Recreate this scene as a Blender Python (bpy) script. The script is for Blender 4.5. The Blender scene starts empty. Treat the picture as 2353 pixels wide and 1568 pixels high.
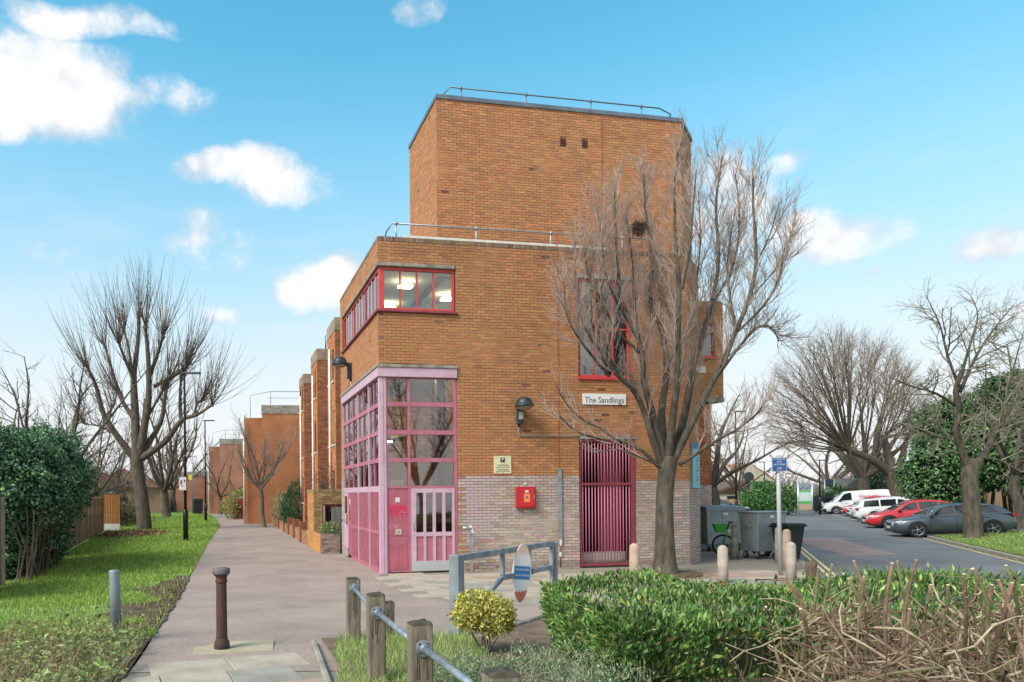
import bpy, math, random
import numpy as np
from mathutils import Vector, Matrix
R_ = random.Random(7)
NR = np.random.default_rng(11)
rad = math.radians
scene = bpy.context.scene

# ------------------------------------------------------------------ camera, sky, sun, exposure
CZ = 2.02                                   # eye height above the pavement at the building
ROLL = math.atan(.0088)
FPX, PX0, PY0 = 1700.0, 850.0, 1135.0       # focal length and principal point measured on a 2353 px wide print
cam_d = bpy.data.cameras.new('camera'); cam = bpy.data.objects.new('camera', cam_d)
scene.collection.objects.link(cam); scene.camera = cam
cam_d.sensor_fit = 'HORIZONTAL'; cam_d.sensor_width = 36; cam_d.lens = FPX / 2353 * 36
cam_d.shift_x = (1176.5 - PX0) / 2353; cam_d.shift_y = (PY0 - 784) / 2353
cam_d.clip_start = .05; cam_d.clip_end = 3000
_c, _s = math.cos(ROLL), math.sin(ROLL)
cam.matrix_world = Matrix(((_c, _s, 0, 0), (0, 0, -1, 0), (-_s, _c, 0, CZ), (0, 0, 0, 1)))
TO_SUN = Vector((-.60, -.48, .70)).normalized()
sun_d = bpy.data.lights.new('sun', 'SUN'); sun_d.energy = 2.4; sun_d.angle = rad(28); sun_d.color = (1, .93, .83)
sun = bpy.data.objects.new('sun', sun_d); scene.collection.objects.link(sun)
sun.rotation_euler = TO_SUN.to_track_quat('Z', 'Y').to_euler()
scene.view_settings.view_transform = 'Standard'; scene.view_settings.look = 'None'
scene.view_settings.gamma = 1; scene.view_settings.use_curve_mapping = False
scene.view_settings.exposure = 1.05
_cy = scene.cycles
_cy.max_bounces = 5; _cy.diffuse_bounces = 3; _cy.glossy_bounces = 3; _cy.transmission_bounces = 4; _cy.transparent_max_bounces = 8
_cy.caustics_reflective = False; _cy.caustics_refractive = False

def px_ray(px, py):
    a = (px - PX0) / FPX; b = -(py - PY0) / FPX
    return a * _c + b * _s, -a * _s + b * _c

world = bpy.data.worlds.new('World'); scene.world = world; world.use_nodes = True
def build_sky():
    nt = world.node_tree; nt.nodes.clear()
    def N(t, **k):
        n = nt.nodes.new(t)
        for a, v in k.items(): setattr(n, a, v)
        return n
    def lk(a, b): nt.links.new(a, b)
    def val(sock, v):
        if hasattr(v, 'bl_rna') and hasattr(v, 'is_linked'): lk(v, sock)
        else: sock.default_value = v
    def math_(op, a, b=0.0, clamp=False):
        n = N('ShaderNodeMath', operation=op, use_clamp=clamp); val(n.inputs[0], a); val(n.inputs[1], b); return n.outputs[0]
    def vm(op, a, b=None):
        n = N('ShaderNodeVectorMath', operation=op); val(n.inputs[0], a)
        if b is not None: val(n.inputs[1], b)
        return n
    def ramp(v, a, b, lo=0., hi=1.):
        n = N('ShaderNodeMapRange', interpolation_type='SMOOTHSTEP'); val(n.inputs[0], v)
        for i, q in enumerate((a, b, lo, hi)): n.inputs[i + 1].default_value = q
        return n.outputs[0]
    def mixc(f, a, b):
        n = N('ShaderNodeMix', data_type='RGBA'); val(n.inputs[0], f); val(n.inputs[6], a); val(n.inputs[7], b); return n.outputs[2]
    sky = N('ShaderNodeTexSky', sky_type='NISHITA', sun_disc=False)
    sky.sun_elevation = math.asin(TO_SUN.z); sky.sun_rotation = math.atan2(TO_SUN.x, TO_SUN.y)
    sky.altitude = 0; sky.air_density = 1.0; sky.dust_density = .6; sky.ozone_density = 2.2
    tc = N('ShaderNodeTexCoord').outputs['Generated']
    d = vm('NORMALIZE', tc).outputs[0]
    sp = N('ShaderNodeSeparateXYZ'); lk(d, sp.inputs[0])
    # richer blue high up, pale and a little warm towards the horizon
    el = sp.outputs[2]
    tint = mixc(ramp(el, .05, .5), (.72, .95, .92, 1), (.64, 1.50, 1.33, 1))
    skyc = vm('MULTIPLY', sky.outputs[0], tint).outputs[0]
    pale = mixc(ramp(el, .0, .56, .92, .0), skyc, (3.75, 4.5, 4.75, 1))
    pale = mixc(ramp(el, .0, .30, .95, .0), pale, (4.65, 4.62, 4.7, 1))
    # cumulus: soft blobs at fixed bearings, torn by noise
    def noise(v, sc, det, ro=.6):
        n = N('ShaderNodeTexNoise'); lk(v, n.inputs['Vector']); n.inputs['Scale'].default_value = sc; n.inputs['Detail'].default_value = det; n.inputs['Roughness'].default_value = ro; return n.outputs['Fac']
    n1 = noise(d, 11, 6, .62)
    wn = noise(d, 5, 1)
    wv = vm('SCALE', (1, -.6, .8)); lk(math_('MULTIPLY', math_('SUBTRACT', wn, .5), .08), wv.inputs[3])
    dw = vm('ADD', d, wv.outputs[0]).outputs[0]
    # bearing (px on the print), half extents, weight
    clouds = [(70, 190, 270, 135, 1.15), (310, 235, 170, 60, .75), (150, 20, 330, 40, .6), (580, 415, 205, 58, .95), (490, 560, 170, 60, .42), (735, 660, 115, 80, .95),
              (170, 610, 190, 34, .34), (470, 708, 140, 30, .5), (1920, 545, 165, 75, .85), (2310, 535, 110, 44, .65), (1795, 388, 70, 36, .6), (975, 8, 70, 30, .55),
              (1660, 470, 100, 130, .6), (2200, 735, 220, 46, .5), (1990, 632, 60, 36, .5)]
    m = None; low = None
    for (cx, cy, rx, ry, w) in clouds:
        u, v = px_ray(cx, cy); cdir = Vector((u, 1, v)); ln = cdir.length; cdir.normalize()
        right = Vector((cdir.y, -cdir.x, 0)).normalized(); up = right.cross(cdir)
        a = vm('DOT_PRODUCT', dw, tuple(right * (FPX * ln / rx * .86))).outputs['Value']
        b = vm('DOT_PRODUCT', dw, tuple(up * (FPX * ln / ry * .86))).outputs['Value']
        bb = N('ShaderNodeMath', operation='MULTIPLY_ADD'); lk(b, bb.inputs[0]); lk(b, bb.inputs[1]); lk(math_('MULTIPLY', a, a), bb.inputs[2])
        g = N('ShaderNodeMath', operation='MULTIPLY_ADD'); lk(bb.outputs[0], g.inputs[0]); g.inputs[1].default_value = -w; g.inputs[2].default_value = w
        g = g.outputs[0]
        m = g if m is None else math_('MAXIMUM', m, g)
    m = math_('MULTIPLY', math_('MAXIMUM', m, 0.0), ramp(sp.outputs[1], .0, .25))
    # denser cloud cover added behind the camera to whiten the light
    n3 = noise(vm('MULTIPLY', d, (1, 1, 2.2)).outputs[0], 2.6, 3)
    rest = math_('MULTIPLY', ramp(n3, .36, .56), ramp(sp.outputs[1], .2, -.2))
    m = math_('MAXIMUM', m, rest)
    dens = ramp(math_('ADD', m, math_('MULTIPLY', math_('SUBTRACT', n1, .5), math_('MULTIPLY', ramp(m, .0, .3), 2.4))), .16, .88)
    wisp = noise(vm('MULTIPLY', d, (2.2, 2.2, 9)).outputs[0], 2.2, 3)
    veil = math_('MULTIPLY', ramp(wisp, .46, .75), ramp(el, .5, .1, 0., .5))
    c1 = mixc(veil, pale, (3.9, 4.35, 4.7, 1))
    na = noise(d, 7, 3); nb = noise(vm('ADD', d, (-.012, 0, .03)).outputs[0], 7, 3)
    emb = math_('MULTIPLY', math_('SUBTRACT', nb, na), 4.5)
    shade = mixc(ramp(math_('ADD', math_('ADD', math_('MULTIPLY', math_('SUBTRACT', 1.0, dens), .6), math_('MULTIPLY', n1, .5)), emb), .25, .95), (5.0, 4.95, 4.95, 1), (3.55, 3.75, 4.1, 1))
    c2 = mixc(dens, c1, shade)
    world.cycles.sampling_method = 'NONE'
    bg = N('ShaderNodeBackground'); lk(c2, bg.inputs[0]); bg.inputs[1].default_value = .10
    out = N('ShaderNodeOutputWorld'); lk(bg.outputs[0], out.inputs[0])
build_sky()

# ------------------------------------------------------------------ helpers
COL = scene.collection
def lin(h):
    h = h.lstrip('#'); v = [int(h[i:i + 2], 16) / 255 for i in (0, 2, 4)]
    return tuple(x / 12.92 if x <= .04045 else ((x + .055) / 1.055) ** 2.4 for x in v)
def at(px, py, Y):
    u, v = px_ray(px, py); return Vector((u * Y, Y, CZ + v * Y))
KN = Vector((.898, -.44)); KP = Vector((18.75, 21.2))          # far kerb of the road: normal, point
RD = Vector((.44, .898))
def gz(X, Y):
    t = min(max((17 - Y) / 11, 0), 1); g = .38 * t * t * (3 - 2 * t)
    if Y > 8:
        q = KN.x * (X - KP.x) + KN.y * (Y - KP.y)
        g += min(.30, max(0, .055 * (q - .4)))
    return g
def ground(px, py, h=0):
    u, v = px_ray(px, py); Y = 20
    for i in range(60): Y = .5 * Y + .5 * (gz(u * Y, Y) + h - CZ) / v
    return Vector((u * Y, Y, gz(u * Y, Y)))
def tag(o, label=None, cat=None, group=None, kind=None):
    if label: o['label'] = label
    if cat: o['category'] = cat
    if group: o['group'] = group
    if kind: o['kind'] = kind
    return o
def empty(name, loc=(0, 0, 0), rz=0, label=None, cat=None, group=None):
    o = bpy.data.objects.new(name, None); COL.objects.link(o); o.location = loc; o.rotation_euler = (0, 0, rz); o.empty_display_size = .2
    return tag(o, label, cat, group)
def link(name, me, parent=None, mats=()):
    o = bpy.data.objects.new(name, me); COL.objects.link(o)
    for m in mats: me.materials.append(m)
    if parent is not None: o.parent = parent
    return o
def copy_tree(o, parent=None):
    c = o.copy(); COL.objects.link(c); c.parent = parent
    for ch in list(o.children): copy_tree(ch, c)
    return c

# ---- materials
MATS = {}
def M(name, col, rough=.65, metal=0., col2=None, vscale=6., vdet=4., vlo=.35, vhi=.65, bump=0., bscale=60., attr=False, spec=.5, emit=0., stretch=None, fine=0., coat=0., trans=0., mid=0., mscale=16., stain=None):
    if name in MATS: return MATS[name]
    m = bpy.data.materials.new(name); m.use_nodes = True; nt = m.node_tree; P = nt.nodes['Principled BSDF']
    c = lin(col) if isinstance(col, str) else col
    P.inputs['Roughness'].default_value = rough; P.inputs['Metallic'].default_value = metal
    P.inputs['Specular IOR Level'].default_value = spec
    if coat: P.inputs['Coat Weight'].default_value = coat; P.inputs['Coat Roughness'].default_value = .08
    tc = nt.nodes.new('ShaderNodeTexCoord').outputs['Object']
    if stretch:
        mp = nt.nodes.new('ShaderNodeMapping'); nt.links.new(tc, mp.inputs[0]); mp.inputs['Scale'].default_value = stretch; tc = mp.outputs[0]
    def noise(s, det=4., r=.6):
        n = nt.nodes.new('ShaderNodeTexNoise'); nt.links.new(tc, n.inputs['Vector']); n.inputs['Scale'].default_value = s; n.inputs['Detail'].default_value = det; n.inputs['Roughness'].default_value = r
        return n.outputs['Fac']
    src = None
    if attr:
        a = nt.nodes.new('ShaderNodeAttribute'); a.attribute_name = 'Col'; src = a.outputs['Color']
    if col2 is not None:
        mr = nt.nodes.new('ShaderNodeMapRange'); nt.links.new(noise(vscale, vdet), mr.inputs[0]); mr.inputs[1].default_value = vlo; mr.inputs[2].default_value = vhi
        mx = nt.nodes.new('ShaderNodeMix'); mx.data_type = 'RGBA'; nt.links.new(mr.outputs[0], mx.inputs[0])
        c2 = lin(col2) if isinstance(col2, str) else col2
        mx.inputs[6].default_value = (*c, 1); mx.inputs[7].default_value = (*c2, 1)
        if src is not None:
            mu = nt.nodes.new('ShaderNodeMix'); mu.data_type = 'RGBA'; mu.blend_type = 'MULTIPLY'; mu.inputs[0].default_value = 1
            nt.links.new(src, mu.inputs[6]); nt.links.new(mx.outputs[2], mu.inputs[7]); src = mu.outputs[2]
        else: src = mx.outputs[2]
    def scaled(fac, amp):
        nonlocal src
        mr = nt.nodes.new('ShaderNodeMapRange'); nt.links.new(fac, mr.inputs[0]); mr.inputs[1].default_value = .3; mr.inputs[2].default_value = .7
        mr.inputs[3].default_value = 1 - amp; mr.inputs[4].default_value = 1 + amp
        mu = nt.nodes.new('ShaderNodeVectorMath'); mu.operation = 'SCALE'
        if src is not None: nt.links.new(src, mu.inputs[0])
        else: mu.inputs[0].default_value = c
        nt.links.new(mr.outputs[0], mu.inputs[3]); src = mu.outputs[0]
    if mid: scaled(noise(mscale, 6., .75), mid)
    if stain:
        mr = nt.nodes.new('ShaderNodeMapRange'); mr.interpolation_type = 'SMOOTHSTEP'; nt.links.new(noise(stain[1], 7., .68), mr.inputs[0]); mr.inputs[1].default_value = stain[2]; mr.inputs[2].default_value = stain[3]; mr.inputs[4].default_value = stain[4]
        mx = nt.nodes.new('ShaderNodeMix'); mx.data_type = 'RGBA'; nt.links.new(mr.outputs[0], mx.inputs[0])
        if src is not None: nt.links.new(src, mx.inputs[6])
        else: mx.inputs[6].default_value = (*c, 1)
        mx.inputs[7].default_value = (*lin(stain[0]), 1); src = mx.outputs[2]
    if fine:
        mr = nt.nodes.new('ShaderNodeMapRange'); nt.links.new(noise(bscale * 1.3, 2., .7), mr.inputs[0]); mr.inputs[1].default_value = .3; mr.inputs[2].default_value = .7
        mr.inputs[3].default_value = 1 - fine; mr.inputs[4].default_value = 1 + fine
        mu = nt.nodes.new('ShaderNodeVectorMath'); mu.operation = 'SCALE'
        if src is not None: nt.links.new(src, mu.inputs[0])
        else: mu.inputs[0].default_value = c
        nt.links.new(mr.outputs[0], mu.inputs[3]); src = mu.outputs[0]
    if src is not None: nt.links.new(src, P.inputs['Base Color'])
    else: P.inputs['Base Color'].default_value = (*c, 1)
    if bump:
        b = nt.nodes.new('ShaderNodeBump'); b.inputs['Strength'].default_value = min(1, bump); b.inputs['Distance'].default_value = .01 * max(1, bump)
        nt.links.new(noise(bscale, 5., .65), b.inputs['Height']); nt.links.new(b.outputs[0], P.inputs['Normal'])
    if emit:
        P.inputs['Emission Color'].default_value = (*c, 1); P.inputs['Emission Strength'].default_value = emit
    if trans: P.inputs['Transmission Weight'].default_value = trans
    MATS[name] = m; return m
def glass(name, tint, refl=.25, rough=.02):
    if name in MATS: return MATS[name]
    m = bpy.data.materials.new(name); m.use_nodes = True; nt = m.node_tree; nt.nodes.clear()
    tr = nt.nodes.new('ShaderNodeBsdfTransparent'); tr.inputs[0].default_value = (*lin(tint), 1)
    gl = nt.nodes.new('ShaderNodeBsdfGlossy'); gl.inputs['Roughness'].default_value = rough; gl.inputs[0].default_value = (.95, .95, .95, 1)
    fr = nt.nodes.new('ShaderNodeFresnel'); fr.inputs[0].default_value = 1.5
    mr = nt.nodes.new('ShaderNodeMapRange'); nt.links.new(fr.outputs[0], mr.inputs[0]); mr.inputs[1].default_value = .03; mr.inputs[2].default_value = .9; mr.inputs[3].default_value = refl; mr.inputs[4].default_value = 1
    mx = nt.nodes.new('ShaderNodeMixShader'); nt.links.new(mr.outputs[0], mx.inputs[0]); nt.links.new(tr.outputs[0], mx.inputs[1]); nt.links.new(gl.outputs[0], mx.inputs[2])
    o = nt.nodes.new('ShaderNodeOutputMaterial'); nt.links.new(mx.outputs[0], o.inputs[0])
    MATS[name] = m; return m
def leafmat(name, rough=.45, tr=.25):
    if name in MATS: return MATS[name]
    m = bpy.data.materials.new(name); m.use_nodes = True; nt = m.node_tree; P = nt.nodes['Principled BSDF']
    a = nt.nodes.new('ShaderNodeAttribute'); a.attribute_name = 'Col'
    nt.links.new(a.outputs['Color'], P.inputs['Base Color']); P.inputs['Roughness'].default_value = rough; P.inputs['Specular IOR Level'].default_value = .4
    t = nt.nodes.new('ShaderNodeBsdfTranslucent'); nt.links.new(a.outputs['Color'], t.inputs[0])
    mx = nt.nodes.new('ShaderNodeMixShader'); mx.inputs[0].default_value = tr
    nt.links.new(P.outputs[0], mx.inputs[1]); nt.links.new(t.outputs[0], mx.inputs[2]); nt.links.new(mx.outputs[0], nt.nodes['Material Output'].inputs[0])
    MATS[name] = m; return m

# ---- mesh builder
class MB:
    def __init__(s): s.V = []; s.F = []; s.I = []; s.S = []
    def add(s, vs, fs, mi=0, smooth=False, T=None):
        o = len(s.V)
        if T is not None: vs = [tuple(T @ Vector(v)) for v in vs]
        s.V += [tuple(v) for v in vs]; s.F += [tuple(i + o for i in f) for f in fs]; s.I += [mi] * len(fs); s.S += [smooth] * len(fs); return s
    def box(s, x0, x1, y0, y1, z0, z1, mi=0, T=None):
        vs = [(x0, y0, z0), (x1, y0, z0), (x1, y1, z0), (x0, y1, z0), (x0, y0, z1), (x1, y0, z1), (x1, y1, z1), (x0, y1, z1)]
        return s.add(vs, [(0, 3, 2, 1), (4, 5, 6, 7), (0, 1, 5, 4), (1, 2, 6, 5), (2, 3, 7, 6), (3, 0, 4, 7)], mi, False, T)
    def prism(s, poly, a0, a1, axis='z', mi=0, T=None):
        def p(q, a): return {'z': (q[0], q[1], a), 'y': (q[0], a, q[1]), 'x': (a, q[0], q[1])}[axis]
        n = len(poly); vs = [p(q, a0) for q in poly] + [p(q, a1) for q in poly]
        fs = [tuple(range(n - 1, -1, -1)), tuple(range(n, 2 * n))] + [(i, (i + 1) % n, n + (i + 1) % n, n + i) for i in range(n)]
        return s.add(vs, fs, mi, False, T)
    def tube(s, pts, r, n=8, mi=0, cap=True, smooth=True, T=None):
        pts = [Vector(p) for p in pts]; k = len(pts)
        rs = r if isinstance(r, (list, tuple)) else [r] * k
        vs = []; up = None
        for i, p in enumerate(pts):
            t = (pts[min(i + 1, k - 1)] - pts[max(i - 1, 0)]).normalized()
            if up is None:
                up = Vector((0, 0, 1)) if abs(t.z) < .9 else Vector((1, 0, 0))
            a = t.cross(up).normalized(); b = a.cross(t).normalized(); up = b
            for j in range(n):
                w = 2 * math.pi * j / n; vs.append(p + (a * math.cos(w) + b * math.sin(w)) * rs[i])
        fs = [(i * n + j, i * n + (j + 1) % n, (i + 1) * n + (j + 1) % n, (i + 1) * n + j) for i in range(k - 1) for j in range(n)]
        s.add(vs, fs, mi, smooth, T)
        if cap:
            o = len(s.V) - len(vs); s.F += [tuple(o + j for j in range(n - 1, -1, -1)), tuple(o + (k - 1) * n + j for j in range(n))]; s.I += [mi, mi]; s.S += [False, False]
        return s
    def lathe(s, prof, n=16, c=(0, 0, 0), mi=0, T=None, smooth=True, cap=True):
        vs = [(c[0] + r * math.cos(2 * math.pi * j / n), c[1] + r * math.sin(2 * math.pi * j / n), c[2] + z) for r, z in prof for j in range(n)]
        k = len(prof); fs = [(i * n + j, i * n + (j + 1) % n, (i + 1) * n + (j + 1) % n, (i + 1) * n + j) for i in range(k - 1) for j in range(n)]
        s.add(vs, fs, mi, smooth, T)
        o = len(s.V) - len(vs)
        for ring, rev in ((0, True), (k - 1, False)):
            if cap and prof[ring][0] > 1e-4:
                f = [o + ring * n + j for j in range(n)]; s.F.append(tuple(f[::-1] if rev else f)); s.I.append(mi); s.S.append(False)
        return s
    def mesh(s, name):
        me = bpy.data.meshes.new(name); me.from_pydata(s.V, [], s.F)
        me.polygons.foreach_set('material_index', s.I); me.polygons.foreach_set('use_smooth', s.S); me.update(); return me
    def build(s, name, mats, parent=None, bevel=0., loc=None, rz=None, seg=2):
        o = link(name, s.mesh(name), parent, mats if isinstance(mats, (list, tuple)) else [mats])
        if bevel:
            b = o.modifiers.new('edge', 'BEVEL'); b.width = bevel; b.segments = seg; b.limit_method = 'ANGLE'
        if loc is not None: o.location = loc
        if rz is not None: o.rotation_euler = (0, 0, rz)
        return o
def bx(name, mat, parent, x0, x1, y0, y1, z0, z1, bevel=0.):
    return MB().box(x0, x1, y0, y1, z0, z1).build(name, mat, parent, bevel)
def np_mesh(name, V, nper, faces_per, colors=None, smooth=False):
    """V (N,nper,3); faces_per: list of index tuples inside one item; colors (N,3) per item or (N,nper,3)"""
    N = V.shape[0]; me = bpy.data.meshes.new(name)
    loops = []; sizes = []
    base = (np.arange(N) * nper)[:, None]
    fl = np.concatenate([np.array(f) for f in faces_per])
    li = (base + fl[None, :]).reshape(-1); sz = np.tile(np.array([len(f) for f in faces_per]), N)
    me.vertices.add(N * nper); me.vertices.foreach_set('co', V.astype(np.float32).reshape(-1))
    me.loops.add(len(li)); me.loops.foreach_set('vertex_index', li.astype(np.int32))
    me.polygons.add(len(sz)); st = np.concatenate([[0], np.cumsum(sz)[:-1]])
    me.polygons.foreach_set('loop_start', st.astype(np.int32)); me.polygons.foreach_set('loop_total', sz.astype(np.int32))
    me.polygons.foreach_set('use_smooth', np.full(len(sz), bool(smooth)))
    if colors is not None:
        a = me.attributes.new('Col', 'FLOAT_COLOR', 'POINT')
        c = colors if colors.ndim == 3 else np.repeat(colors[:, None, :], nper, 1)
        c = np.concatenate([c, np.ones(c.shape[:2] + (1,))], 2)
        a.data.foreach_set('color', c.astype(np.float32).reshape(-1))
    me.update(); me.validate(); return me

# ---- branches: batches of tapering tubes
class Tubes:
    def __init__(s): s.g = {}
    def add(s, pts, rads, n=3): s.g.setdefault((len(pts), n), []).append((pts, rads))
    def build(s, name, mat, parent=None, origin=(0, 0, 0)):
        Vs = []; Ls = []; off = 0
        for (k, n), items in s.g.items():
            P = np.array([[tuple(p) for p in it[0]] for it in items], float) - np.array(origin); Rr = np.array([it[1] for it in items], float)
            T = np.empty_like(P); T[:, 1:-1] = P[:, 2:] - P[:, :-2]; T[:, 0] = P[:, 1] - P[:, 0]; T[:, -1] = P[:, -1] - P[:, -2]
            T /= np.linalg.norm(T, axis=2, keepdims=True) + 1e-9
            ref = np.where(np.abs(T[:, :1, 2:3]) < .9, np.array([[[0, 0, 1.]]]), np.array([[[1., 0, 0]]])) + np.zeros_like(P)
            A = np.cross(T, ref); A /= np.linalg.norm(A, axis=2, keepdims=True) + 1e-9; B_ = np.cross(T, A)
            w = 2 * np.pi * np.arange(n) / n
            ring = P[:, :, None] + Rr[:, :, None, None] * (A[:, :, None] * np.cos(w)[None, None, :, None] + B_[:, :, None] * np.sin(w)[None, None, :, None])
            N = len(items); Vs.append(ring.reshape(-1, 3))
            i, j = np.meshgrid(np.arange(k - 1), np.arange(n), indexing='ij')
            q = np.stack([i * n + j, i * n + (j + 1) % n, (i + 1) * n + (j + 1) % n, (i + 1) * n + j], -1).reshape(-1, 4)
            Ls.append(((np.arange(N) * k * n)[:, None, None] + q[None] + off).reshape(-1, 4)); off += N * k * n
        V = np.concatenate(Vs); L = np.concatenate(Ls); me = bpy.data.meshes.new(name)
        me.vertices.add(len(V)); me.vertices.foreach_set('co', V.astype(np.float32).reshape(-1))
        me.loops.add(L.size); me.loops.foreach_set('vertex_index', L.reshape(-1).astype(np.int32))
        me.polygons.add(len(L)); me.polygons.foreach_set('loop_start', (np.arange(len(L)) * 4).astype(np.int32)); me.polygons.foreach_set('loop_total', np.full(len(L), 4, np.int32))
        me.polygons.foreach_set('use_smooth', np.ones(len(L), bool)); me.update()
        return link(name, me, parent, [mat])
def rvec(r): return Vector((r.gauss(0, 1), r.gauss(0, 1), r.gauss(0, 1)))
def along(pts, t):
    q = t * (len(pts) - 1); i = min(int(q), len(pts) - 2); f = q - i
    return pts[i].lerp(pts[i + 1], f), (pts[i + 1] - pts[i]).normalized(), i, f
def smooth_path(pts, k=3):
    """Catmull-Rom through the points"""
    P = [pts[0] * 2 - pts[1]] + list(pts) + [pts[-1] * 2 - pts[-2]]; out = []
    for i in range(1, len(P) - 2):
        for j in range(k):
            t = j / k; a, b, c, d = P[i - 1], P[i], P[i + 1], P[i + 2]
            out.append(.5 * ((2 * b) + (c - a) * t + (2 * a - 5 * b + 4 * c - d) * t * t + (3 * b - a - 3 * c + d) * t ** 3))
    out.append(pts[-1]); return out
def grow(T, pts, r0, r1, lev, P, r):
    """spawn side branches on a branch pts whose radius runs r0..r1"""
    L = P['lev']
    if lev >= len(L): return
    q = L[lev]; blen = sum((pts[i + 1] - pts[i]).length for i in range(len(pts) - 1))
    n = max(1, int(q['n'] * (blen if q.get('per_m') else 1) * r.uniform(.8, 1.2)))
    for i in range(n):
        t = q.get('t0', .2) + (1 - q.get('t0', .2)) * (i + r.random()) / n
        p, tan, _, _ = along(pts, min(t, .999)); rr = (r0 + (r1 - r0) * t)
        side = rvec(r); side -= tan * side.dot(tan); side.normalize()
        ang = q['ang'] * r.uniform(.6, 1.35)
        d = (tan * math.cos(ang) + side * math.sin(ang)).normalized()
        ln = q['len'] * r.uniform(.45, 1.25) * (1 - q.get('fall', .35) * t)
        k = q.get('k', 4); path = [p.copy()]; cur = p.copy()
        for j in range(k - 1):
            d = (d + Vector((0, 0, 1)) * q.get('up', .2) + rvec(r) * q.get('wob', .12) + P.get('lean', Vector())).normalized()
            cur = cur + d * ln / (k - 1)
            if 'clamp' in P: cur = P['clamp'](cur)
            path.append(cur.copy())
        a = min(rr * .7, q['r']) ; b = a * q.get('tap', .45)
        T.add(path, [a + (b - a) * j / (k - 1) for j in range(k)], q.get('s', 3))
        grow(T, path, a, b, lev + 1, P, r)

# ---- leaves: folded rhombus, (N) positions, directions, sizes
LEAF_F = [(0, 1, 2), (0, 2, 3)]
def leaf_geo(Pn, D, Nn, ln, wd, fold=.25):
    D = D / (np.linalg.norm(D, axis=1, keepdims=True) + 1e-9)
    S = np.cross(D, Nn); S /= np.linalg.norm(S, axis=1, keepdims=True) + 1e-9
    U = np.cross(S, D)
    ln = ln[:, None]; wd = wd[:, None]
    v = np.stack([Pn, Pn + D * ln * .5 + S * wd * .5 + U * wd * fold, Pn + D * ln - U * wd * .2, Pn + D * ln * .5 - S * wd * .5 + U * wd * fold], 1)
    return v
def pal(n, cols, jit=.18):
    C = np.array([lin(c) for c in cols]); w = NR.integers(0, len(cols), n)
    c = C[w] * (1 + NR.normal(0, jit, (n, 1))); return np.clip(c * (1 + NR.normal(0, .05, (n, 3))), .003, .9)
def leaves(name, Pn, D, Nn, ln, wd, cols, mat, parent=None, fold=.25, jit=.2, colarr=None):
    V = leaf_geo(Pn, D, Nn, ln, wd, fold)
    me = np_mesh(name, V, 4, LEAF_F, colarr if colarr is not None else pal(len(Pn), cols, jit)); return link(name, me, parent, [mat])
def unit(n):
    v = NR.normal(0, 1, (n, 3)); return v / np.linalg.norm(v, axis=1, keepdims=True)
def blob_leaves(name, blobs, dens, ln, wd, cols, mat, parent, shell=.35, up=.4, zmin=None, origin=(0, 0, 0), jit=.25, fold=.2, keep=None):
    """leaves through the outer shell of a union of ellipsoids (cx,cy,cz,rx,ry,rz)"""
    B_ = np.array(blobs, float); PP = []; NN = []
    for i, b in enumerate(B_):
        area = 4 * math.pi * ((b[3] * b[4]) ** 1.6 / 3 + (b[3] * b[5]) ** 1.6 / 3 + (b[4] * b[5]) ** 1.6 / 3) ** (1 / 1.6)
        n = int(area * dens); u = unit(n)
        lump = 1 + .15 * np.sin(u[:, 0] * 9 + i) * np.sin(u[:, 1] * 8 + 2 * i) + .08 * np.sin(u[:, 2] * 13 + u[:, 0] * 7)
        rr = lump * (1 - shell * NR.random(n) ** 1.7)
        p = b[:3] + u * b[3:] * rr[:, None]
        inside = np.zeros(n, bool)
        for j, c in enumerate(B_):
            if j != i: inside |= (((p - c[:3]) / c[3:]) ** 2).sum(1) < .55
        nn = u / b[3:]; nn /= np.linalg.norm(nn, axis=1, keepdims=True)
        ok = ~inside
        if zmin is not None: ok &= p[:, 2] > zmin
        if keep is not None: ok &= keep(p)
        PP.append(p[ok]); NN.append(nn[ok])
    P_ = np.concatenate(PP); N_ = np.concatenate(NN); n = len(P_)
    D = N_ * .5 + unit(n) * .8 + np.array([0, 0, up])
    Nn = N_ + unit(n) * .5 + np.array([0, 0, .4])
    return leaves(name, P_ - np.array(origin), D, Nn, ln * NR.uniform(.6, 1.3, n), wd * NR.uniform(.7, 1.25, n), cols, mat, parent, fold, jit)
# ---- text
def text(name, body, size, mat, parent, loc, rot=(math.pi / 2, 0, 0), align='CENTER', extrude=.001, xs=1., space=1., shear=0.):
    cu = bpy.data.curves.new(name, 'FONT'); cu.body = body; cu.size = size; cu.align_x = align; cu.align_y = 'CENTER'; cu.extrude = extrude; cu.space_character = space; cu.shear = shear; cu.resolution_u = 3
    o = bpy.data.objects.new(name, cu); COL.objects.link(o)
    dg = bpy.context.evaluated_depsgraph_get(); me = bpy.data.meshes.new_from_object(o.evaluated_get(dg)); bpy.data.objects.remove(o); bpy.data.curves.remove(cu)
    for v in me.vertices: v.co.x *= xs
    me.materials.clear(); q = link(name, me, parent, [mat]); q.location = loc; q.rotation_euler = rot; return q

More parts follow.
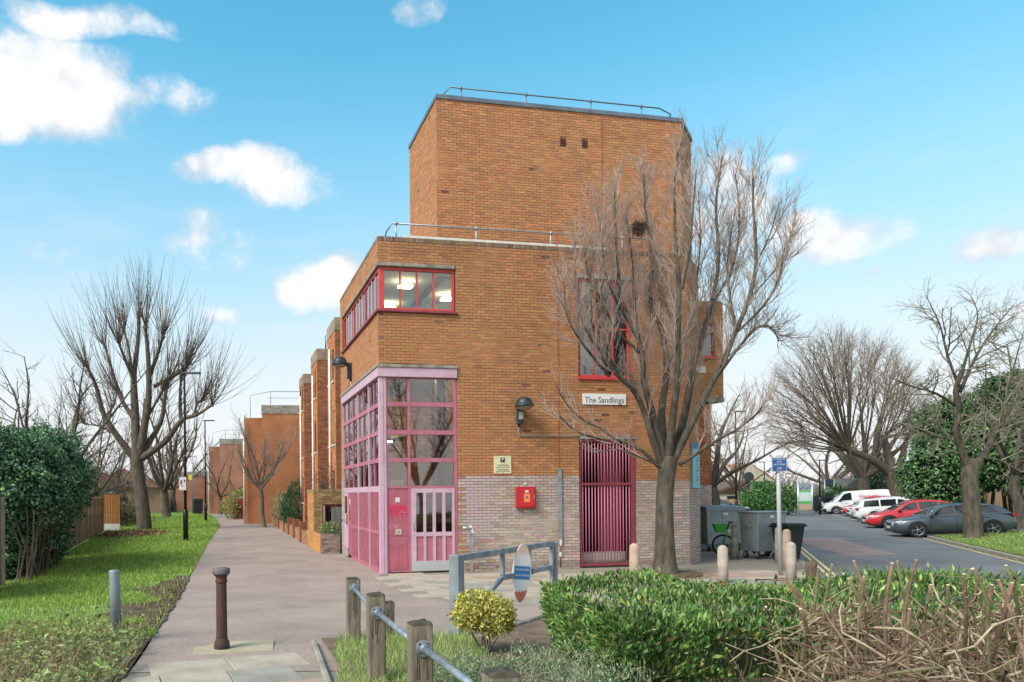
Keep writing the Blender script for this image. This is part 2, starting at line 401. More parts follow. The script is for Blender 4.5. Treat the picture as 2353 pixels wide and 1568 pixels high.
# ------------------------------------------------------------------ the ground
def interp(T, y):
    ys = [t[0] for t in T]
    if y <= ys[0]: return T[0][1]
    for (a, p), (b, q) in zip(T, T[1:]):
        if y <= b: return p + (q - p) * (y - a) / (b - a)
    return T[-1][1]
def strip(name, y0, y1, xl, xr, off, mat, nc=6, dy=.5, kind='structure', parent=None):
    V = []; Fc = []; Y = y0; rows = 0
    while True:
        a, b = xl(Y), xr(Y)
        for i in range(nc + 1):
            x = a + (b - a) * i / nc; V.append((x, Y, gz(x, Y) + off))
        rows += 1
        if Y >= y1 - 1e-6: break
        Y = min(y1, Y + (dy if Y < 20 else dy * 2))
    for j in range(rows - 1):
        for i in range(nc):
            k = j * (nc + 1) + i; Fc.append((k, k + 1, k + nc + 2, k + nc + 1))
    mb = MB(); mb.add(V, Fc); o = mb.build(name, mat, parent)
    if kind: o['kind'] = kind
    return o
m_soil = M('soil', '#5d5040', .95, col2='#3f3529', vscale=3, bump=.8, bscale=25)
m_mulch = M('mulch_soil', '#7a6654', .95, col2='#5a4a3c', vscale=5, bump=.9, bscale=30)
m_field = M('field', '#66783f', .95, col2='#4c5a30', vscale=.6, bump=.6, bscale=12)
m_verge = M('verge_turf', '#6f8a3a', .95, col2='#56702e', vscale=1.1, bump=.8, bscale=30)
m_path = M('path_tarmac', '#9d8b82', .9, col2='#8b7a72', vscale=.7, vdet=7, bump=.7, bscale=36, fine=.34, mid=.13, mscale=14, stain=('#726a5c', .55, .56, .72, .6))
m_road = M('road_asphalt', '#6e6e70', .88, col2='#5b5b5e', vscale=.45, vdet=7, bump=.5, bscale=90, fine=.28, mid=.10, mscale=9, stain=('#4d4d50', .5, .58, .75, .5))
m_bay = M('bay_asphalt', '#675f5c', .9, col2='#544e4c', vscale=.8, bump=.5, bscale=120, fine=.2)
m_patch = M('patch_asphalt', '#8d7774', .9, col2='#7c6a67', vscale=1.2, bump=.5, bscale=120, fine=.2)
m_flagbase = M('joint_sand', '#857d70', .95, bump=.5, bscale=60)
m_flag = M('flagstone', '#aea292', .85, col2='#978b7e', vscale=2.2, vdet=6, bump=.35, bscale=70, fine=.12, mid=.10, stain=('#7c7468', 1.6, .58, .74, .7))
m_flag2 = M('flagstone_warm', '#a68f80', .85, col2='#8d7a6d', vscale=2.2, vdet=6, bump=.35, bscale=70, fine=.07)
m_flag3 = M('flagstone_grey', '#9a958b', .85, col2='#807a72', vscale=2.0, vdet=6, bump=.35, bscale=70, fine=.07)
m_kerb = M('kerb_concrete', '#9a9388', .9, col2='#7c766b', vscale=3, bump=.4, bscale=60)
m_yellow = M('line_yellow', '#d8c684', .8, col2='#8f8665', vscale=9, vdet=6, vlo=.45, vhi=.75)
m_white_line = M('line_white', '#cfcdc6', .8, col2='#77787a', vscale=9, vdet=6, vlo=.4, vhi=.7)

def make_ground():
    ys = list(np.arange(-20, 4, 4)) + list(np.arange(4, 18, .5)) + list(np.arange(18, 60, 2)) + list(np.arange(60, 140, 8)) + [150, 180, 220, 300, 420, 600, 900]
    xs = [-600, -400, -250, -150, -100, -70, -50] + list(np.arange(-40, 42, 2.)) + [50, 60, 75, 100, 150, 250, 400, 600]
    V = [(x, y, gz(x, y) - .16) for y in ys for x in xs]; n = len(xs)
    Fc = [(j * n + i, j * n + i + 1, (j + 1) * n + i + 1, (j + 1) * n + i) for j in range(len(ys) - 1) for i in range(n - 1)]
    mb = MB(); mb.add(V, Fc, 0, True); tag(mb.build('ground', m_field), kind='structure')
make_ground()
PXL = [(4., -1.95), (6.5, -2.18), (7.87, -2.42), (12.1, -3.26), (17, -4.23), (24.3, -5.58), (35.5, -7.59), (47.7, -9.7), (57, -11.8), (82, -18), (110, -26)]
PVL = [(12.3, 5.5), (12.45, 2.88), (12.58, 1.46), (14.44, .62), (17.59, .29), (18.6, .2)]
path_l = lambda y: interp(PXL, y)
def path_r(y):
    if y < 12.4: return 5.5
    if y < 18.6: return interp(PVL, y)
    return max(1.4 - .197 * (y - 18.6), path_l(y) + 5.2)
kerb_l = lambda y: 10.1 + (y - 16.4) * .49
kerb_r = lambda y: 18.75 + (y - 21.2) * .49
strip('path', 6.9, 110, path_l, path_r, .0, m_path, 10, .25)
pav = strip('pavement', 10.5, 78, lambda y: (interp([(10.5, 5), (12.2, 3.4)] + PVL[1:], y) if y < 18.6 else .6), kerb_l, -.012, m_flagbase, 8, .5)
strip('road', 3, 66, kerb_l, kerb_r, -.085, m_road, 8, .5)
strip('side_road', 66, 76, lambda y: -10 + 0 * y, lambda y: 56, -.087, m_road, 20, 1)
strip('parking_bay', 31.6, 66, lambda y: kerb_r(y), lambda y: kerb_r(y) + 7.5, -.079, m_bay, 8, 1)
strip('verge_turf', 4.2, 31.6, lambda y: kerb_r(y) + .14, lambda y: kerb_r(y) + 13, .03, m_verge, 16, .5)
strip('lawn', 8.9, 100, lambda y: -8.3 - .27 * (y - 16.7) - 1.2, lambda y: path_l(y) - .02, .015, m_verge, 12, .5)
strip('weed_bed', 3.6, 8.9, lambda y: -9.5, lambda y: path_l(y) - .02, .012, m_soil, 8, .5)
strip('planting_bed', 3.0, 8.6, lambda y: -.30 if y < 7 else -.30 - (y - 7) * .18, lambda y: 6.6 + (y - 3) * .3, .025, m_mulch, 10, .4)
strip('planting_bed', 8.6, 10.5, lambda y: 1.35 + (y - 8.6) * .62, lambda y: 8.2, .022, m_mulch, 6, .4)
for nm, a, b, f in (('yellow_line', 9, 58, lambda y: kerb_l(y) + .22), ('yellow_line', 9, 31.4, lambda y: kerb_r(y) - .32)):
    strip(nm, a, b, f, lambda y, f=f: f(y) + .085, -.079, m_yellow, 1, 1)
strip('yellow_line', 9, 40, lambda y: kerb_l(y) + .40, lambda y: kerb_l(y) + .485, -.079, m_yellow, 1, 1)
strip('bay_line', 32.2, 62, lambda y: kerb_r(y) - .06, lambda y: kerb_r(y) + .05, -.072, m_white_line, 1, 1)
def patch(name, pts, off, mat):
    mb = MB(); mb.add([(x, y, gz(x, y) + off) for x, y in pts], [tuple(range(len(pts)))]); return tag(mb.build(name, mat), kind='structure')
patch('road_patch', [(15.1, 23.4), (16.9, 23.6), (18.0, 26.6), (20.2, 32.0), (18.6, 32.4), (16.8, 28.4)], -.080, m_patch)
patch('road_patch', [(17.6, 47), (19.6, 47.2), (21, 51.2), (18.8, 51)], -.080, m_patch)
patch('road_marking', [(23.0, 40.2), (23.9, 40.3), (23.95, 40.55), (23.0, 40.45)], -.078, m_white_line)

def stones(name, pt, dr, n, ln, w, z0, z1, mats):
    """a run of kerbstones, each an object of its own"""
    root = None; me = MB().box(.004, ln - .004, 0, w, z0, z1).mesh('kerbstone'); me.materials.append(mats)
    root = tag(empty(name, (pt[0], pt[1], 0)), kind='structure')
    a = math.atan2(dr[1], dr[0])
    for i in range(n):
        x, y = pt[0] + dr[0] * ln * i, pt[1] + dr[1] * ln * i
        o = link('kerbstone', me, root); o.location = (x - pt[0], y - pt[1], gz(x, y) + R_.uniform(-.004, .004)); o.rotation_euler = (R_.uniform(-.01, .01), math.atan2(gz(x, y) - gz(x + dr[0] * ln, y + dr[1] * ln), ln), a + R_.uniform(-.004, .004))
        b = o.modifiers.new('edge', 'BEVEL'); b.width = .015; b.segments = 1
    return root
stones('road_kerb', (kerb_l(12) - .06, 12.0), RD.normalized(), 52, .915, .14, -.3, .012, m_kerb)
stones('verge_kerb', (kerb_r(9), 9.0), RD.normalized(), 27, .915, .14, -.3, .045, m_kerb)
stones('bay_kerb', (kerb_r(41.5) - .2, 41.5), RD.normalized(), 4, .915, .14, -.3, .04, m_kerb)
stones('bed_edging', (-.24, 5.6), Vector((-.36, 2.6)).normalized(), 3, .915, .06, -.3, .06, m_kerb)
stones('bed_edging', (1.30, 8.56), Vector((.62, 1)).normalized(), 3, .75, .05, -.3, .05, m_kerb)
stones('path_edging', (path_l(4.8) - .06, 4.8), Vector((-.32, 2.6)).normalized(), 3, .915, .06, -.3, .05, m_kerb)

TH = math.atan(.1965); CT, ST = math.cos(TH), math.sin(TH); C0 = Vector((.257, 18.6))
def W2(s, d): return Vector((C0.x + CT * s - ST * d, C0.y + ST * s + CT * d))
def L2(x, y):
    x -= C0.x; y -= C0.y; return CT * x + ST * y, -ST * x + CT * y
TREE = Vector((7.25, 18.1))
def flags(parent, cells, ang, mats, th=.03):
    for (x, y, w, h) in cells:
        k = (round(w, 2), round(h, 2), R_.randrange(len(mats)))
        if k not in FLAG_ME:
            me = MB().box(-w / 2 + .006, w / 2 - .006, -h / 2 + .006, h / 2 - .006, -th, .0).mesh('flagstone'); me.materials.append(mats[k[2]]); FLAG_ME[k] = me
        o = link('flagstone', FLAG_ME[k], parent); z = gz(x, y)
        sl = (gz(x, y + .3) - gz(x, y - .3)) / .6
        o.location = (x, y, z + .008 + R_.uniform(-.003, .003)); o.rotation_euler = (math.atan(sl) * math.cos(ang) + R_.uniform(-.006, .006), -math.atan(sl) * math.sin(ang) * -1 * 0 + R_.uniform(-.006, .006), ang + R_.uniform(-.004, .004))
        b = o.modifiers.new('edge', 'BEVEL'); b.width = .008; b.segments = 1
FLAG_ME = {}
cells = []
d = -.32; row = 0
while d > -6.6:
    s = -.3 + (row % 2) * .45
    while s < 10:
        p = W2(s, d)
        if p.y < 18.5 and p.y > 11 and p.x > interp([(10.5, 4.6), (12.2, 3.2)] + PVL[1:], min(p.y, 18.5)) + .3 and p.x < kerb_l(p.y) - .55 and (p - TREE).length > .95:
            cells.append((p.x, p.y, .9, .6))
        s += .9
    d -= .6; row += 1
flags(pav, cells, TH, [m_flag, m_flag, m_flag2, m_flag3])
cells = []
a27 = math.atan2(.62, 1.73); ux, uy = math.cos(a27), math.sin(a27)
fp = tag(empty('footpath_paving', (0, 0, 0)), kind='structure')
row = 0; t = -.3
while t > -3.6:
    q = -.15 + (row % 2) * .3 - .9
    while q < 2.6:
        x = -2.27 + ux * q - uy * t * -1 * -1; y = 7.24 + uy * q + ux * t
        x = -2.27 + ux * q - uy * t; 
        if path_l(y) - .2 < x < -.42 - (y - 7) * .1 and y > 3.6: cells.append((x, y, .6 if row % 2 else .75, .6))
        q += .6 if row % 2 else .75
    t -= .6; row += 1
flags(fp, cells, a27, [m_flag, m_flag3, m_flag, m_flag2])
strip('path_base', 3.4, 7.2, lambda y: path_l(y) - .02, lambda y: -.3, -.006, m_flagbase, 4, .4)
# mossy slab the bollard stands on
tag(MB().prism([(-1.86, 7.72), (-1.05, 7.9), (-1.12, 8.5), (-1.62, 8.42), (-1.95, 8.1)], 0, .012).build('bollard_slab', M('mossy_slab', '#9b9274', .9, col2='#a99e8a', vscale=4, bump=.4), loc=(0, 0, gz(-1.5, 8.1) - .001)), kind='structure')

# ------------------------------------------------------------------ brickwork
m_mortar = M('mortar', '#6d4a39', .95, col2='#b8946c', vscale=.45, vdet=6, vlo=.53, vhi=.64, bump=.4, bscale=90)
m_mortar_d = M('mortar_dark', '#6b5648', .95, bump=.4, bscale=90)
m_brick = M('brick_face', (1.01, 1.03, 1.06), .85, col2=(.89, .90, .93), vscale=9, vdet=5, bump=.5, bscale=110, attr=True, fine=.06)
ORANGE = ['#b97f55', '#b67c52', '#ba8155', '#b37950', '#b87e55', '#b2774f', '#bb8356', '#b57b52', '#ad7651', '#a87353']
WORN = ['#b07c51', '#ad784e', '#b27e53', '#aa7650', '#b48055', '#a67350']
PURPLE = ['#b2a096', '#ac9b92', '#b7a69b', '#a5958c', '#ad9a8b', '#baa99e', '#a8998f', '#b3a298']
DARK = ['#8a6c55', '#7c6454', '#86705c', '#937258', '#6f5b4e']
def hole_segments(L, za, zb, holes, u0=0.):
    seg = [(u0, L)]
    for (h0, h1, hz0, hz1) in holes:
        if hz1 > za + .01 and hz0 < zb - .01:
            n = []
            for a, b in seg:
                if h1 <= a or h0 >= b: n.append((a, b))
                else:
                    if h0 - a > .02: n.append((a, h0))
                    if b - h1 > .02: n.append((h1, b))
            seg = n
    return seg
def brick_rects(L, z0, z1, holes=(), bl=.225, bh=.075, half=.1125, ph=0.):
    out = []; k = 0; z = z0
    while z + bh * .6 < z1:
        zt = min(z + bh, z1)
        for a, b in hole_segments(L, z, zt, holes):
            e = math.floor((a - (k % 2) * half - ph) / bl) * bl + (k % 2) * half + ph
            while e < b - .012:
                p, q = max(e, a), min(e + bl, b)
                if q - p > .03: out.append((p, q, z, zt))
                e += bl
        z += bh; k += 1
    return out
def wall_slab(mb, o, dr, L, z0, z1, holes=(), th=.24, u0=0., mi=0):
    """mortar body with openings; outward side is to the right of dr"""
    nx, ny = dr[1], -dr[0]
    zs = sorted({z0, z1, *[min(max(h[2], z0), z1) for h in holes], *[min(max(h[3], z0), z1) for h in holes]})
    for za, zb in zip(zs, zs[1:]):
        if zb - za < 1e-4: continue
        for a, b in hole_segments(L, za, zb, holes, u0):
            p = [(o[0] + dr[0] * a, o[1] + dr[1] * a), (o[0] + dr[0] * b, o[1] + dr[1] * b)]
            q = [(p[1][0] - nx * th, p[1][1] - ny * th), (p[0][0] - nx * th, p[0][1] - ny * th)]
            mb.prism(p + q, za, zb, mi=mi)
class Bricks:
    def __init__(s): s.V = []; s.C = []
    def wall(s, o, dr, rects, colf, proud=.0045, gap=.0055, depth=.03):
        r = np.array(rects); n = len(r)
        if n == 0: return
        nx, ny = dr[1], -dr[0]
        a = r[:, 0] + gap; b = r[:, 1] - gap; za = r[:, 2] + gap; zb = r[:, 3] - gap
        pr = proud + NR.normal(0, .0016, n); bk = np.full(n, proud - depth)
        def pt(u, w, z): return np.stack([o[0] + dr[0] * u + nx * w, o[1] + dr[1] * u + ny * w, z], 1)
        V = np.stack([pt(a, pr, za), pt(b, pr, za), pt(b, pr, zb), pt(a, pr, zb), pt(a, bk, za), pt(b, bk, za), pt(b, bk, zb), pt(a, bk, zb)], 1)
        s.V.append(V); s.C.append(colf(r))
    def build(s, name, parent, mat=None):
        me = np_mesh(name, np.concatenate(s.V), 8, [(0, 1, 2, 3), (1, 0, 4, 5), (3, 2, 6, 7), (0, 3, 7, 4), (2, 1, 5, 6)], np.concatenate(s.C))
        o = link(name, me, parent, [mat or m_brick]); o['kind'] = 'stuff'; return o
def col_of(palette, jit=.07):
    return lambda r: pal(len(r), palette, jit)
def facade_col(r, band=2.46):
    n = len(r); c = pal(n, ORANGE, .045); w = pal(n, WORN, .045); z = r[:, 2]; u = r[:, 0]
    f = np.clip((np.sin(u * 1.1 + z * .7) * .4 + np.sin(z * 1.9 + 1) * .3 + .35 + (z < 7.4) * .2), 0, 1)[:, None]
    c = np.where(NR.random((n, 1)) < f, w, c)
    soot = np.clip((z - 7.55) / .8, 0, 1) * .75 * (.6 + .4 * np.sin(u * 2.3) * np.sin(u * .9 + 2)) + .4 * np.clip((.45 - u) / .45, 0, 1) * (z > 5.3) * (z < 6.65) + .22 * (u < 2.1) * np.clip((z - 6.0) / .6, 0, 1) * (z < 6.62) * (.5 + .5 * np.sin(u * 5)) + .4 * (np.abs(u - 6.2) < .8) * np.clip((z - 4.75) / .3, 0, 1) * (z < 5.1) * .6
    soot = np.clip(soot + NR.normal(0, .12, n), 0, 1)[:, None]; c = c * (1 - .45 * soot) + pal(n, DARK, .06) * soot * .12
    odd = NR.random(n) < .007; c = np.where(odd[:, None], pal(n, ['#7d5a50', '#6f5048', '#8a6a58'], .1), c)
    p = pal(n, PURPLE, .06); mixr = pal(n, ['#ad7f63', '#b08a70'], .08)
    # patchy bleached render stain on the plinth, orange showing by the entrance
    pm = np.where((NR.random(n) < np.clip(.55 - (u - 2.0) * .45, 0, .55))[:, None], mixr, p)
    b = band if not np.ndim(band) else band
    low = z < np.where(u > 6.5, band - .16, band)
    c = np.where(low[:, None], pm, c)
    return np.clip(c * (1 - .25 * (z < .2))[:, None], .01, .9)

# ------------------------------------------------------------------ main building (local frame: x along the front, y into the block)
m_flash = M('lead_flashing', '#6f7a88', .5, .2, col2='#5a6470', vscale=3, bump=.3, bscale=40)
m_conc = M('weathered_concrete', '#a19a8e', .9, col2='#6f6a60', vscale=4, vdet=6, bump=.5, bscale=40)
m_lilac = M('lilac_paint', '#c9a9ba', .5, col2='#bb98aa', vscale=3, bump=.1, bscale=80, mid=.05, stain=('#8f6f78', 4, .62, .78, .6))
m_pink = M('pink_paint', '#b56e80', .5, col2='#a56072', vscale=3, bump=.1, bscale=80, mid=.06, stain=('#7d4a55', 4, .62, .78, .6))
m_pink2 = M('pink_panel', '#b06070', .55, col2='#a05362', vscale=4, bump=.1, bscale=80, mid=.06, stain=('#7d4550', 5, .6, .76, .6))
m_red = M('red_paint', '#cf4646', .5, col2='#b93c3e', vscale=5, bump=.1, bscale=80)
m_crimson = M('crimson_paint', '#8f3d49', .5, col2='#7d333f', vscale=5, bump=.1, bscale=80)
m_steel = M('galvanised', '#a9b0b6', .45, .6, col2='#878f98', vscale=9, vdet=5, bump=.1, bscale=50)
m_alu = M('brushed_aluminium', '#c2c6c8', .4, .5)
m_white = M('white_paint', '#dedcd6', .6, col2='#c6c3bb', vscale=6)
m_black = M('black_paint', '#17191c', .4)
m_glass = glass('window_glass', '#c9d2d6', .12)
m_glass_d = glass('screen_glass', '#d8dcde', .13)
m_room = M('plaster_room', '#c8c4ba', .9)
m_dark_room = M('dark_room', '#4b4a4a', .9)
m_lamp = M('lit_panel', '#ffe3a6', .5, emit=30.)
m_tube = M('lit_tube', '#ffffff', .5, emit=4.)

bld = empty('brick_building', (C0.x, C0.y, 0), TH, 'orange brick block with flat roof tower and pink glazed corner entrance', 'building')
FRONT_H = [(-.1, 2.035, -.5, 5.28), (-.1, 2.02, 6.62, 7.85), (5.42, 6.94, 5.07, 7.70), (5.41, 7.05, -.5, 3.50)]
LEFT_L = 6.2
LEFT_H = [(LEFT_L - 5.85, LEFT_L + .1, -.5, 5.26), (LEFT_L - 5.74, LEFT_L + .1, 6.62, 7.85)]
CH = (math.cos(rad(45)), math.sin(rad(45))); FL = 8.667; CHL = 1.52
PE = (FL + CH[0] * CHL, CH[1] * CHL)
TD, TS0, TS1, TZ = 1.5, 2.008, 9.52, 12.94
TE = (TS1 + CH[0] * 1.48, TD + CH[1] * 1.48)
def building():
    mb = MB(); TOP = 8.5
    wall_slab(mb, (0, 0), (1, 0), FL, -.3, TOP, FRONT_H)
    wall_slab(mb, (0, LEFT_L), (0, -1), LEFT_L, -.3, TOP, [h for h in LEFT_H] + [(LEFT_L - .24, LEFT_L + .1, -1, 99)])
    wall_slab(mb, (FL, 0), CH, CHL, -.3, TOP)
    wall_slab(mb, PE, (0, 1), 6, -.3, TOP)
    wall_slab(mb, (2.0, LEFT_L), (-1, 0), 1.99, -.3, TOP)
    mb.build('wall', m_mortar, bld)
    mt = MB()
    wall_slab(mt, (TS0, TD), (1, 0), TS1 - TS0, 0 + 8.0, TZ)
    wall_slab(mt, (TS0, TD + 3.06), (0, -1), 3.06 - .24, 8.0, TZ)
    wall_slab(mt, (TS1, TD), CH, 1.48, 5.5, TZ)
    wall_slab(mt, TE, (0, 1), 3, 5.5, TZ)
    mt.prism([(TS0 + .1, TD + 2.9), (TE[0] - .1, TD + 3.9), (TE[0] - .1, TD + 4.1), (TS0 + .1, TD + 3.06)], 8, TZ)
    mt.build('tower_wall', m_mortar, bld)
    # roofs and floors that close the volume
    rf = MB(); rf.prism([(.2, .2), (FL - .05, .2), (PE[0] - .2, PE[1] + .1), (PE[0] - .2, 6), (.2, 6)], 8.1, 8.28)
    rf.prism([(TS0 + .15, TD + .2), (TS1, TD + .2), (TE[0] - .2, TE[1]), (TE[0] - .2, TD + 3.8), (TS0 + .15, TD + 3.0)], TZ - .25, TZ - .1)
    rf.build('roof', m_conc, bld)
    fl = MB(); fl.box(.05, 9.4, .3, 6.15, 5.32, 5.5); fl.build('floor_slab', m_room, bld)
    # brickwork
    B_ = Bricks()
    front = brick_rects(FL, -.015, 8.385, FRONT_H)
    lead = {}
    full = [r for r in front if abs(r[1] - r[0] - .225) < 1e-3]
    def dist(r):
        p = W2(.5 * (r[0] + r[1]), 0); return (p.x ** 2 + p.y ** 2 + (.5 * (r[2] + r[3]) - CZ) ** 2)
    def hidden(r): return (r[2] < .75 and r[0] < 5.4) or (3.5 < r[0] < 4.2 and 1.5 < r[2] < 2.3) or (2.9 < r[0] < 3.6 and 2.4 < r[2] < 3.1) or 4.7 < r[0] < 4.95
    single = sorted([r for r in full if not hidden(r) and r[0] < 5.3], key=dist)[:300]
    sset = set(single)
    B_.wall((0, 0), (1, 0), [r for r in front if r not in sset], facade_col)
    lr = brick_rects(LEFT_L, -.015, 8.385, LEFT_H, ph=.1125)
    B_.wall((0, LEFT_L), (0, -1), lr, lambda r: np.where((r[:, 2] < 2.46)[:, None], pal(len(r), PURPLE, .09), pal(len(r), ORANGE, .065)))
    B_.wall((FL, 0), CH, brick_rects(CHL, -.015, 8.385), lambda r: np.where((r[:, 2] < 2.30)[:, None], pal(len(r), PURPLE, .09), pal(len(r), ORANGE, .065)))
    B_.wall(PE, (0, 1), brick_rects(6, -.015, 8.385), col_of(ORANGE))
    # soldier coping
    for o, dr, L in (((0, 0), (1, 0), FL), ((0, LEFT_L), (0, -1), LEFT_L), ((FL, 0), CH, CHL)):
        B_.wall(o, dr, brick_rects(L, 8.385, 8.505, bl=.075, bh=.12, half=0), col_of(DARK), proud=.010)
    # tower
    vents = [(3.66, 3.84, 11.93, 12.15), (4.33, 4.51, 11.93, 12.15)]
    B_.wall((TS0, TD), (1, 0), brick_rects(TS1 - TS0, 8.3, TZ, vents), lambda r: pal(len(r), ORANGE, .05))
    B_.wall((TS0, TD + 3.06), (0, -1), brick_rects(3.06, 8.3, TZ, ph=.06), lambda r: pal(len(r), ORANGE, .05))
    B_.wall((TS1, TD), CH, brick_rects(1.48, 6.0, TZ), lambda r: pal(len(r), ORANGE, .05))
    B_.build('brickwork', bld)
    # the nearest bricks, one by one
    vs = []
    for k in range(14):
        me = np_mesh('brick', np.array([[(-.1075, -.006 + R_.gauss(0, .0012), -.0325), (.1075, -.006, -.0325), (.1075, -.006, .0325), (-.1075, -.006, .0325), (-.1075, .024, -.0325), (.1075, .024, -.0325), (.1075, .024, .0325), (-.1075, .024, .0325)]]), 8, [(0, 1, 2, 3), (1, 0, 4, 5), (3, 2, 6, 7), (0, 3, 7, 4), (2, 1, 5, 6)], np.zeros((1, 3)))
        me.materials.append(m_brick); vs.append(me)
    def setc(me, c):
        a = me.attributes['Col']; a.data.foreach_set('color', np.tile(np.array([*c, 1], np.float32), 8))
    low_c = facade_col(np.array([(2.3 + .5 * k, 2.5 + .5 * k, 1.0, 1.1) for k in range(7)])); up_c = pal(7, WORN + ORANGE[:2], .05); low_c[2:] = pal(5, PURPLE, .05)
    for k in range(14): setc(vs[k], low_c[k] if k < 7 else up_c[k - 7])
    for r in single:
        low = r[2] < 2.46
        k = (min(6, max(0, int((r[0] - 2.0) * 2 + R_.gauss(0, 1.4)))) if low else 7 + R_.randrange(7))
        o = link('brick', vs[k], bld); o.location = (.5 * (r[0] + r[1]), R_.gauss(0, .0013), .5 * (r[2] + r[3]))
    # tower coping flashing
    fl = MB()
    def run(o, dr, L, z0, z1, out, mbx):
        wall_slab(mbx, (o[0] + dr[1] * out - dr[0] * 0, o[1] - dr[0] * out), dr, L, z0, z1, th=.3)
    run((TS0 - .03, TD), (1, 0), TS1 - TS0 + .04, TZ - .01, TZ + .11, .035, fl); run((TS0, TD + 3.06), (0, -1), 2.82, TZ - .012, TZ + .108, .035, fl); run((TS1 + .015, TD - .0), CH, 1.48, TZ - .011, TZ + .109, .035, fl)
    fl.build('tower_coping', m_flash, bld, .006)
    for i, x in enumerate((5.76, 6.43)):
        v = bx('air_vent', M('terracotta', '#6d4038', .8, bump=.5, bscale=70), bld, x - .09, x + .09, TD - .004, TD + .02, 11.93, 12.15)
        for j in range(4): bx('slat', M('terracotta_dark', '#51302b', .8), v, x - .08, x + .08, TD - .016, TD - .005, 11.95 + j * .05, 11.975 + j * .05)
    # roof kerb seen above the parapet
    bx('roof_upstand', m_white, bld, .75, 6.4, .26, .33, 8.2, 8.655)
    # railings
    def railing(pts, posts, zr, zb, r=.021, mat=m_steel, mat2=None):
        q = MB().tube(pts, r, 8).build('roof_railing', mat, bld)
        for (x, y) in posts:
            MB().tube([(x, y, zb), (x, y, zr + .03)], r * .95, 8).tube([(x, y, zr - .045), (x, y, zr + .045)], r * 1.6, 8).tube([(x, y, zb), (x, y, zb + .05)], r * 1.6, 8).build('rail_post', mat2 or mat, q)
    railing([(.42, 1.4, 8.62), (.42, .9, 8.95), (.45, .35, 8.97), (2.7, .33, 8.97), (4.8, .33, 8.97), (7.6, .33, 8.97)], [(.55, .33), (2.71, .33), (4.81, .33), (6.9, .33)], 8.97, 8.5)
    railing([(2.4, TD + 1.2, 13.05), (2.4, TD + .8, 13.46), (2.5, TD + .3, 13.46), (9.0, TD + .3, 13.46), (9.55, TD + .55, 13.45), (9.85, TD + 1.5, 13.4), (9.9, TD + 2, 13.05)], [(2.82, TD + .3), (4.78, TD + .3), (6.79, TD + .3), (8.42, TD + .3)], 13.46, 12.95, .02, M('rail_grey', '#6d7780', .5, .5))
    # lightning conductors
    m_cop = M('copper_strip', '#b0684c', .6, col2='#93573f', vscale=5)
    for x, y, za, zb, y2 in ((4.82, -.016, .6, 8.9, 0), (6.95, TD - .016, 8.4, 12.95, TD)):
        q = bx('conductor_strip', m_cop, bld, x - .013, x + .013, y - .004, y, za, zb)
        z = za + .4
        while z < zb: bx('clip', m_cop, q, x - .03, x + .03, y - .012, y - .0045, z, z + .025); z += .93
    # projecting bay and rear wing on the far side
    b2 = Bricks(); mw = MB(); BD = 4.2; bs0, bs1 = 10.0, 12.87; bw = [(10.55 - bs0, 12.55 - bs0, 6.55, 7.70)]
    wall_slab(mw, (bs0, BD), (1, 0), bs1 - bs0, 5.2, 8.45, bw); wall_slab(mw, (bs1, BD), (0, 1), 2.5, 5.2, 8.45, u0=.24)
    mw.box(bs0, bs1 - .26, BD + .26, BD + 2.4, 8.2, 8.3); mw.build('bay_wall', m_mortar, bld)
    b2.wall((bs0, BD), (1, 0), brick_rects(bs1 - bs0, 5.2, 8.45, bw), col_of(ORANGE))
    b2.wall((bs1, BD), (0, 1), brick_rects(2.5, 5.2, 8.45), col_of(ORANGE))
    WD = 9.0
    b2.wall((9.0, WD), (1, 0), brick_rects(6.86, 0, 8.0, [(5.9, 6.4, 2.6, 3.8)]), lambda r: np.where((r[:, 2] < 2.2)[:, None], pal(len(r), PURPLE, .09), pal(len(r), ['#9a5a38', '#8f5335', '#a4633f'], .1)))
    b2.build('bay_brickwork', bld)
    mw = MB(); wall_slab(mw, (9.0, WD), (1, 0), 6.86, -.2, 8.0, [(5.9, 6.4, 2.6, 3.8)]); wall_slab(mw, (15.86, WD), (0, 1), 6, -.2, 8.0, u0=.24); mw.build('rear_wing', m_mortar, bld)
    bx('window', m_dark_room, bld, 14.92, 15.38, WD + .1, WD + .12, 2.62, 3.78)
    bx('bay_soffit', m_conc, bld, bs0, bs1 + .02, BD - .02, BD + 2.4, 5.04, 5.2)
    window_grid('bay_window', (10.55, 12.55, BD + .06, 6.55, 7.70), 3, 1, .06)
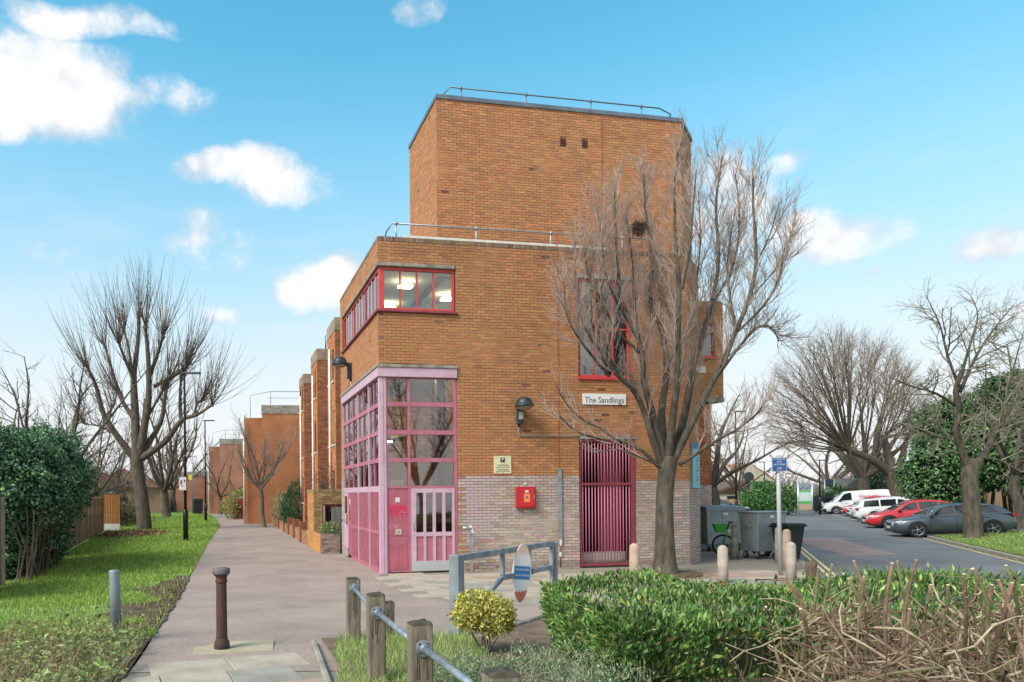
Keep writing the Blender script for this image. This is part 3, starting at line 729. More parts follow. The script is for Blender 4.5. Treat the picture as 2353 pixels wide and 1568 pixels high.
def window_grid(name, rc, nx, nz, fw, mat=None, gm=None, sill=True):
    """framed window on a front-facing plane: frame > pane, mullion"""
    x0, x1, y, z0, z1 = rc; mat = mat or m_red
    fr = MB(); fr.box(x0, x1, y - .03, y + .05, z0, z0 + fw); fr.box(x0, x1, y - .03, y + .05, z1 - fw, z1)
    fr.box(x0, x0 + fw, y - .03, y + .05, z0 + fw, z1 - fw); fr.box(x1 - fw, x1, y - .03, y + .05, z0 + fw, z1 - fw)
    f = fr.build(name, mat, bld, .004); m = fw * .55
    for i in range(1, nx):
        x = x0 + (x1 - x0) * i / nx; bx('mullion', mat, f, x - m / 2, x + m / 2, y - .02, y + .04, z0 + fw, z1 - fw)
    for j in range(1, nz):
        z = z0 + (z1 - z0) * j / nz; bx('transom', mat, f, x0 + fw, x1 - fw, y - .022, y + .042, z - m / 2, z + m / 2)
    for i in range(nx):
        for j in range(nz):
            xa = x0 + (x1 - x0) * i / nx + (fw if i == 0 else m / 2); xb = x0 + (x1 - x0) * (i + 1) / nx - (fw if i == nx - 1 else m / 2)
            za = z0 + (z1 - z0) * j / nz + (fw if j == 0 else m / 2); zb = z0 + (z1 - z0) * (j + 1) / nz - (fw if j == nz - 1 else m / 2)
            bx('pane', gm or m_glass, f, xa, xb, y + .008, y + .013, za, zb)
    if sill: bx('sill', mat, f, x0 - .03, x1 + .03, y - .12, y - .031, z0 - .06, z0 + .005)
    return f
building()

def corner_window():
    z0, z1 = 6.66, 7.75; LD = 5.70
    fr = MB()
    for za, zb in ((z0, z0 + .07), (z1 - .08, z1)):
        fr.box(.03, 2.0, .04, .11, za, zb); fr.box(.03, .10, .11, LD, za, zb)
    fr.box(.03, .16, .04, .17, z0 + .07, z1 - .08); fr.box(1.93, 2.0, .04, .11, z0 + .07, z1 - .08); fr.box(.03, .10, LD - .07, LD, z0 + .07, z1 - .08)
    f = fr.build('corner_window', m_red, bld, .004)
    tag(f, 'red framed strip window wrapping the corner')
    za, zb = z0 + .07, z1 - .08; xs = [.16, .58, 1.02, 1.46, 1.93]
    for i in range(4):
        if i: bx('mullion', m_red, f, xs[i] - .02, xs[i] + .02, .05, .105, za, zb)
        bx('pane', m_glass, f, xs[i] + (.02 if i else 0), xs[i + 1] - (.02 if i < 3 else 0), .075, .081, za, zb)
    n = 12; e = [.17 + (LD - .07 - .17) * i / n for i in range(n + 1)]
    for i in range(n):
        if i: bx('mullion', m_red if i % 4 == 0 else M('mullion_pale', '#d9a5a8', .5), f, .04, .105, e[i] - .022, e[i] + .022, za, zb)
        bx('pane', m_glass, f, .062, .068, e[i] + (.022 if i else 0), e[i + 1] - (.022 if i < n - 1 else 0), za, zb)
    s = MB(); s.prism([(-.07, -.07), (2.06, -.07), (2.06, .04), (.03, .04), (.03, 5.74), (-.07, 5.74)], 6.60, 6.657); s.build('sill', m_crimson, f, .004)
    s = MB(); s.prism([(-.035, -.035), (2.0, -.035), (2.0, .22), (.22, .22), (.22, 5.74), (-.035, 5.74)], 7.755, 7.848); s.build('window_lintel', m_conc, bld, .01)
    # office behind
    rm = MB(); rm.box(.26, 5.0, 5.6, 5.7, 5.5, 8.09); rm.box(4.9, 5.0, .3, 5.6, 5.5, 8.09); rm.box(2.3, 4.9, 4.4, 4.48, 5.5, 8.09); rm.build('office_partition', M('office_wall', '#b9bdc0', .9), bld)
    bx('office_ceiling', M('office_ceiling', '#c6c6c2', .9), bld, .26, 4.9, .26, 5.6, 8.02, 8.08)
    for (s_, d_) in ((1.22, 2.1), (1.29, 4.54), (2.81, 3.22), (3.4, 1.6)):
        q = bx('ceiling_light', m_white, bld, s_ - .05, s_ + .05, d_ - .05, d_ + .05, 7.90, 8.018)
        bx('diffuser', m_lamp, q, s_ - .20, s_ + .20, d_ - .12, d_ + .12, 7.83, 7.899, .02)
corner_window()

ROWS = [(4.22, 4.34, 4.925), (3.51, 3.635, 4.22), (2.81, 2.93, 3.51), (2.15, 2.215, 2.81)]
ZP = [(4.345, 4.925), (3.63, 4.22), (2.925, 3.51), (2.22, 2.81)]
def entrance():
    # fascia and flashing wrap the corner
    f = MB(); f.prism([(-.05, -.05), (2.03, -.05), (2.03, .14), (.14, .14), (.14, 5.84), (-.05, 5.84)], 4.965, 5.20); f.build('fascia', m_lilac, bld, .006)
    f = MB(); f.prism([(-.075, -.075), (2.032, -.075), (2.032, .2), (.2, .2), (.2, 5.845), (-.075, 5.845)], 5.203, 5.278); f.build('fascia_flashing', m_conc, bld, .006)
    # corner post
    p = MB(); p.box(-.01, .10, -.01, .10, 0, 4.96); p.box(.104, .17, .0, .08, 0, 4.96); p.box(.0, .08, .104, .17, 0, 4.96); p.build('corner_post', m_lilac, bld, .005)
    scr = MB(); scr.box(.174, 2.03, .03, .09, 4.93, 4.962); sc = scr.build('entrance_screen', m_pink, bld, .003)
    tag(sc, 'pink painted glazed screen with small panes')
    # front mullions
    for x0, x1 in ((.174, .20), (.735, .795), (1.955, 2.03)):
        bx('mullion', m_pink, sc, x0, x1, .01, .10, .02, 4.928)
    for i, (za, zb) in enumerate(((4.225, 4.34), (3.515, 3.625), (2.815, 2.92), (2.152, 2.215))):
        for a, b in ((.202, .733), (.797, 1.953)):
            bx('rail', m_pink, sc, a, b, .015, .09, za, zb)
    for za, zb in ZP:
        for a, b in ((.215, .72), (.81, 1.94)): bx('pane', m_glass_d, sc, a, b, .05, .056, za, zb)
    # panel beside the door
    pn = bx('entry_panel', m_pink2, sc, .202, .733, .03, .075, .93, 2.15)
    bx('lower_panel', m_pink, sc, .202, .733, .035, .075, .03, .928)
    for a, b in ((.235, .455), (.485, .70)): bx('panel_inset', m_pink2, sc, a, b, .026, .034, .09, .86)
    bx('notice', m_white, sc, .40, .51, .024, .0295, 1.80, 1.92)
    q = bx('intercom', m_alu, sc, .39, .55, .012, .0295, .98, 1.12); bx('button', M('amber', '#b58a4a', .4), sc, .44, .50, .006, .0115, 1.025, 1.08)
    # graffiti: red smear and pale scrawl
    pts = [(.23 + .46 * (i / 17) , 1.60 + .10 * math.sin(i * 1.9) + .05 * R_.random()) for i in range(18)]
    g = MB(); up = [(x, 1.72 + .045 * math.sin(i * 2.3) + .02 * R_.random()) for i, (x, _) in enumerate(pts)]; dn = [(x, 1.46 + .07 * math.sin(i * 1.3 + 1)) for i, (x, _) in enumerate(pts)]
    g.prism(up + dn[::-1], .0270, .0292, 'y'); g.build('graffiti', M('red_spray', '#c23350', .5, col2='#a93a5e', vscale=12, vlo=.4, vhi=.6), sc)
    for path in ([(.33, 1.20), (.28, 1.24), (.25, 1.19), (.28, 1.14), (.34, 1.15)], [(.37, 1.23), (.38, 1.15), (.42, 1.2), (.45, 1.14), (.48, 1.24)], [(.55, 1.15), (.57, 1.15)], [(.5, 1.52), (.56, 1.56), (.62, 1.53), (.68, 1.56)]):
        MB().tube(smooth_path([Vector((x, .026, z)) for x, z in path], 4), .0045, 5).build('scrawl', M('pale_pink', '#e2a3b4', .6), sc)
    # door
    D = MB(); z0, z1 = .04, 2.145
    slots = [(.93, 1.125), (1.19, 1.37), (1.445, 1.625), (1.70, 1.885)]
    D.box(.80, 1.95, -.005, .06, 2.035, z1); D.box(.80, 1.95, -.005, .06, .925, 1.03); D.box(.80, 1.95, -.005, .06, z0, .30)
    xs = [.80] + [v for s_ in slots for v in s_] + [1.95]
    for i in range(0, len(xs), 2): D.box(xs[i], xs[i + 1], -.005, .06, .30, .925); D.box(xs[i], xs[i + 1], -.005, .06, 1.03, 2.035)
    dr = D.build('entrance_door', m_lilac, bld); tag(dr, 'lilac entrance door with four glazed slots and steel kick plate')
    for a, b in slots:
        bx('pane', m_glass_d, dr, a, b, .03, .035, 1.03, 2.035); bx('lower_panel', m_pink, dr, a, b, .02, .05, .30, .925)
    bx('kick_plate', m_alu, dr, .80, 1.95, -.012, -.0055, .045, .285)
    MB().tube([(.865, -.006, 1.10), (.865, -.055, 1.12), (.865, -.055, 1.38), (.865, -.006, 1.40)], .013, 8).build('handle', m_steel, dr)
    # left flank: three bays
    bays = [(.174, 1.44, 2), (1.50, 3.10, 2), (3.16, 5.82, 3)]
    for a, b in ((1.44, 1.50), (3.10, 3.16), (5.82, 5.85)): bx('post', m_lilac, sc, -.006, .09, a, b, 0, 4.962)
    bx('head_rail', m_pink, sc, .01, .09, .174, 5.82, 4.93, 4.961)
    for a, b, n in bays:
        for za, zb in ((4.225, 4.34), (3.515, 3.625), (2.815, 2.92), (2.06, 2.215)):
            bx('rail', m_pink if za > 2.5 else m_lilac, sc, .01, .085, a, b, za, zb)
        w = (b - a) / n
        for i in range(n):
            y0, y1 = a + w * i + .035, a + w * (i + 1) - .035
            if i: bx('mullion', m_pink, sc, .012, .08, a + w * i - .034, a + w * i + .034, 2.216, 4.929)
            for za, zb in ZP: bx('pane', m_glass_d, sc, .045, .051, y0 if i else a, y1 if i < n - 1 else b, za, zb)
    # barred lower panels and the side door
    bx('backing_panel', m_crimson, sc, .07, .10, .174, 4.40, .1, 2.06)
    for a, b in ((.174, 1.44), (1.50, 3.10), (3.16, 4.40)):
        bx('rail', m_pink, sc, .012, .068, a, b, .98, 1.07); bx('rail', m_pink, sc, .01, .068, a, b, .0, .12)
        n = int((b - a) / .16)
        for i in range(n):
            y = a + (b - a) * (i + .5) / n
            for za, zb in ((.121, .979), (1.071, 2.059)): bx('bar', m_pink, sc, .015, .066, y - .03, y + .03, za, zb)
    sd = bx('side_door', m_lilac, bld, .012, .07, 5.02, 5.80, .28, 2.05); bx('kick_plate', m_alu, sd, .005, .0115, 5.04, 5.78, .03, .27); bx('pane', m_glass_d, sd, .006, .0115, 5.15, 5.66, 1.05, 1.95)
    MB().tube([(.012, 5.1, 1.0), (-.05, 5.1, 1.02), (-.05, 5.1, 1.38), (.012, 5.1, 1.40)], .014, 8).build('handle', m_white, sd)
    ep = bx('entry_panel', m_pink2, bld, .02, .06, 4.42, 5.0, .1, 2.05); bx('call_box', m_crimson, ep, .008, .0195, 4.62, 4.78, 1.2, 1.5); bx('notice', m_white, ep, .010, .0195, 4.64, 4.76, 1.7, 1.85)
    # lobby behind the glass
    lob = MB(); lob.box(.12, 2.3, .1, 5.85, -.02, .02); lob.build('lobby_floor', M('lobby_tile', '#6d6560', .6), bld)
    w = MB(); w.box(2.28, 2.4, .25, 5.85, 0, 5.3); w.box(.6, 2.28, 5.7, 5.85, 0, 5.3); w.build('lobby_wall', m_mortar, bld)
    bk = Bricks(); bk.wall((2.28, .26), (0, 1), [], col_of(WORN)); bk.wall((.9, 3.2), (1, 0), brick_rects(1.38, 0, 4.9), lambda r: np.where((r[:, 2] < 2.4)[:, None], pal(len(r), PURPLE, .08), pal(len(r), WORN, .08))); bk.build('lobby_brickwork', bld)
    w = MB(); w.box(.9, 2.28, 3.2, 3.35, 0, 5.3); w.build('lobby_partition', m_mortar_d, bld)
    bx('lobby_ceiling', m_room, bld, .1, 2.28, .12, 5.85, 5.28, 5.31)
    q = bx('lobby_fill_light', m_white, bld, .5, 1.9, 1.2, 1.5, 5.22, 5.278); bx('diffuser', m_lamp, q, .52, 1.88, 1.22, 1.48, 5.205, 5.2195)  # unseen fitting added to brighten the lobby behind the glass
    bx('lobby_column', m_crimson, bld, 1.72, 1.95, .75, .95, 0.02, 5.28)
    q = MB(); q.box(-.22, .22, -.03, .03, -.045, .045, 0, Matrix.Translation((1.22, 3.1, 3.72)) @ Matrix.Rotation(-.2, 4, 'Y')); q.build('bulkhead_light', m_white, bld, .01)
    bx('strip_light', m_tube, bld, .22, .7, 1.6, 1.66, 3.42, 3.47)
    bx('lobby_notice', m_white, bld, .98, 1.4, 3.17, 3.19, 2.2, 2.42)
entrance()

def openings():
    # tall window
    bx('window_lintel', m_conc, bld, 5.40, 6.96, -.02, .2, 7.70, 7.80)
    tag(window_grid('stair_window', (5.42, 6.94, .07, 5.07, 7.70), 3, 2, .07, m_red, glass('stair_glass', '#7e8a92', .22)), 'tall red framed window in three bays')
    rm = MB(); rm.box(5.0, 7.4, 1.35, 1.4, 5.0, 7.9); rm.box(5.0, 5.05, .25, 1.35, 5.0, 7.9); rm.box(7.35, 7.4, .25, 1.35, 5.0, 7.9); rm.build('stair_room', m_dark_room, bld)
    cu = MB()
    for k, (a, b) in enumerate(((5.5, 5.74), (6.4, 6.62), (6.64, 6.88))):
        n = 9; pts = [(a + (b - a) * i / n, .20 + .02 * math.sin(i * 2.4)) for i in range(n + 1)]
        cu.prism(pts + [(x, y + .012) for x, y in pts[::-1]], 5.15, 7.66)
    cu.build('net_curtain', M('net_curtain', '#b7aeb8', .9), bld)
    # gate
    x0, x1, z1 = 5.42, 7.04, 3.42
    bx('gate_lintel', m_conc, bld, 5.36, 7.10, -.015, .22, 3.43, 3.50)
    fr = MB(); fr.box(x0, x0 + .06, .02, .08, .0, z1); fr.box(x1 - .11, x1, -.005, .10, .0, z1); fr.box(x0 + .06, x1 - .11, .02, .08, z1 - .06, z1); fr.box(x0 + .06, x1 - .11, .02, .08, .04, .10); fr.box(x0 + .06, x1 - .11, .018, .085, 2.19, 2.26)
    g = fr.build('security_gate', m_crimson, bld, .004); tag(g, 'crimson barred security gate')
    n = 16
    for i in range(n):
        x = x0 + .06 + (x1 - x0 - .17) * (i + .5) / n
        me = MB().tube([(x, .05, .10), (x, .05, 2.19)], .013, 8).tube([(x, .05, 2.26), (x, .05, z1 - .06)], .013, 8).build('bar', M('gate_bar', '#bd7088', .5), g)
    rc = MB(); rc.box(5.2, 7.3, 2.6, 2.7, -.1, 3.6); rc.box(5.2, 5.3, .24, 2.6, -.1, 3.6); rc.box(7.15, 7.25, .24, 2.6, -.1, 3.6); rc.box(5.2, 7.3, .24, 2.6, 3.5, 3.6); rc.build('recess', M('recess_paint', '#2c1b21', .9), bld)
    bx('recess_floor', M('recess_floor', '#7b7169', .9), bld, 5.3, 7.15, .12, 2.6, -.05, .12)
    bx('step', M('step_tile', '#cdbfb0', .8, col2='#b3a594', vscale=6), bld, 5.5, 6.93, .35, .6, .12, .38)
    for i in range(9): bx('step_tile', m_white, bld, 5.62 + i * .145, 5.75 + i * .145, .34, .349, .16, .34)
    ig = MB(); ig.box(6.25, 6.30, .55, .6, .38, 3.4); ig.box(6.95, 7.0, .55, .6, .38, 3.4); ig.box(6.3, 6.95, .57, .59, .38, 3.4); q = ig.build('inner_gate', m_crimson, bld)
    for i in range(10): bx('bar', M('gate_bar2', '#b85f7d', .5), q, 6.33 + i * .062, 6.355 + i * .062, .54, .566, .4, 3.38)
openings()

# ---- things fixed to the front
def on_front(name, s, z, label, cat, d=0., group=None, rz=TH):
    p = W2(s, d); return empty(name, (p.x, p.y, z), rz, label, cat, group)
def wall_lamp(root):
    m = M('lamp_body', '#262d33', .45, .2, col2='#353d44', vscale=8)
    MB().lathe([(.0, .21), (.08, .20), (.16, .155), (.21, .07), (.225, .0), (.245, -.005), (.245, -.05), (.215, -.055)], 20, (0, -.36, .05)).build('dome', m, root)
    MB().lathe([(.21, -.055), (.17, -.10), (.10, -.13), (.0, -.14)], 20, (0, -.36, .05)).build('lens', M('lamp_lens', '#8f8377', .3), root)
    MB().box(-.05, .05, -.36, -.05, -.03, .06).box(-.075, .075, -.14, -.008, -.42, .06).build('bracket', m, root, .006)
    q = bx('gear_box', M('lamp_gear', '#aab0b2', .5), root, -.055, .06, -.152, -.141, -.30, -.10)
    MB().tube([(-.015, -.05, -.42), (-.015, -.03, -.50)], .022, 8).build('gland', m_black, root)
lamp = on_front('wall_lamp', 3.72, 4.22, 'dark domed wall lamp on the front above the red cabinet', 'lamp'); wall_lamp(lamp)
cd = on_front('conduit', 3.70, 3.72, 'thin grey conduit running from the domed lamp to the barred gate', 'pipe')
MB().tube(smooth_path([Vector(p) for p in ((0, -.03, 0), (0, -.03, -.12), (.02, -.03, -.20), (.10, -.03, -.22), (.9, -.03, -.22), (1.7, -.03, -.22))], 4), .013, 8).build('pipe', m_steel, cd)
for p in ((0, 0, -.05), (.45, 0, -.22), (.9, 0, -.22), (1.4, 0, -.22)): bx('clip', m_steel, cd, p[0] - .02, p[0] + .02, -.035, -.007, p[2] - .018, p[2] + .018)
p = W2(-.0, 4.05)
lamp2 = empty('wall_lamp', (p.x, p.y, 5.95), TH - math.pi / 2, 'dark domed lamp sticking out from the side wall above the pink fascia', 'lamp'); wall_lamp(lamp2)
MB().tube([(0, -.03, -.5), (.0, -.03, -.62), (.7, -.03, -.80), (1.2, -.03, -.85)], .014, 8).build('cable', m_white, lamp2)
cab = on_front('fire_cabinet', 3.865, 1.60, 'red metal cabinet with orange sticker on the brick plinth', 'cabinet')
MB().box(-.265, .265, -.12, -.008, 0, .57).build('body', M('cabinet_red', '#b3202c', .4, col2='#a11b27', vscale=8), cab, .02)
MB().box(-.215, .215, -.132, -.121, .05, .52).build('door', M('cabinet_red2', '#c0252f', .4), cab, .008)
bx('sticker', M('orange_sticker', '#e08a55', .6), cab, -.075, .085, -.136, -.1325, .17, .39)
MB().lathe([(.03, 0), (.03, .002)], 12, (0, 0, 0), T=Matrix.Translation((.005, -.1365, .29)) @ Matrix.Rotation(math.pi / 2, 4, 'X')).build('emblem', M('emblem_grey', '#6b5a66', .6), cab)
bx('label_plate', m_white, cab, -.045, .045, -.136, -.1325, .42, .475); bx('latch', M('latch_gold', '#c79a6a', .4, .5), cab, .195, .208, -.145, -.1325, .22, .34)
bx('wall_tab', m_white, cab, -.03, .035, -.02, -.008, .61, .68)
ps = on_front('parking_sign', 3.25, 2.745, 'cream parking notice with black P square above the red cabinet', 'sign')
bx('board', M('cream_board', '#d9d2b0', .6, col2='#c6bd9a', vscale=6), ps, -.235, .235, -.03, -.008, -.23, .23)
bx('symbol', m_black, ps, -.06, .06, -.0335, -.0305, .06, .185)
m_ink = M('ink', '#4d4a38', .7)
text('letter', 'P', .135, m_white, ps, (0, -.036, .125))
for t, zz, sz in (('House Parking', -.01, .052), ('Visitors residents only', -.065, .040), ('Your parking may', -.125, .046), ('be under enforcement', -.17, .042)):
    text('lettering', t, sz, m_ink, ps, (0, -.0325, zz))
for x in (-.155, 0.01): bx('screw', m_ink, ps, x - .012, x + .012, -.033, -.0305, -.215, -.195)
ns = on_front('name_sign', 6.14, 4.49, 'white street name board reading The Sandlings behind the tree', 'sign')
bx('board', M('enamel_white', '#e3e3e2', .4), ns, -.625, .625, -.03, -.008, -.145, .145)
text('lettering', 'The Sandlings', .225, M('letter_grey', '#3f3f45', .5), ns, (0, -.0325, -.03), xs=.93)
cv = on_front('cable_cover', 4.84, .60, 'tall galvanised cable cover strip between red cabinet and gate', 'strip')
bx('cover', m_steel, cv, -.045, .045, -.05, -.012, .05, 2.06); bx('label_plate', m_white, cv, -.03, .03, -.054, -.0505, .0, .17)
MB().tube([(0, -.02, -.55), (0, -.02, -.02)], .014, 6).build('earth_rod', M('rust', '#7a4b3a', .9), cv); bx('tag', m_white, cv, -.04, .02, -.05, -.036, -.28, -.16)
sp = on_front('stand_pipe', 2.28, 0, 'short grey post with slanted top beside the pink door frame', 'post', d=-.25)
bx('post', m_steel, sp, .0, .06, -.02, .03, 0, 1.02); MB().box(-.03, .03, -.03, .04, 0, .20, 0, Matrix.Translation((.06, 0, 1.0)) @ Matrix.Rotation(-.35, 4, 'Y')).build('cap', m_white, sp); MB().tube([(-.2, .0, 1.14), (.03, .0, 1.10)], .04, 8).build('arm', m_steel, sp)
p = W2(FL + CH[0] * .72, CH[1] * .72)
bn = empty('banner_sign', (p.x, p.y, 0), TH + rad(45), 'tall turquoise banner sign on the angled brick corner', 'sign')
bx('board', M('turquoise_board', '#7fc3cf', .5), bn, -.48, .48, -.05, -.015, 2.10, 3.38); bx('header', M('blue_header', '#3c6fa8', .5), bn, -.48, .48, -.054, -.0505, 3.20, 3.38)
for i in range(9): bx('emblem', M('navy_ink', '#35506b', .6), bn, .02 + .1 * math.sin(i * 2), .16 + .12 * math.sin(i * 2 + .6), -.054, -.0505, 2.3 + i * .09, 2.34 + i * .09)

# ------------------------------------------------------------------ the stepped flats behind
m_farbrick = None
def brick_tex(name, c1, c2, mo, scale=1.):
    m = bpy.data.materials.new(name); m.use_nodes = True; nt = m.node_tree; P = nt.nodes['Principled BSDF']; P.inputs['Roughness'].default_value = .9
    tc = nt.nodes.new('ShaderNodeTexCoord'); sx = nt.nodes.new('ShaderNodeSeparateXYZ'); nt.links.new(tc.outputs['Object'], sx.inputs[0])
    ad = nt.nodes.new('ShaderNodeMath'); ad.operation = 'ADD'; nt.links.new(sx.outputs[0], ad.inputs[0]); nt.links.new(sx.outputs[1], ad.inputs[1])
    cb = nt.nodes.new('ShaderNodeCombineXYZ'); nt.links.new(ad.outputs[0], cb.inputs[0]); nt.links.new(sx.outputs[2], cb.inputs[1])
    b = nt.nodes.new('ShaderNodeTexBrick'); nt.links.new(cb.outputs[0], b.inputs['Vector']); b.inputs['Color1'].default_value = (*lin(c1), 1); b.inputs['Color2'].default_value = (*lin(c2), 1); b.inputs['Mortar'].default_value = (*lin(mo), 1)
    b.inputs['Scale'].default_value = 1; b.inputs['Brick Width'].default_value = .225; b.inputs['Row Height'].default_value = .075; b.inputs['Mortar Size'].default_value = .006
    nz = nt.nodes.new('ShaderNodeTexNoise'); nt.links.new(tc.outputs['Object'], nz.inputs['Vector']); nz.inputs['Scale'].default_value = .7; nz.inputs['Detail'].default_value = 6
    mr = nt.nodes.new('ShaderNodeMapRange'); nt.links.new(nz.outputs['Fac'], mr.inputs[0]); mr.inputs[1].default_value = .3; mr.inputs[2].default_value = .7; mr.inputs[3].default_value = .78; mr.inputs[4].default_value = 1.15
    sc = nt.nodes.new('ShaderNodeVectorMath'); sc.operation = 'SCALE'; nt.links.new(b.outputs['Color'], sc.inputs[0]); nt.links.new(mr.outputs[0], sc.inputs[3]); nt.links.new(sc.outputs[0], P.inputs['Base Color'])
    return m
m_fb = brick_tex('far_brick', '#b97a52', '#ac6f4a', '#8a6650')
m_fb2 = brick_tex('far_brick_dull', '#a8765c', '#9a6a54', '#80604f')
def terrace():
    T = empty('stepped_flats', (C0.x, C0.y, 0), TH, 'row of stepped brick flats with concrete parapets behind the pink entrance', 'building')
    mw = MB(); B_ = Bricks(); m_w = M('win_dark', '#2a2c31', .15, spec=.8)
    blocks = [(.24, 9.0, 11.1, 8.6), (.18, 14.0, 16.2, 8.4), (.12, 19.0, 21.1, 8.1)]
    for bi, (s0, d0, d1, h) in enumerate(blocks):
        cb = .5; wins = [(a, b, z0, z1) for a, b in ((.25, .75), (1.25, 1.75)) for z0, z1 in ((1.6, 2.9), (3.9, 5.2), (6.3, 7.5))]
        wall_slab(mw, (s0, d1), (0, -1), d1 - d0, 0, h - cb, [(a, b, z0, z1) for a, b, z0, z1 in wins], u0=0)
        wall_slab(mw, (s0 + .24, d0), (1, 0), 1.9, 0, h - cb); mw.box(s0 + .24, s0 + 2, d0 + .24, d1, h - cb - .2, h - cb)
        B_.wall((s0, d1), (0, -1), brick_rects(d1 - d0, 0, h - cb, wins, ph=.11), col_of(['#c07a4a', '#b87345', '#c98550', '#ad6b43'], .1))  # brighter bricks: light on the side faces put into the colour
        B_.wall((s0, d0), (1, 0), brick_rects(2.1, 0, h - cb), col_of(['#9c6344', '#935c40', '#a56b49', '#885540'], .1))  # darker bricks: shade on the front faces put into the colour
        bx('parapet', M('parapet_concrete', '#a3917d', .9, col2='#7f6f5f', vscale=3, vdet=6, bump=.5, bscale=40), T, s0 - .02, s0 + 2.2, d0 - .02, d1 + .02, h - cb, h, .01)
        for a, b, z0, z1 in wins:
            w = bx('window', m_w, T, s0 + .10, s0 + .13, d1 - b, d1 - a, z0, z1); bx('sill', m_white, w, s0 - .05, s0 + .10, d1 - b - .04, d1 - a + .04, z0 - .06, z0)
            bx('frame', m_white, w, s0 + .07, s0 + .099, d1 - (a + b) / 2 - .02, d1 - (a + b) / 2 + .02, z0, z1)
        pp = MB().tube([(s0 - .06, d1 - .98, .1), (s0 - .06, d1 - .98, h - 1.0)], .045, 8); pp.build('downpipe', m_white, T)
        r = MB().tube([(s0 + .5, d0 + .9, h), (s0 + .5, d0 + .3, h + .55), (s0 + 1.8, d0 + .3, h + .55)], .02, 6).tube([(s0 + .5, d0 + .9, h), (s0 + .5, d0 + .9, h + .75), (s0 + .9, d0 + .9, h + .9), (s0 + .9, d0 + 1.6, h + .9)], .02, 6).tube([(s0 + .9, d0 + .3, h), (s0 + .9, d0 + .3, h + .55)], .02, 6).build('roof_railing', M('rail_dark', '#4a4f57', .5, .5), T)
    wall_slab(mw, (1.9, 40), (0, -1), 34, 0, 7.9)
    mw.box(2.2, 8, 6.4, 40, 0, 7.8)
    mw.build('wall', m_mortar, T); B_.build('brickwork', T)
terrace()
def far_block(name, x0, x1, y0, y1, h, label, mat, rail=True):
    o = empty(name, (x0, y0, 0), .12, label, 'building')
    w, dp = x1 - x0, y1 - y0
    bx('wall', mat, o, 0, w, 0, dp, 0, h - .7); bx('parapet', m_conc, o, -.03, w + .03, -.03, dp + .03, h - .7, h - .1)
    bx('stair_tower', mat, o, -1.2, -.01, .8, dp - 1, 0, h - .9)
    for z in (1.2, 3.8, 6.3):
        for k in range(3):
            y = .9 + k * (dp - 2) / 3
            q = bx('window', M('win_dark', '#2a2c31', .15), o, -1.24, -1.205, y, y + 1, z, z + 1.3); bx('sill', m_white, q, -1.3, -1.2, y - .05, y + 1.05, z - .08, z - .001)
    for k in range(2): MB().tube([(-1.27, .55 + k * .9, 0), (-1.27, .55 + k * .9, h - 1)], .07, 6).build('downpipe', m_white, o)
    if rail:
        q = MB(); q.tube([(-.8, .4, h - .9), (-.8, .4, h + .6), (.6, .4, h + .9), (w, .4, h + .9)], .025, 6).tube([(.4, .4, h + .45), (w, .4, h + .45)], .02, 6)
        for k in range(4): q.tube([(.6 + k * (w - .8) / 3, .4, h), (.6 + k * (w - .8) / 3, .4, h + .9)], .025, 6)
        q.build('roof_railing', M('rail_pale', '#8b9198', .5, .3), o)
    return o
far_block('apartment_block', -7.4, .6, 51, 60, 8.3, 'plain brick block with roof railing standing behind the bare pollard by the path', m_fb)
far_block('apartment_block', -16.2, -8.5, 80, 90, 8.2, 'farthest brick block at the end of the path behind thin trees', m_fb2)
far_block('apartment_block', -26, -17.5, 96, 104, 5.2, 'low brick flats closing the far end of the grass strip', m_fb2, False)

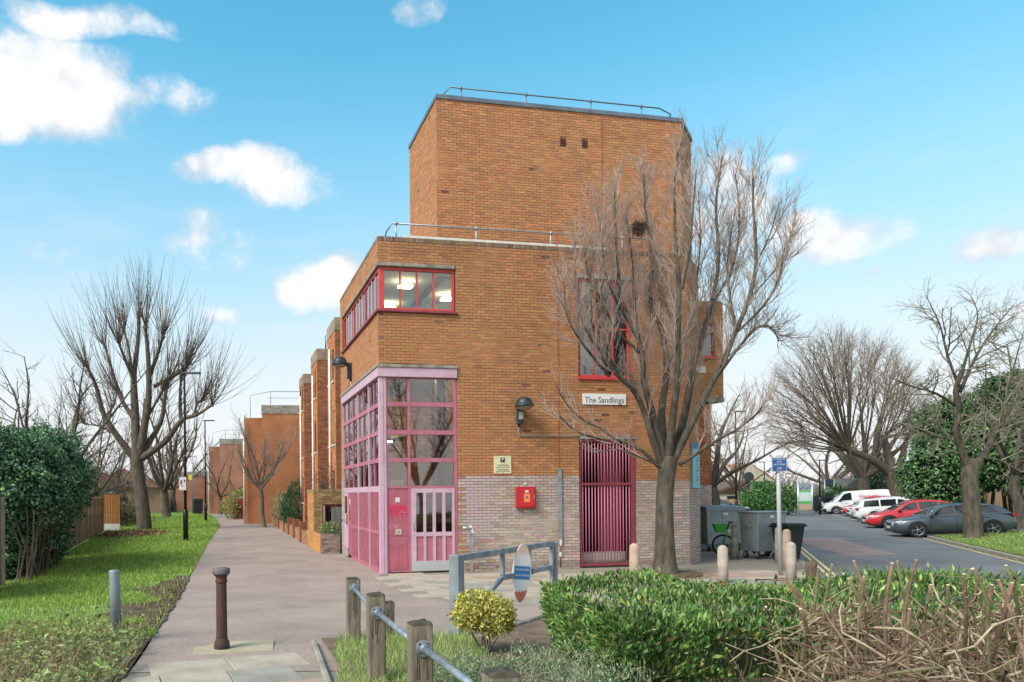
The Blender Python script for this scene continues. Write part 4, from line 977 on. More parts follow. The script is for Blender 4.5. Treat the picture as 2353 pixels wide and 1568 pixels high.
# ------------------------------------------------------------------ foreground rail, gate and bollards
m_timber = M('weathered_timber', '#8d8272', .95, col2='#5f574b', vscale=7, vdet=6, bump=.9, bscale=30, stretch=(3, 3, .35))
m_timber_end = M('timber_end', '#4e463b', .98, col2='#2f2a23', vscale=14, bump=1., bscale=40)
posts = [(-.2, 8.45, .745), (.04, 6.44, .79), (.33, 4.95, .80), (.62, 3.55, .80)]
plabels = ['weathered square timber rail post farthest from the camera, beside the path', 'weathered timber rail post second along, standing in grass', 'large weathered timber rail post with bolted flange, third along the rail', 'mossy timber post top cut off by the bottom edge of the picture']
def timber_post(x, y, h, w, label, rz, lean=0., group='timber posts of the foreground rail'):
    o = empty('rail_post', (x, y, gz(x, y) - .02), rz, label, 'post', group); o.rotation_euler = (lean, lean * .6, rz)
    c = w * .08; q = [(-w / 2 + c, -w / 2), (w / 2 - c, -w / 2), (w / 2, -w / 2 + c), (w / 2, w / 2 - c), (w / 2 - c, w / 2), (-w / 2 + c, w / 2), (-w / 2, w / 2 - c), (-w / 2, -w / 2 + c)]
    mb = MB(); lv = [0, h * .3, h * .6, h * .85, h - .012]; vs = []
    for i, z in enumerate(lv):
        for (a, b) in q: vs.append((a * (1 + R_.gauss(0, .02)), b * (1 + R_.gauss(0, .02)), z))
    n = 8; mb.add(vs, [(i * n + j, i * n + (j + 1) % n, (i + 1) * n + (j + 1) % n, (i + 1) * n + j) for i in range(len(lv) - 1) for j in range(n)])
    mb.build('timber', m_timber, o)
    mb = MB(); vs = [(a * 1.005, b * 1.005, h - .012) for a, b in q] + [(a * .82, b * .82, h + R_.uniform(-.004, .012)) for a, b in q] + [(0, 0, h + .012)]
    mb.add(vs, [(j, (j + 1) % n, n + (j + 1) % n, n + j) for j in range(n)] + [(n + j, n + (j + 1) % n, 2 * n) for j in range(n)]); mb.build('end_grain', m_timber_end, o)
    for k in range(3):   # drying splits
        a = R_.uniform(-.3, .3) * w; z0 = h * R_.uniform(.35, .6); MB().add([(a - .003, -w / 2 - .002, z0), (a + .004, -w / 2 - .002, z0), (a + R_.uniform(-.01, .01), -w / 2 - .002, h - .02)], [(0, 1, 2)]).build('split', m_timber_end, o)
    return o
RAILZ = .62
for i, (x, y, h) in enumerate(posts):
    timber_post(x, y, h, .15, plabels[i], .17, lean=R_.uniform(-.015, .015))
timber_post(.22, 8.95, .42, .12, 'short mossy timber stub behind the second rail post', .1)
for i in range(3):
    (xa, ya, _), (xb, yb, _) = posts[i], posts[i + 1]
    a = Vector((xa, ya, gz(xa, ya) + RAILZ)); b = Vector((xb, yb, gz(xb, yb) + RAILZ - .01)); dv = (b - a).normalized(); a2 = a + dv * .075; b2 = b - dv * .075
    o = empty('handrail', a2, 0, ['galvanised tube rail between the two farthest timber posts', 'galvanised tube rail between the second and third timber posts', 'galvanised tube rail nearest the camera running out of the picture bottom'][i], 'rail', 'tube rails between timber posts')
    MB().tube([(0, 0, 0), b2 - a2], .0225, 14).build('tube', m_steel, o)
    for p, sgn in ((Vector((0, 0, 0)), 1), (b2 - a2, -1)):
        MB().tube([p, p + dv * sgn * .009], .056, 20).tube([p + dv * sgn * .009, p + dv * sgn * .05], [.034, .030], 16).build('flange', m_steel, o)
        q = dv.to_track_quat('Z', 'Y')
        for k in range(4):
            w = math.pi / 4 + k * math.pi / 2; v = q @ Vector((math.cos(w) * .042, math.sin(w) * .042, 0)); MB().tube([p + v + dv * sgn * .009, p + v + dv * sgn * .014], .007, 6).build('bolt', M('bolt_dark', '#50555a', .5, .6), o)

m_galv = M('galvanised_dull', '#98a2a8', .55, .45, col2='#717c84', vscale=6, vdet=6, bump=.15, bscale=40, stretch=(1, 1, .4))
def barrier():
    A = Vector((1.02, 8.8)); E = Vector((2.76, 11.2)); L = (E - A).length; ang = math.atan2(E.y - A.y, E.x - A.x); zb = gz(A.x, A.y)
    o = empty('swing_barrier', (A.x, A.y, zb), ang, 'galvanised steel swing barrier gate across the path', 'barrier')
    T = 1.285 - zb
    bx('hinge_post', m_galv, o, -.065, .065, -.065, .065, -.05, T, .006); bx('hinge_stile', m_galv, o, .09, .14, -.03, .03, .12, T - .01, .004)
    tz = T - .005
    sl = -.0
    bx('top_rail', m_galv, o, .142, L, -.03, .03, tz - .075, tz, .004)
    bx('lower_rail', m_galv, o, 1.22, L, -.028, .028, tz - .42, tz - .355, .004)
    for x in (1.24, 2.08, L - .04): bx('stile', m_galv, o, x - .03, x + .03, -.026, .026, tz - .353, tz - .077)
    a = Vector((.14, 0, .14)); b = Vector((1.22, 0, tz - .39)); ln = (b - a).length
    MB().box(0, ln, -.024, .024, -.03, .03, 0, Matrix.Translation(a) @ Matrix.Rotation(-math.atan2(b.z - a.z, b.x - a.x), 4, 'Y')).build('brace', m_galv, o, .004)
    bx('slam_post', m_galv, o, L + .01, L + .09, -.045, .045, -.35, tz - .02, .006); bx('drop_leg', m_galv, o, L - .09, L - .03, -.02, .02, -.3, tz - .42)
    bx('latch', M('bolt_dark', '#50555a', .5, .6), o, 2.0, 2.12, -.05, -.03, tz - .42, tz - .34)
    # sign board hung on the rails
    s = Vector((math.cos(ang), math.sin(ang))); P0 = A + s * 1.72
    g = empty('warning_board', (P0.x + .03, P0.y - .10, zb + tz - .36), .42, 'white surfboard shaped board with blue emergency access panel on the barrier', 'sign'); g.rotation_euler = (0, rad(5), .42)
    pts = []
    for k in range(28):
        w = 2 * math.pi * k / 28; zz = math.cos(w); xx = math.sin(w) * (.148 if zz > -.2 else .148 * (1 - .28 * (-zz - .2)))
        pts.append((xx * (abs(math.sin(w)) ** .08 if abs(math.sin(w)) > 0 else 1), zz * .40))
    m = bpy.data.materials.new('worn_board'); m.use_nodes = True; nt = m.node_tree; Pn = nt.nodes['Principled BSDF']; tc = nt.nodes.new('ShaderNodeTexCoord'); sx = nt.nodes.new('ShaderNodeSeparateXYZ'); nt.links.new(tc.outputs['Object'], sx.inputs[0])
    nz = nt.nodes.new('ShaderNodeTexNoise'); nt.links.new(tc.outputs['Object'], nz.inputs['Vector']); nz.inputs['Scale'].default_value = 14
    ad = nt.nodes.new('ShaderNodeMath'); ad.operation = 'MULTIPLY_ADD'; nt.links.new(nz.outputs['Fac'], ad.inputs[0]); ad.inputs[1].default_value = .16; nt.links.new(sx.outputs[2], ad.inputs[2])
    cr = nt.nodes.new('ShaderNodeValToRGB'); nt.links.new(ad.outputs[0], cr.inputs[0]); mp = nt.nodes.new('ShaderNodeMapRange'); nt.links.new(ad.outputs[0], mp.inputs[0]); mp.inputs[1].default_value = -.4; mp.inputs[2].default_value = .5; nt.links.new(mp.outputs[0], cr.inputs[0])
    e = cr.color_ramp.elements; e[0].position = .0; e[0].color = (*lin('#b06456'), 1); e[1].position = .24; e[1].color = (*lin('#b66a5c'), 1)
    for p_, c_ in ((.27, '#d6d8da'), (.78, '#d2d2d0'), (.86, '#c8aea4'), (1., '#c3a89c')): q = cr.color_ramp.elements.new(p_); q.color = (*lin(c_), 1)
    nt.links.new(cr.outputs[0], Pn.inputs['Base Color']); Pn.inputs['Roughness'].default_value = .6
    MB().prism(pts, -.012, .012, 'y').build('board', m, g)
    bx('blue_panel', M('blue_panel', '#2f78b0', .5), g, -.128, .128, -.0155, -.0125, -.085, .095)
    text('lettering', 'Emergency Access', .043, m_white, g, (0, -.0165, .05), xs=.66); text('lettering', 'Do Not Obstruct', .043, m_white, g, (0, -.0165, -.03), xs=.72)
barrier()

o = ground(510, 1492); g = empty('cast_bollard', o, 0, 'rusty fluted cast iron bollard with flat cap on the footpath', 'bollard')
m_rust = M('rusty_iron', '#5a3d35', .85, .1, col2='#3d302d', vscale=5, vdet=6, bump=.5, bscale=60, stretch=(1, 1, .3))
MB().lathe([(.085, -.03), (.085, .05), (.08, .085), (.068, .10), (.066, .12)], 24).build('base', m_rust, g, .0)
sh = MB(); prof = [(.060, .12), (.058, .4), (.056, .72)]; n = 48; vs = [(r * (1 - (.06 if j % 4 == 0 else 0)) * math.cos(2 * math.pi * j / n), r * (1 - (.06 if j % 4 == 0 else 0)) * math.sin(2 * math.pi * j / n), z) for r, z in prof for j in range(n)]
sh.add(vs, [(i * n + j, i * n + (j + 1) % n, (i + 1) * n + (j + 1) % n, (i + 1) * n + j) for i in range(2) for j in range(n)]).build('shaft', m_rust, g)
MB().lathe([(.057, .72), (.064, .73), (.064, .75), (.058, .76), (.062, .79), (.074, .80), (.074, .815)], 24).build('collar', m_rust, g)
MB().lathe([(.09, .815), (.094, .825), (.094, .868), (.086, .882), (.0, .888)], 28).build('cap', M('worn_cap', '#6d676a', .7, .1, col2='#4c4345', vscale=10, bump=.2), g)
o = ground(268, 1475); g = empty('steel_post', o, 0, 'plain round galvanised steel post in the weeds', 'post'); g.rotation_euler = (0, rad(-1.5), 0)
MB().lathe([(.062, -.05), (.061, .82), (.058, .832), (.0, .835)], 24).build('tube', m_galv, g)
MB().lathe([(.064, -.05), (.064, .16), (.061, .17)], 20).build('dirt_sleeve', M('grimy_galv', '#6f6f68', .8, .2, col2='#4e4d45', vscale=9), g)

def conc_bollard(p, r, h, label, taper=1., mat=None):
    o = empty('concrete_bollard', p, 0, label, 'bollard', 'concrete bollards along the pavement')
    prof = [(r, -.05), (r * (1 + taper) / 2, h * .5), (r * taper, h - r * taper)] + [(r * taper * math.cos(a), h - r * taper + r * taper * math.sin(a)) for a in (.35, .7, 1.0, 1.25, 1.57)]
    MB().lathe(prof[:-1] + [(.0, h)], 22).build('shaft', mat or M('bollard_concrete', '#b7aca0', .9, col2='#978d82', vscale=6, vdet=6, bump=.5, bscale=60), o); return o
m_bpink = M('bollard_pinkish', '#bda393', .9, col2='#a18a7c', vscale=5, vdet=6, bump=.5, bscale=60)
m_bmoss = M('bollard_mossy', '#8d887a', .95, col2='#625f50', vscale=5, vdet=6, bump=.6, bscale=50)
conc_bollard((5.87, 16.46, 0), .115, .87, 'pale round topped bollard in front of the barred gate', .92, m_bpink)
conc_bollard((7.68, 16.13, .005), .115, .83, 'white round topped bollard to the right of the big bare tree', .92)
conc_bollard((9.35, 16.45, 0), .11, .87, 'round topped bollard nearest the kerb, beside the stump', .92)
conc_bollard((10.58, 18.8, 0), .10, 1.03, 'taller pinkish bollard behind the one by the kerb', .95, m_bpink)
conc_bollard((11.35, 20.6, 0), .085, .99, 'slim grey bollard half hidden by the cycle sign pole', .9)
conc_bollard((10.78, 21.9, 0), .135, 1.09, 'mossy tapering bollard in front of the green bicycle', .62, m_bmoss)
o = empty('tree_stump', (9.62, 16.1, 0), 0, 'short broken timber stump leaning at the kerb edge', 'stump'); o.rotation_euler = (.05, -.16, .3)
MB().lathe([(.13, -.05), (.125, .2), (.115, .4), (.10, .47), (.06, .45), (.0, .43)], 9).build('wood', M('stump_wood', '#70604f', .95, col2='#453a30', vscale=9, bump=.9, bscale=40, stretch=(3, 3, .5)), o)

o = empty('cycle_sign', (9.74, 17.58, 0), 0, 'grey pole with square blue London cycle network sign', 'sign'); o.rotation_euler = (0, rad(-.8), rad(-6))
MB().lathe([(.05, -.02), (.047, 2.82), (.0, 2.86)], 16).build('pole', M('pole_grey', '#b2b5ba', .5, .2), o)
b = MB(); b.box(-.17, .17, -.075, -.06, 2.46, 2.80); bd = b.build('sign_plate', m_white, o, .004)
bx('blue_face', M('sign_blue', '#1f5a9e', .4), bd, -.158, .158, -.0785, -.0755, 2.472, 2.788)
text('lettering', 'LONDON', .058, m_white, bd, (0, -.080, 2.755)); text('lettering', 'NETWORK', .054, m_white, bd, (0, -.080, 2.625))
bk = MB()
for cx in (-.034, .034):
    bk.tube([(cx + .022 * math.cos(a * math.pi / 6), -.080, 2.685 + .022 * math.sin(a * math.pi / 6)) for a in range(13)], .004, 4)
bk.tube([(-.034, -.08, 2.685), (-.015, -.08, 2.718), (.02, -.08, 2.714), (-.004, -.08, 2.69), (-.034, -.08, 2.685)], .004, 4).tube([(.034, -.08, 2.685), (.018, -.08, 2.728), (.03, -.08, 2.73)], .004, 4).build('bicycle_symbol', m_white, bd)
bx('number_border', m_white, bd, -.046, .046, -.0805, -.0790, 2.494, 2.560); bx('number_tile', M('sign_maroon', '#8c3a5c', .5), bd, -.04, .04, -.0825, -.081, 2.50, 2.554); text('number', '54', .045, m_white, bd, (0, -.084, 2.527))

# ------------------------------------------------------------------ left: fence, bin store, walls, lamp columns
FD = Vector((-.27, 1)).normalized(); F0 = Vector((-8.37, 16.95))
def fpt(y): return Vector((F0.x - .27 * (y - F0.y), y))
m_plank = M('fence_plank', '#8c7a66', .95, col2='#62564a', vscale=4, vdet=6, bump=.6, bscale=40, stretch=(2, 2, .3))
m_plank2 = M('fence_plank_brown', '#ab8e6e', .95, col2='#86705a', vscale=4, vdet=6, bump=.6, bscale=40, stretch=(2, 2, .3))
m_plank3 = M('fence_plank_dark', '#5c5348', .95, col2='#433d36', vscale=4, vdet=6, bump=.6, bscale=40, stretch=(2, 2, .3))
def fence(y0, y1, h, mats, label, w=.15, off=0.):
    a = fpt(y0); o = empty('plank_fence', (a.x + off, a.y, 0), math.atan2(FD.y, FD.x), label, 'fence'); n = int((fpt(y1) - a).length / w); ms = {}
    for i in range(n):
        k = (R_.randrange(3), R_.randrange(len(mats)))
        if k not in ms:
            me = MB().box(.003, w - .003, -.011, .011, .05, h - .02 + k[0] * .02).mesh('plank'); me.materials.append(mats[k[1]]); ms[k] = me
        p = link('plank', ms[k], o); p.location = (i * w, R_.uniform(-.004, .004) - (.018 if i % 2 else 0), 0); p.rotation_euler = (R_.uniform(-.01, .01), R_.uniform(-.008, .008), R_.uniform(-.03, .03))
    for z in (.35, h * .55, h - .3): bx('rail', mats[0], o, 0, n * w, .014, .06, z, z + .08)
    for i in range(int(n * w / 2.4) + 1): bx('post', m_plank3, o, i * 2.4 - .05, i * 2.4 + .05, .012, .10, -.1, h + .06)
    return o
fence(13.2, 16.6, 2.0, [m_plank], 'grey plank fence end at the left edge of the picture')
bx('fence_pier', M('pier_concrete', '#a59a88', .95, col2='#857b6c', vscale=3, bump=.6, bscale=40), None, -8.62, -8.36, 16.7, 16.95, -.1, 2.02, .015)
tag(bpy.data.objects['fence_pier'], 'square concrete fence pier left of the ivy', 'pier')
fence(24.0, 41.5, 1.95, [m_plank2, m_plank2, m_plank], 'brown plank fence running back beyond the ivy')
fence(46.5, 66, 1.9, [m_plank3, m_plank3, m_plank], 'dark old plank fence behind the pollarded tree')
a = fpt(42.2); tr = empty('trellis_panel', (a.x, a.y, 0), rad(8), 'orange square lattice trellis panel on a pale base', 'trellis')
m_tr = M('trellis_orange', '#c98a52', .8, col2='#a97243', vscale=8)
for i in range(7): bx('slat', m_tr, tr, i * .14, i * .14 + .035, -.012, .0, .45, 2.05)
for j in range(15): bx('slat', m_tr, tr, 0, .88, -.024, -.0125, .47 + j * .108, .50 + j * .108)
bx('backing', M('trellis_back', '#8a6038', .9), tr, 0, .88, .004, .02, .45, 2.05); bx('gravel_board', M('gravel_board', '#b9b9b6', .9), tr, 0, .88, -.02, .02, 0, .44); bx('capping', m_tr, tr, -.02, .9, -.03, .02, 2.052, 2.09); bx('post', m_plank3, tr, -.12, -.02, -.05, .05, 0, 2.15)

def store():
    o = empty('bin_store', (C0.x, C0.y, 0), TH, 'small brick bin store with grey timber gate beside the pink screen', 'shed')
    mw = MB(); B_ = Bricks(); YB = ['#a88a5c', '#9b7d54', '#b29464', '#8c6f4c', '#a57f55']
    d0 = 8.6
    mw.box(-.66, -.34, d0 + .005, d0 + .32, 0, 2.08); mw.box(-.34, .62, d0 + .01, d0 + .22, 1.62, 2.08); mw.box(-.655, -.44, d0 + .32, d0 + 2.0, 0, 2.08)
    mw.build('wall', m_mortar, o)
    B_.wall((-.66, d0), (1, 0), brick_rects(1.28, 0, 2.08, [(.32, 2, -.1, 1.62)]), col_of(YB)); B_.wall((-.66, d0 + 2.0), (0, -1), brick_rects(2.0, 0, 2.08), col_of(['#c58a50', '#b97d48', '#cd955a']))  # side bricks brighter than the front, its light painted into the colour
    B_.wall((-.66, d0), (1, 0), brick_rects(1.28, 2.08, 2.2, bl=.075, bh=.12, half=0), col_of(['#a0855c', '#8b7350', '#b09468']), .01); B_.wall((-.66, d0 + 2.0), (0, -1), brick_rects(2.0, 2.08, 2.2, bl=.075, bh=.12, half=0), col_of(YB), .01)
    B_.build('brickwork', o); bx('coping_bed', m_mortar, o, -.65, .6, d0 + .01, d0 + .22, 2.08, 2.19)
    bx('inner_wall', M('store_brown', '#6d4638', .9), o, -.3, .6, d0 + .6, d0 + .66, 0, 1.62)
    bx('frame_post', M('store_post', '#a09a90', .9), o, -.33, -.24, d0 + .02, d0 + .10, 0, 1.62)
    g = empty('timber_gate'); g.parent = o
    for i in range(4): bx('plank', M('grey_plank', '#81817f', .95, col2='#5f605f', vscale=5, vdet=6, bump=.6, bscale=40, stretch=(3, 3, .3)), g, -.02 + i * .155, .128 + i * .155, d0 - .06 + (i % 2) * .006, d0 - .035 + (i % 2) * .006, .28, 1.55)
    bx('hinge_bar', m_plank3, g, -.06, .6, d0 - .034, d0 - .01, 1.38, 1.46)
store()
def planter():
    o = empty('brick_planter', (C0.x, C0.y, 0), TH, 'low brick planter at the end of the pink screen', 'planter')
    mw = MB(); mw.box(-.68, -.01, 6.57, 6.78, 0, .66); mw.box(-.68, -.47, 6.78, 8.55, 0, .66); mw.build('wall', m_mortar_d, o)
    B_ = Bricks(); B_.wall((-.68, 6.57), (1, 0), brick_rects(.67, 0, .67), col_of(['#8f8078', '#a09088', '#786a64', '#97857c'])); B_.wall((-.68, 8.55), (0, -1), brick_rects(1.98, 0, .67), col_of(['#d08f50', '#c48446', '#d99d5c'])); B_.build('brickwork', o)  # dull front and bright side bricks carry shade and light in their colour
    bx('soil_fill', m_soil, o, -.47, -.01, 6.78, 8.55, .3, .6)
planter()
def garden_wall():
    o = empty('garden_wall', (C0.x, C0.y, 0), TH, 'low brick garden wall with short piers running along the path', 'wall')
    mw = MB(); B_ = Bricks(); mw.box(-.66, -.45, 10.62, 34, 0, .55); mw.build('wall_core', m_mortar, o)
    B_.wall((-.66, 34), (0, -1), brick_rects(34 - 10.62, 0, .56), col_of(['#a87650', '#9a6b4b', '#b08058'])); B_.wall((-.66, 10.62), (1, 0), brick_rects(.21, 0, .56), col_of(['#9a6b4b'])); B_.build('brickwork', o)
    for d in (13, 16, 19, 22, 26): bx('pier', M('pier_brown', '#6f4432', .9, col2='#8b5a40', vscale=8), o, -.74, -.40, d, d + .34, 0, .86, .01)
garden_wall()
rw = empty('red_screen_wall', (-11.4, 62, 0), .05, 'red board screen above a low brown brick wall beside the path', 'wall')
m_rb = M('red_board', '#8c2430', .7, col2='#6d1b26', vscale=5)
for i in range(14): bx('plank', m_rb, rw, .62 + i * .2, .81 + i * .2, 0, .04, .9, 1.75)
for i in range(6): bx('board', m_rb, rw, -.02, .02, .05 + i * .1, .14 + i * .1, .35, 1.6)
bx('brick_base', m_fb2, rw, .1, 3.5, .05, .3, 0, .9); bx('end_panel', m_rb, rw, .0, .6, -.01, .04, .4, 1.65); bx('capping', M('cap_grey', '#8d9a98', .7), rw, -.05, 3.5, -.03, .1, 1.76, 1.82)

m_col = M('column_black', '#14171b', .35)
def lamp_column(px, pbase, ptop, label, side=1, Y=None, sign=False, grp='black lamp columns'):
    p = ground(px, pbase) if Y is None else Vector((px_ray(px, pbase)[0] * Y, Y, gz(0, Y)))
    top = at(px, ptop, p.y).z - p.z
    o = empty('lamp_column', p, 0, label, 'lamp post', grp)
    MB().lathe([(.115, -.05), (.115, 1.35), (.075, 1.42)], 14).build('base_compartment', m_col, o)
    MB().lathe([(.068, 1.42), (.062, 3.2), (.045, top - .05), (.04, top)], 12).build('column', m_col, o)
    MB().box(-.12, .72, -.11, .11, -.03, .045, 0, Matrix.Translation((0, 0, top)) @ Matrix.Scale(side, 4, (1, 0, 0))).build('lantern', M('lantern_grey', '#4a5055', .4, .3), o, .02)
    MB().box(.1, .66, -.09, .09, -.042, -.031, 0, Matrix.Translation((0, 0, top)) @ Matrix.Scale(side, 4, (1, 0, 0))).build('lens', M('lantern_lens', '#b9bcbc', .3), o)
    bx('band', m_steel, o, -.07, .07, -.07, .07, 2.55 * top / 7.4 + 1.2, 2.58 * top / 7.4 + 1.2)
    if sign:
        q = bx('notice', m_white, o, -.24, .06, -.10, -.085, 2.25, 2.82)
        bx('symbol', M('ink_black', '#2a2a2e', .6), q, -.18, -.12, -.104, -.101, 2.52, 2.68); bx('symbol', MATS['ink_black'], q, -.03, .02, -.104, -.101, 2.6, 2.7); bx('symbol', MATS['ink_black'], q, -.16, -.08, -.104, -.101, 2.42, 2.46)
    return o
lamp_column(427, 1245, 858, 'tall black lamp column on the grass with a white notice', 1, sign=True)
lamp_column(473, 1200, 967, 'black lamp column farther along the edge of the curved path', 1)
o = ground(443, 1184); g = empty('sign_pole', o, 0, 'thin grey pole with yellow plate beside a black litter bin', 'pole'); MB().lathe([(.06, 0), (.05, 6.8), (0, 6.82)], 8).build('pole', m_steel, g); bx('plate', M('yellow_plate', '#c9b93a', .6), g, -.38, -.06, -.08, -.05, 3.6, 4.1)
o = ground(449, 1184); g = empty('litter_bin', (o.x + .3, o.y, 0), 0, 'black litter bin at the foot of the grey pole', 'bin'); MB().box(-.42, .42, -.35, .35, 0, 1.55).build('body', m_col, g, .04); MB().box(-.46, .46, -.38, .38, 1.55, 1.68).build('lid', m_col, g, .03); bx('slot', M('slot', '#050505', .9), g, -.25, .25, -.36, -.351, 1.2, 1.4)
o = ground(498, 1174); g = empty('traffic_cone', o, 0, 'small orange and white traffic cone far down the path', 'cone'); MB().lathe([(.34, 0), (.34, .06), (.22, .07)], 12).build('foot', M('cone_orange', '#d2502a', .6), g); MB().lathe([(.22, .07), (.17, .5)], 12).build('cone_lower', MATS['cone_orange'], g); MB().lathe([(.17, .5), (.11, .9)], 12).build('sleeve', m_white, g); MB().lathe([(.11, .9), (.05, 1.25), (0, 1.26)], 12).build('cone_tip', MATS['cone_orange'], g)

# ------------------------------------------------------------------ trees
m_bark = M('bark_grey', '#625b50', .95, col2='#3d3831', vscale=5, vdet=7, bump=1., bscale=26, stretch=(1.6, 1.6, .5))
m_bark2 = M('bark_brown', '#685c51', .95, col2='#463e37', vscale=5, vdet=7, bump=1., bscale=22, stretch=(1.6, 1.6, .5))
m_twig = M('twig_mauve', '#b8a59b', .9, col2='#8d7b72', vscale=2)
m_twig2 = M('twig_brown', '#6a5a4e', .9, col2='#4c4139', vscale=1.5)
m_twig3 = M('twig_olive', '#958b7a', .9, col2='#716959', vscale=1.5)
def tree_limbs(T, limbs, Y, P, r, trunk_r):
    """limbs: (list of (px,py), list of depth offsets or a number, r0, r1) -> tubes + side growth"""
    for pts, dz, ra, rb in limbs:
        n = len(pts); q = [at(x, y, Y + (dz[i] if isinstance(dz, (list, tuple)) else dz * i / max(1, n - 1))) for i, (x, y) in enumerate(pts)]
        q = smooth_path([p + rvec(r) * (.03 if 0 < i < n - 1 else 0) for i, p in enumerate(q)], 3); k = len(q)
        if 'clamp' in P: q = [P['clamp'](p) for p in q]
        rs = [ra + (rb - ra) * (i / (k - 1)) ** .8 for i in range(k)]
        T.add(q, rs, 8 if ra > .05 else 6)
        yield q, ra, rb
def finish_tree(o, T, T2, bark, twig):
    T.build('trunk', bark, o, o.location); 
    if T2.g: T2.build('crown', twig, o, o.location)

def main_tree():
    r = random.Random(3); Y = 18.1; base = Vector((TREE.x, TREE.y, 0))
    o = empty('bare_tree', base, 0, 'large bare upright tree with thick grey trunk in front of the brick facade', 'tree')
    def clamp(p):
        s, d = L2(p.x, p.y); lim = -.14 if p.z < 8.8 and s < FL + .2 else 1.3
        if s > FL + .2: lim = 99
        if d > lim:
            k = d - lim + .02 + .1 * r.random(); p = Vector((p.x + ST * k, p.y - CT * k, p.z))
        return p
    P = {'clamp': clamp, 'lev': [
        dict(n=6.4, per_m=True, len=1.18, ang=.62, up=.30, wob=.14, r=.015, tap=.4, k=5, s=4, t0=.2, fall=.4),
        dict(n=9.5, per_m=True, len=.62, ang=.6, up=.28, wob=.17, r=.0065, tap=.55, k=4, s=3, t0=.1, fall=.35),
        dict(n=10, per_m=True, len=.26, ang=.65, up=.25, wob=.2, r=.0040, tap=.65, k=3, s=3, t0=.1)]}
    T, T2 = Tubes(), Tubes()
    tp = [at(*p, Y) for p in ((1528, 1318), (1528, 1290), (1527, 1230), (1527, 1160), (1530, 1105), (1534, 1072), (1538, 1050))]
    tr = [.34, .26, .22, .20, .20, .215, .18]; tp2 = smooth_path(tp, 4)
    T.add(tp2, [float(np.interp(i / (len(tp2) - 1), np.linspace(0, 1, 7), tr)) for i in range(len(tp2))], 16)
    L = [([(1518, 1078), (1475, 1038), (1420, 1012), (1370, 1006), (1320, 990), (1285, 955)], -.5, .07, .02),
         ([(1520, 1066), (1497, 1008), (1478, 950), (1458, 905), (1425, 858), (1385, 800), (1355, 735)], -.9, .13, .03),
         ([(1410, 1008), (1380, 985), (1340, 965), (1300, 930), (1275, 880)], -.5, .04, .012),
         ([(1525, 1060), (1500, 965), (1480, 880), (1468, 800), (1440, 730), (1422, 640), (1412, 520), (1412, 440)], [0, -.2, -.4, -.5, -.6, -.7, -.6, -.5], .15, .02),
         ([(1468, 810), (1420, 760), (1380, 690), (1350, 620), (1340, 540)], [-.5, -.8, -1, -1.1, -1.1], .06, .014),
         ([(1440, 735), (1400, 640), (1378, 560), (1372, 480)], [-.6, -.9, -1, -.9], .05, .012),
         ([(1530, 1055), (1520, 950), (1530, 850), (1518, 760), (1496, 690), (1492, 590), (1485, 480), (1480, 400)], [0, .2, .5, .6, .6, .5, .4, .3], .16, .02),
         ([(1535, 1060), (1548, 950), (1556, 860), (1562, 760), (1566, 660), (1548, 550), (1552, 430), (1558, 350)], [0, -.3, -.6, -.8, -1, -1, -.9, -.8], .16, .02),
         ([(1545, 1062), (1576, 960), (1592, 870), (1612, 780), (1640, 690), (1652, 590), (1645, 470), (1660, 360)], [0, .2, .3, .3, .2, .1, 0, 0], .17, .02),
         ([(1552, 1050), (1620, 905), (1662, 830), (1692, 760), (1720, 685), (1738, 600), (1724, 480), (1730, 390)], [0, -.3, -.6, -.7, -.8, -.8, -.7, -.7], .14, .02),
         ([(1562, 1068), (1600, 1042), (1650, 1006), (1690, 985), (1740, 955), (1760, 920)], [0, -.4, -.8, -1, -1.2, -1.3], .08, .014),
         ([(1604, 930), (1690, 800), (1735, 752), (1770, 755), (1790, 785)], [0, .6, 1, 1.2, 1.3], .06, .014),
         ([(1692, 765), (1750, 700), (1785, 640), (1808, 580), (1818, 545)], [-.7, -.9, -1, -1, -1], .055, .012),
         ([(1640, 695), (1690, 610), (1700, 500), (1690, 400)], [.2, .5, .6, .6], .05, .012),
         ([(1612, 785), (1600, 680), (1610, 560), (1605, 440)], [.3, .7, .9, .9], .05, .012),
         ([(1738, 605), (1770, 540), (1790, 470)], [-.8, -1, -1], .03, .01),
         ([(1720, 690), (1780, 620), (1810, 560)], [-.8, -.6, -.5], .03, .01),
         ([(1520, 1075), (1470, 1050), (1410, 1035), (1360, 1045)], [-.2, -.9, -1.3, -1.5], .035, .01)]
    L = [(a, b, c * .7, d) for a, b, c, d in L]
    L += [([(1462, 900), (1425, 870), (1385, 820), (1345, 750), (1318, 660), (1322, 570)], [-.6, -.9, -1.1, -1.3, -1.3, -1.2], .05, .012), ([(1400, 865), (1345, 800), (1308, 720), (1295, 640)], [-.8, -1.2, -1.5, -1.5], .04, .010),
          ([(1470, 800), (1452, 700), (1450, 600), (1440, 500)], [-.5, -.2, -.1, -.1], .05, .012), ([(1566, 665), (1590, 580), (1590, 480), (1600, 390)], [-1, -1.3, -1.4, -1.4], .045, .010), ([(1530, 850), (1560, 780), (1530, 690), (1520, 590)], [.5, .3, .3, .3], .05, .012), ([(1692, 765), (1680, 680), (1670, 590), (1690, 480)], [-.7, -.3, 0, 0], .045, .010)]
    PL = dict(P, lev=[dict(P['lev'][0], n=3.6), dict(P['lev'][1], n=5.0), dict(P['lev'][2], n=6)])
    for k, (q, ra, rb) in enumerate(tree_limbs(T, L, Y, P, r, .2)): grow(T2, q, ra, rb, 0, PL if k in (0, 2, 17) else P, r)
    finish_tree(o, T, T2, m_bark, m_twig)
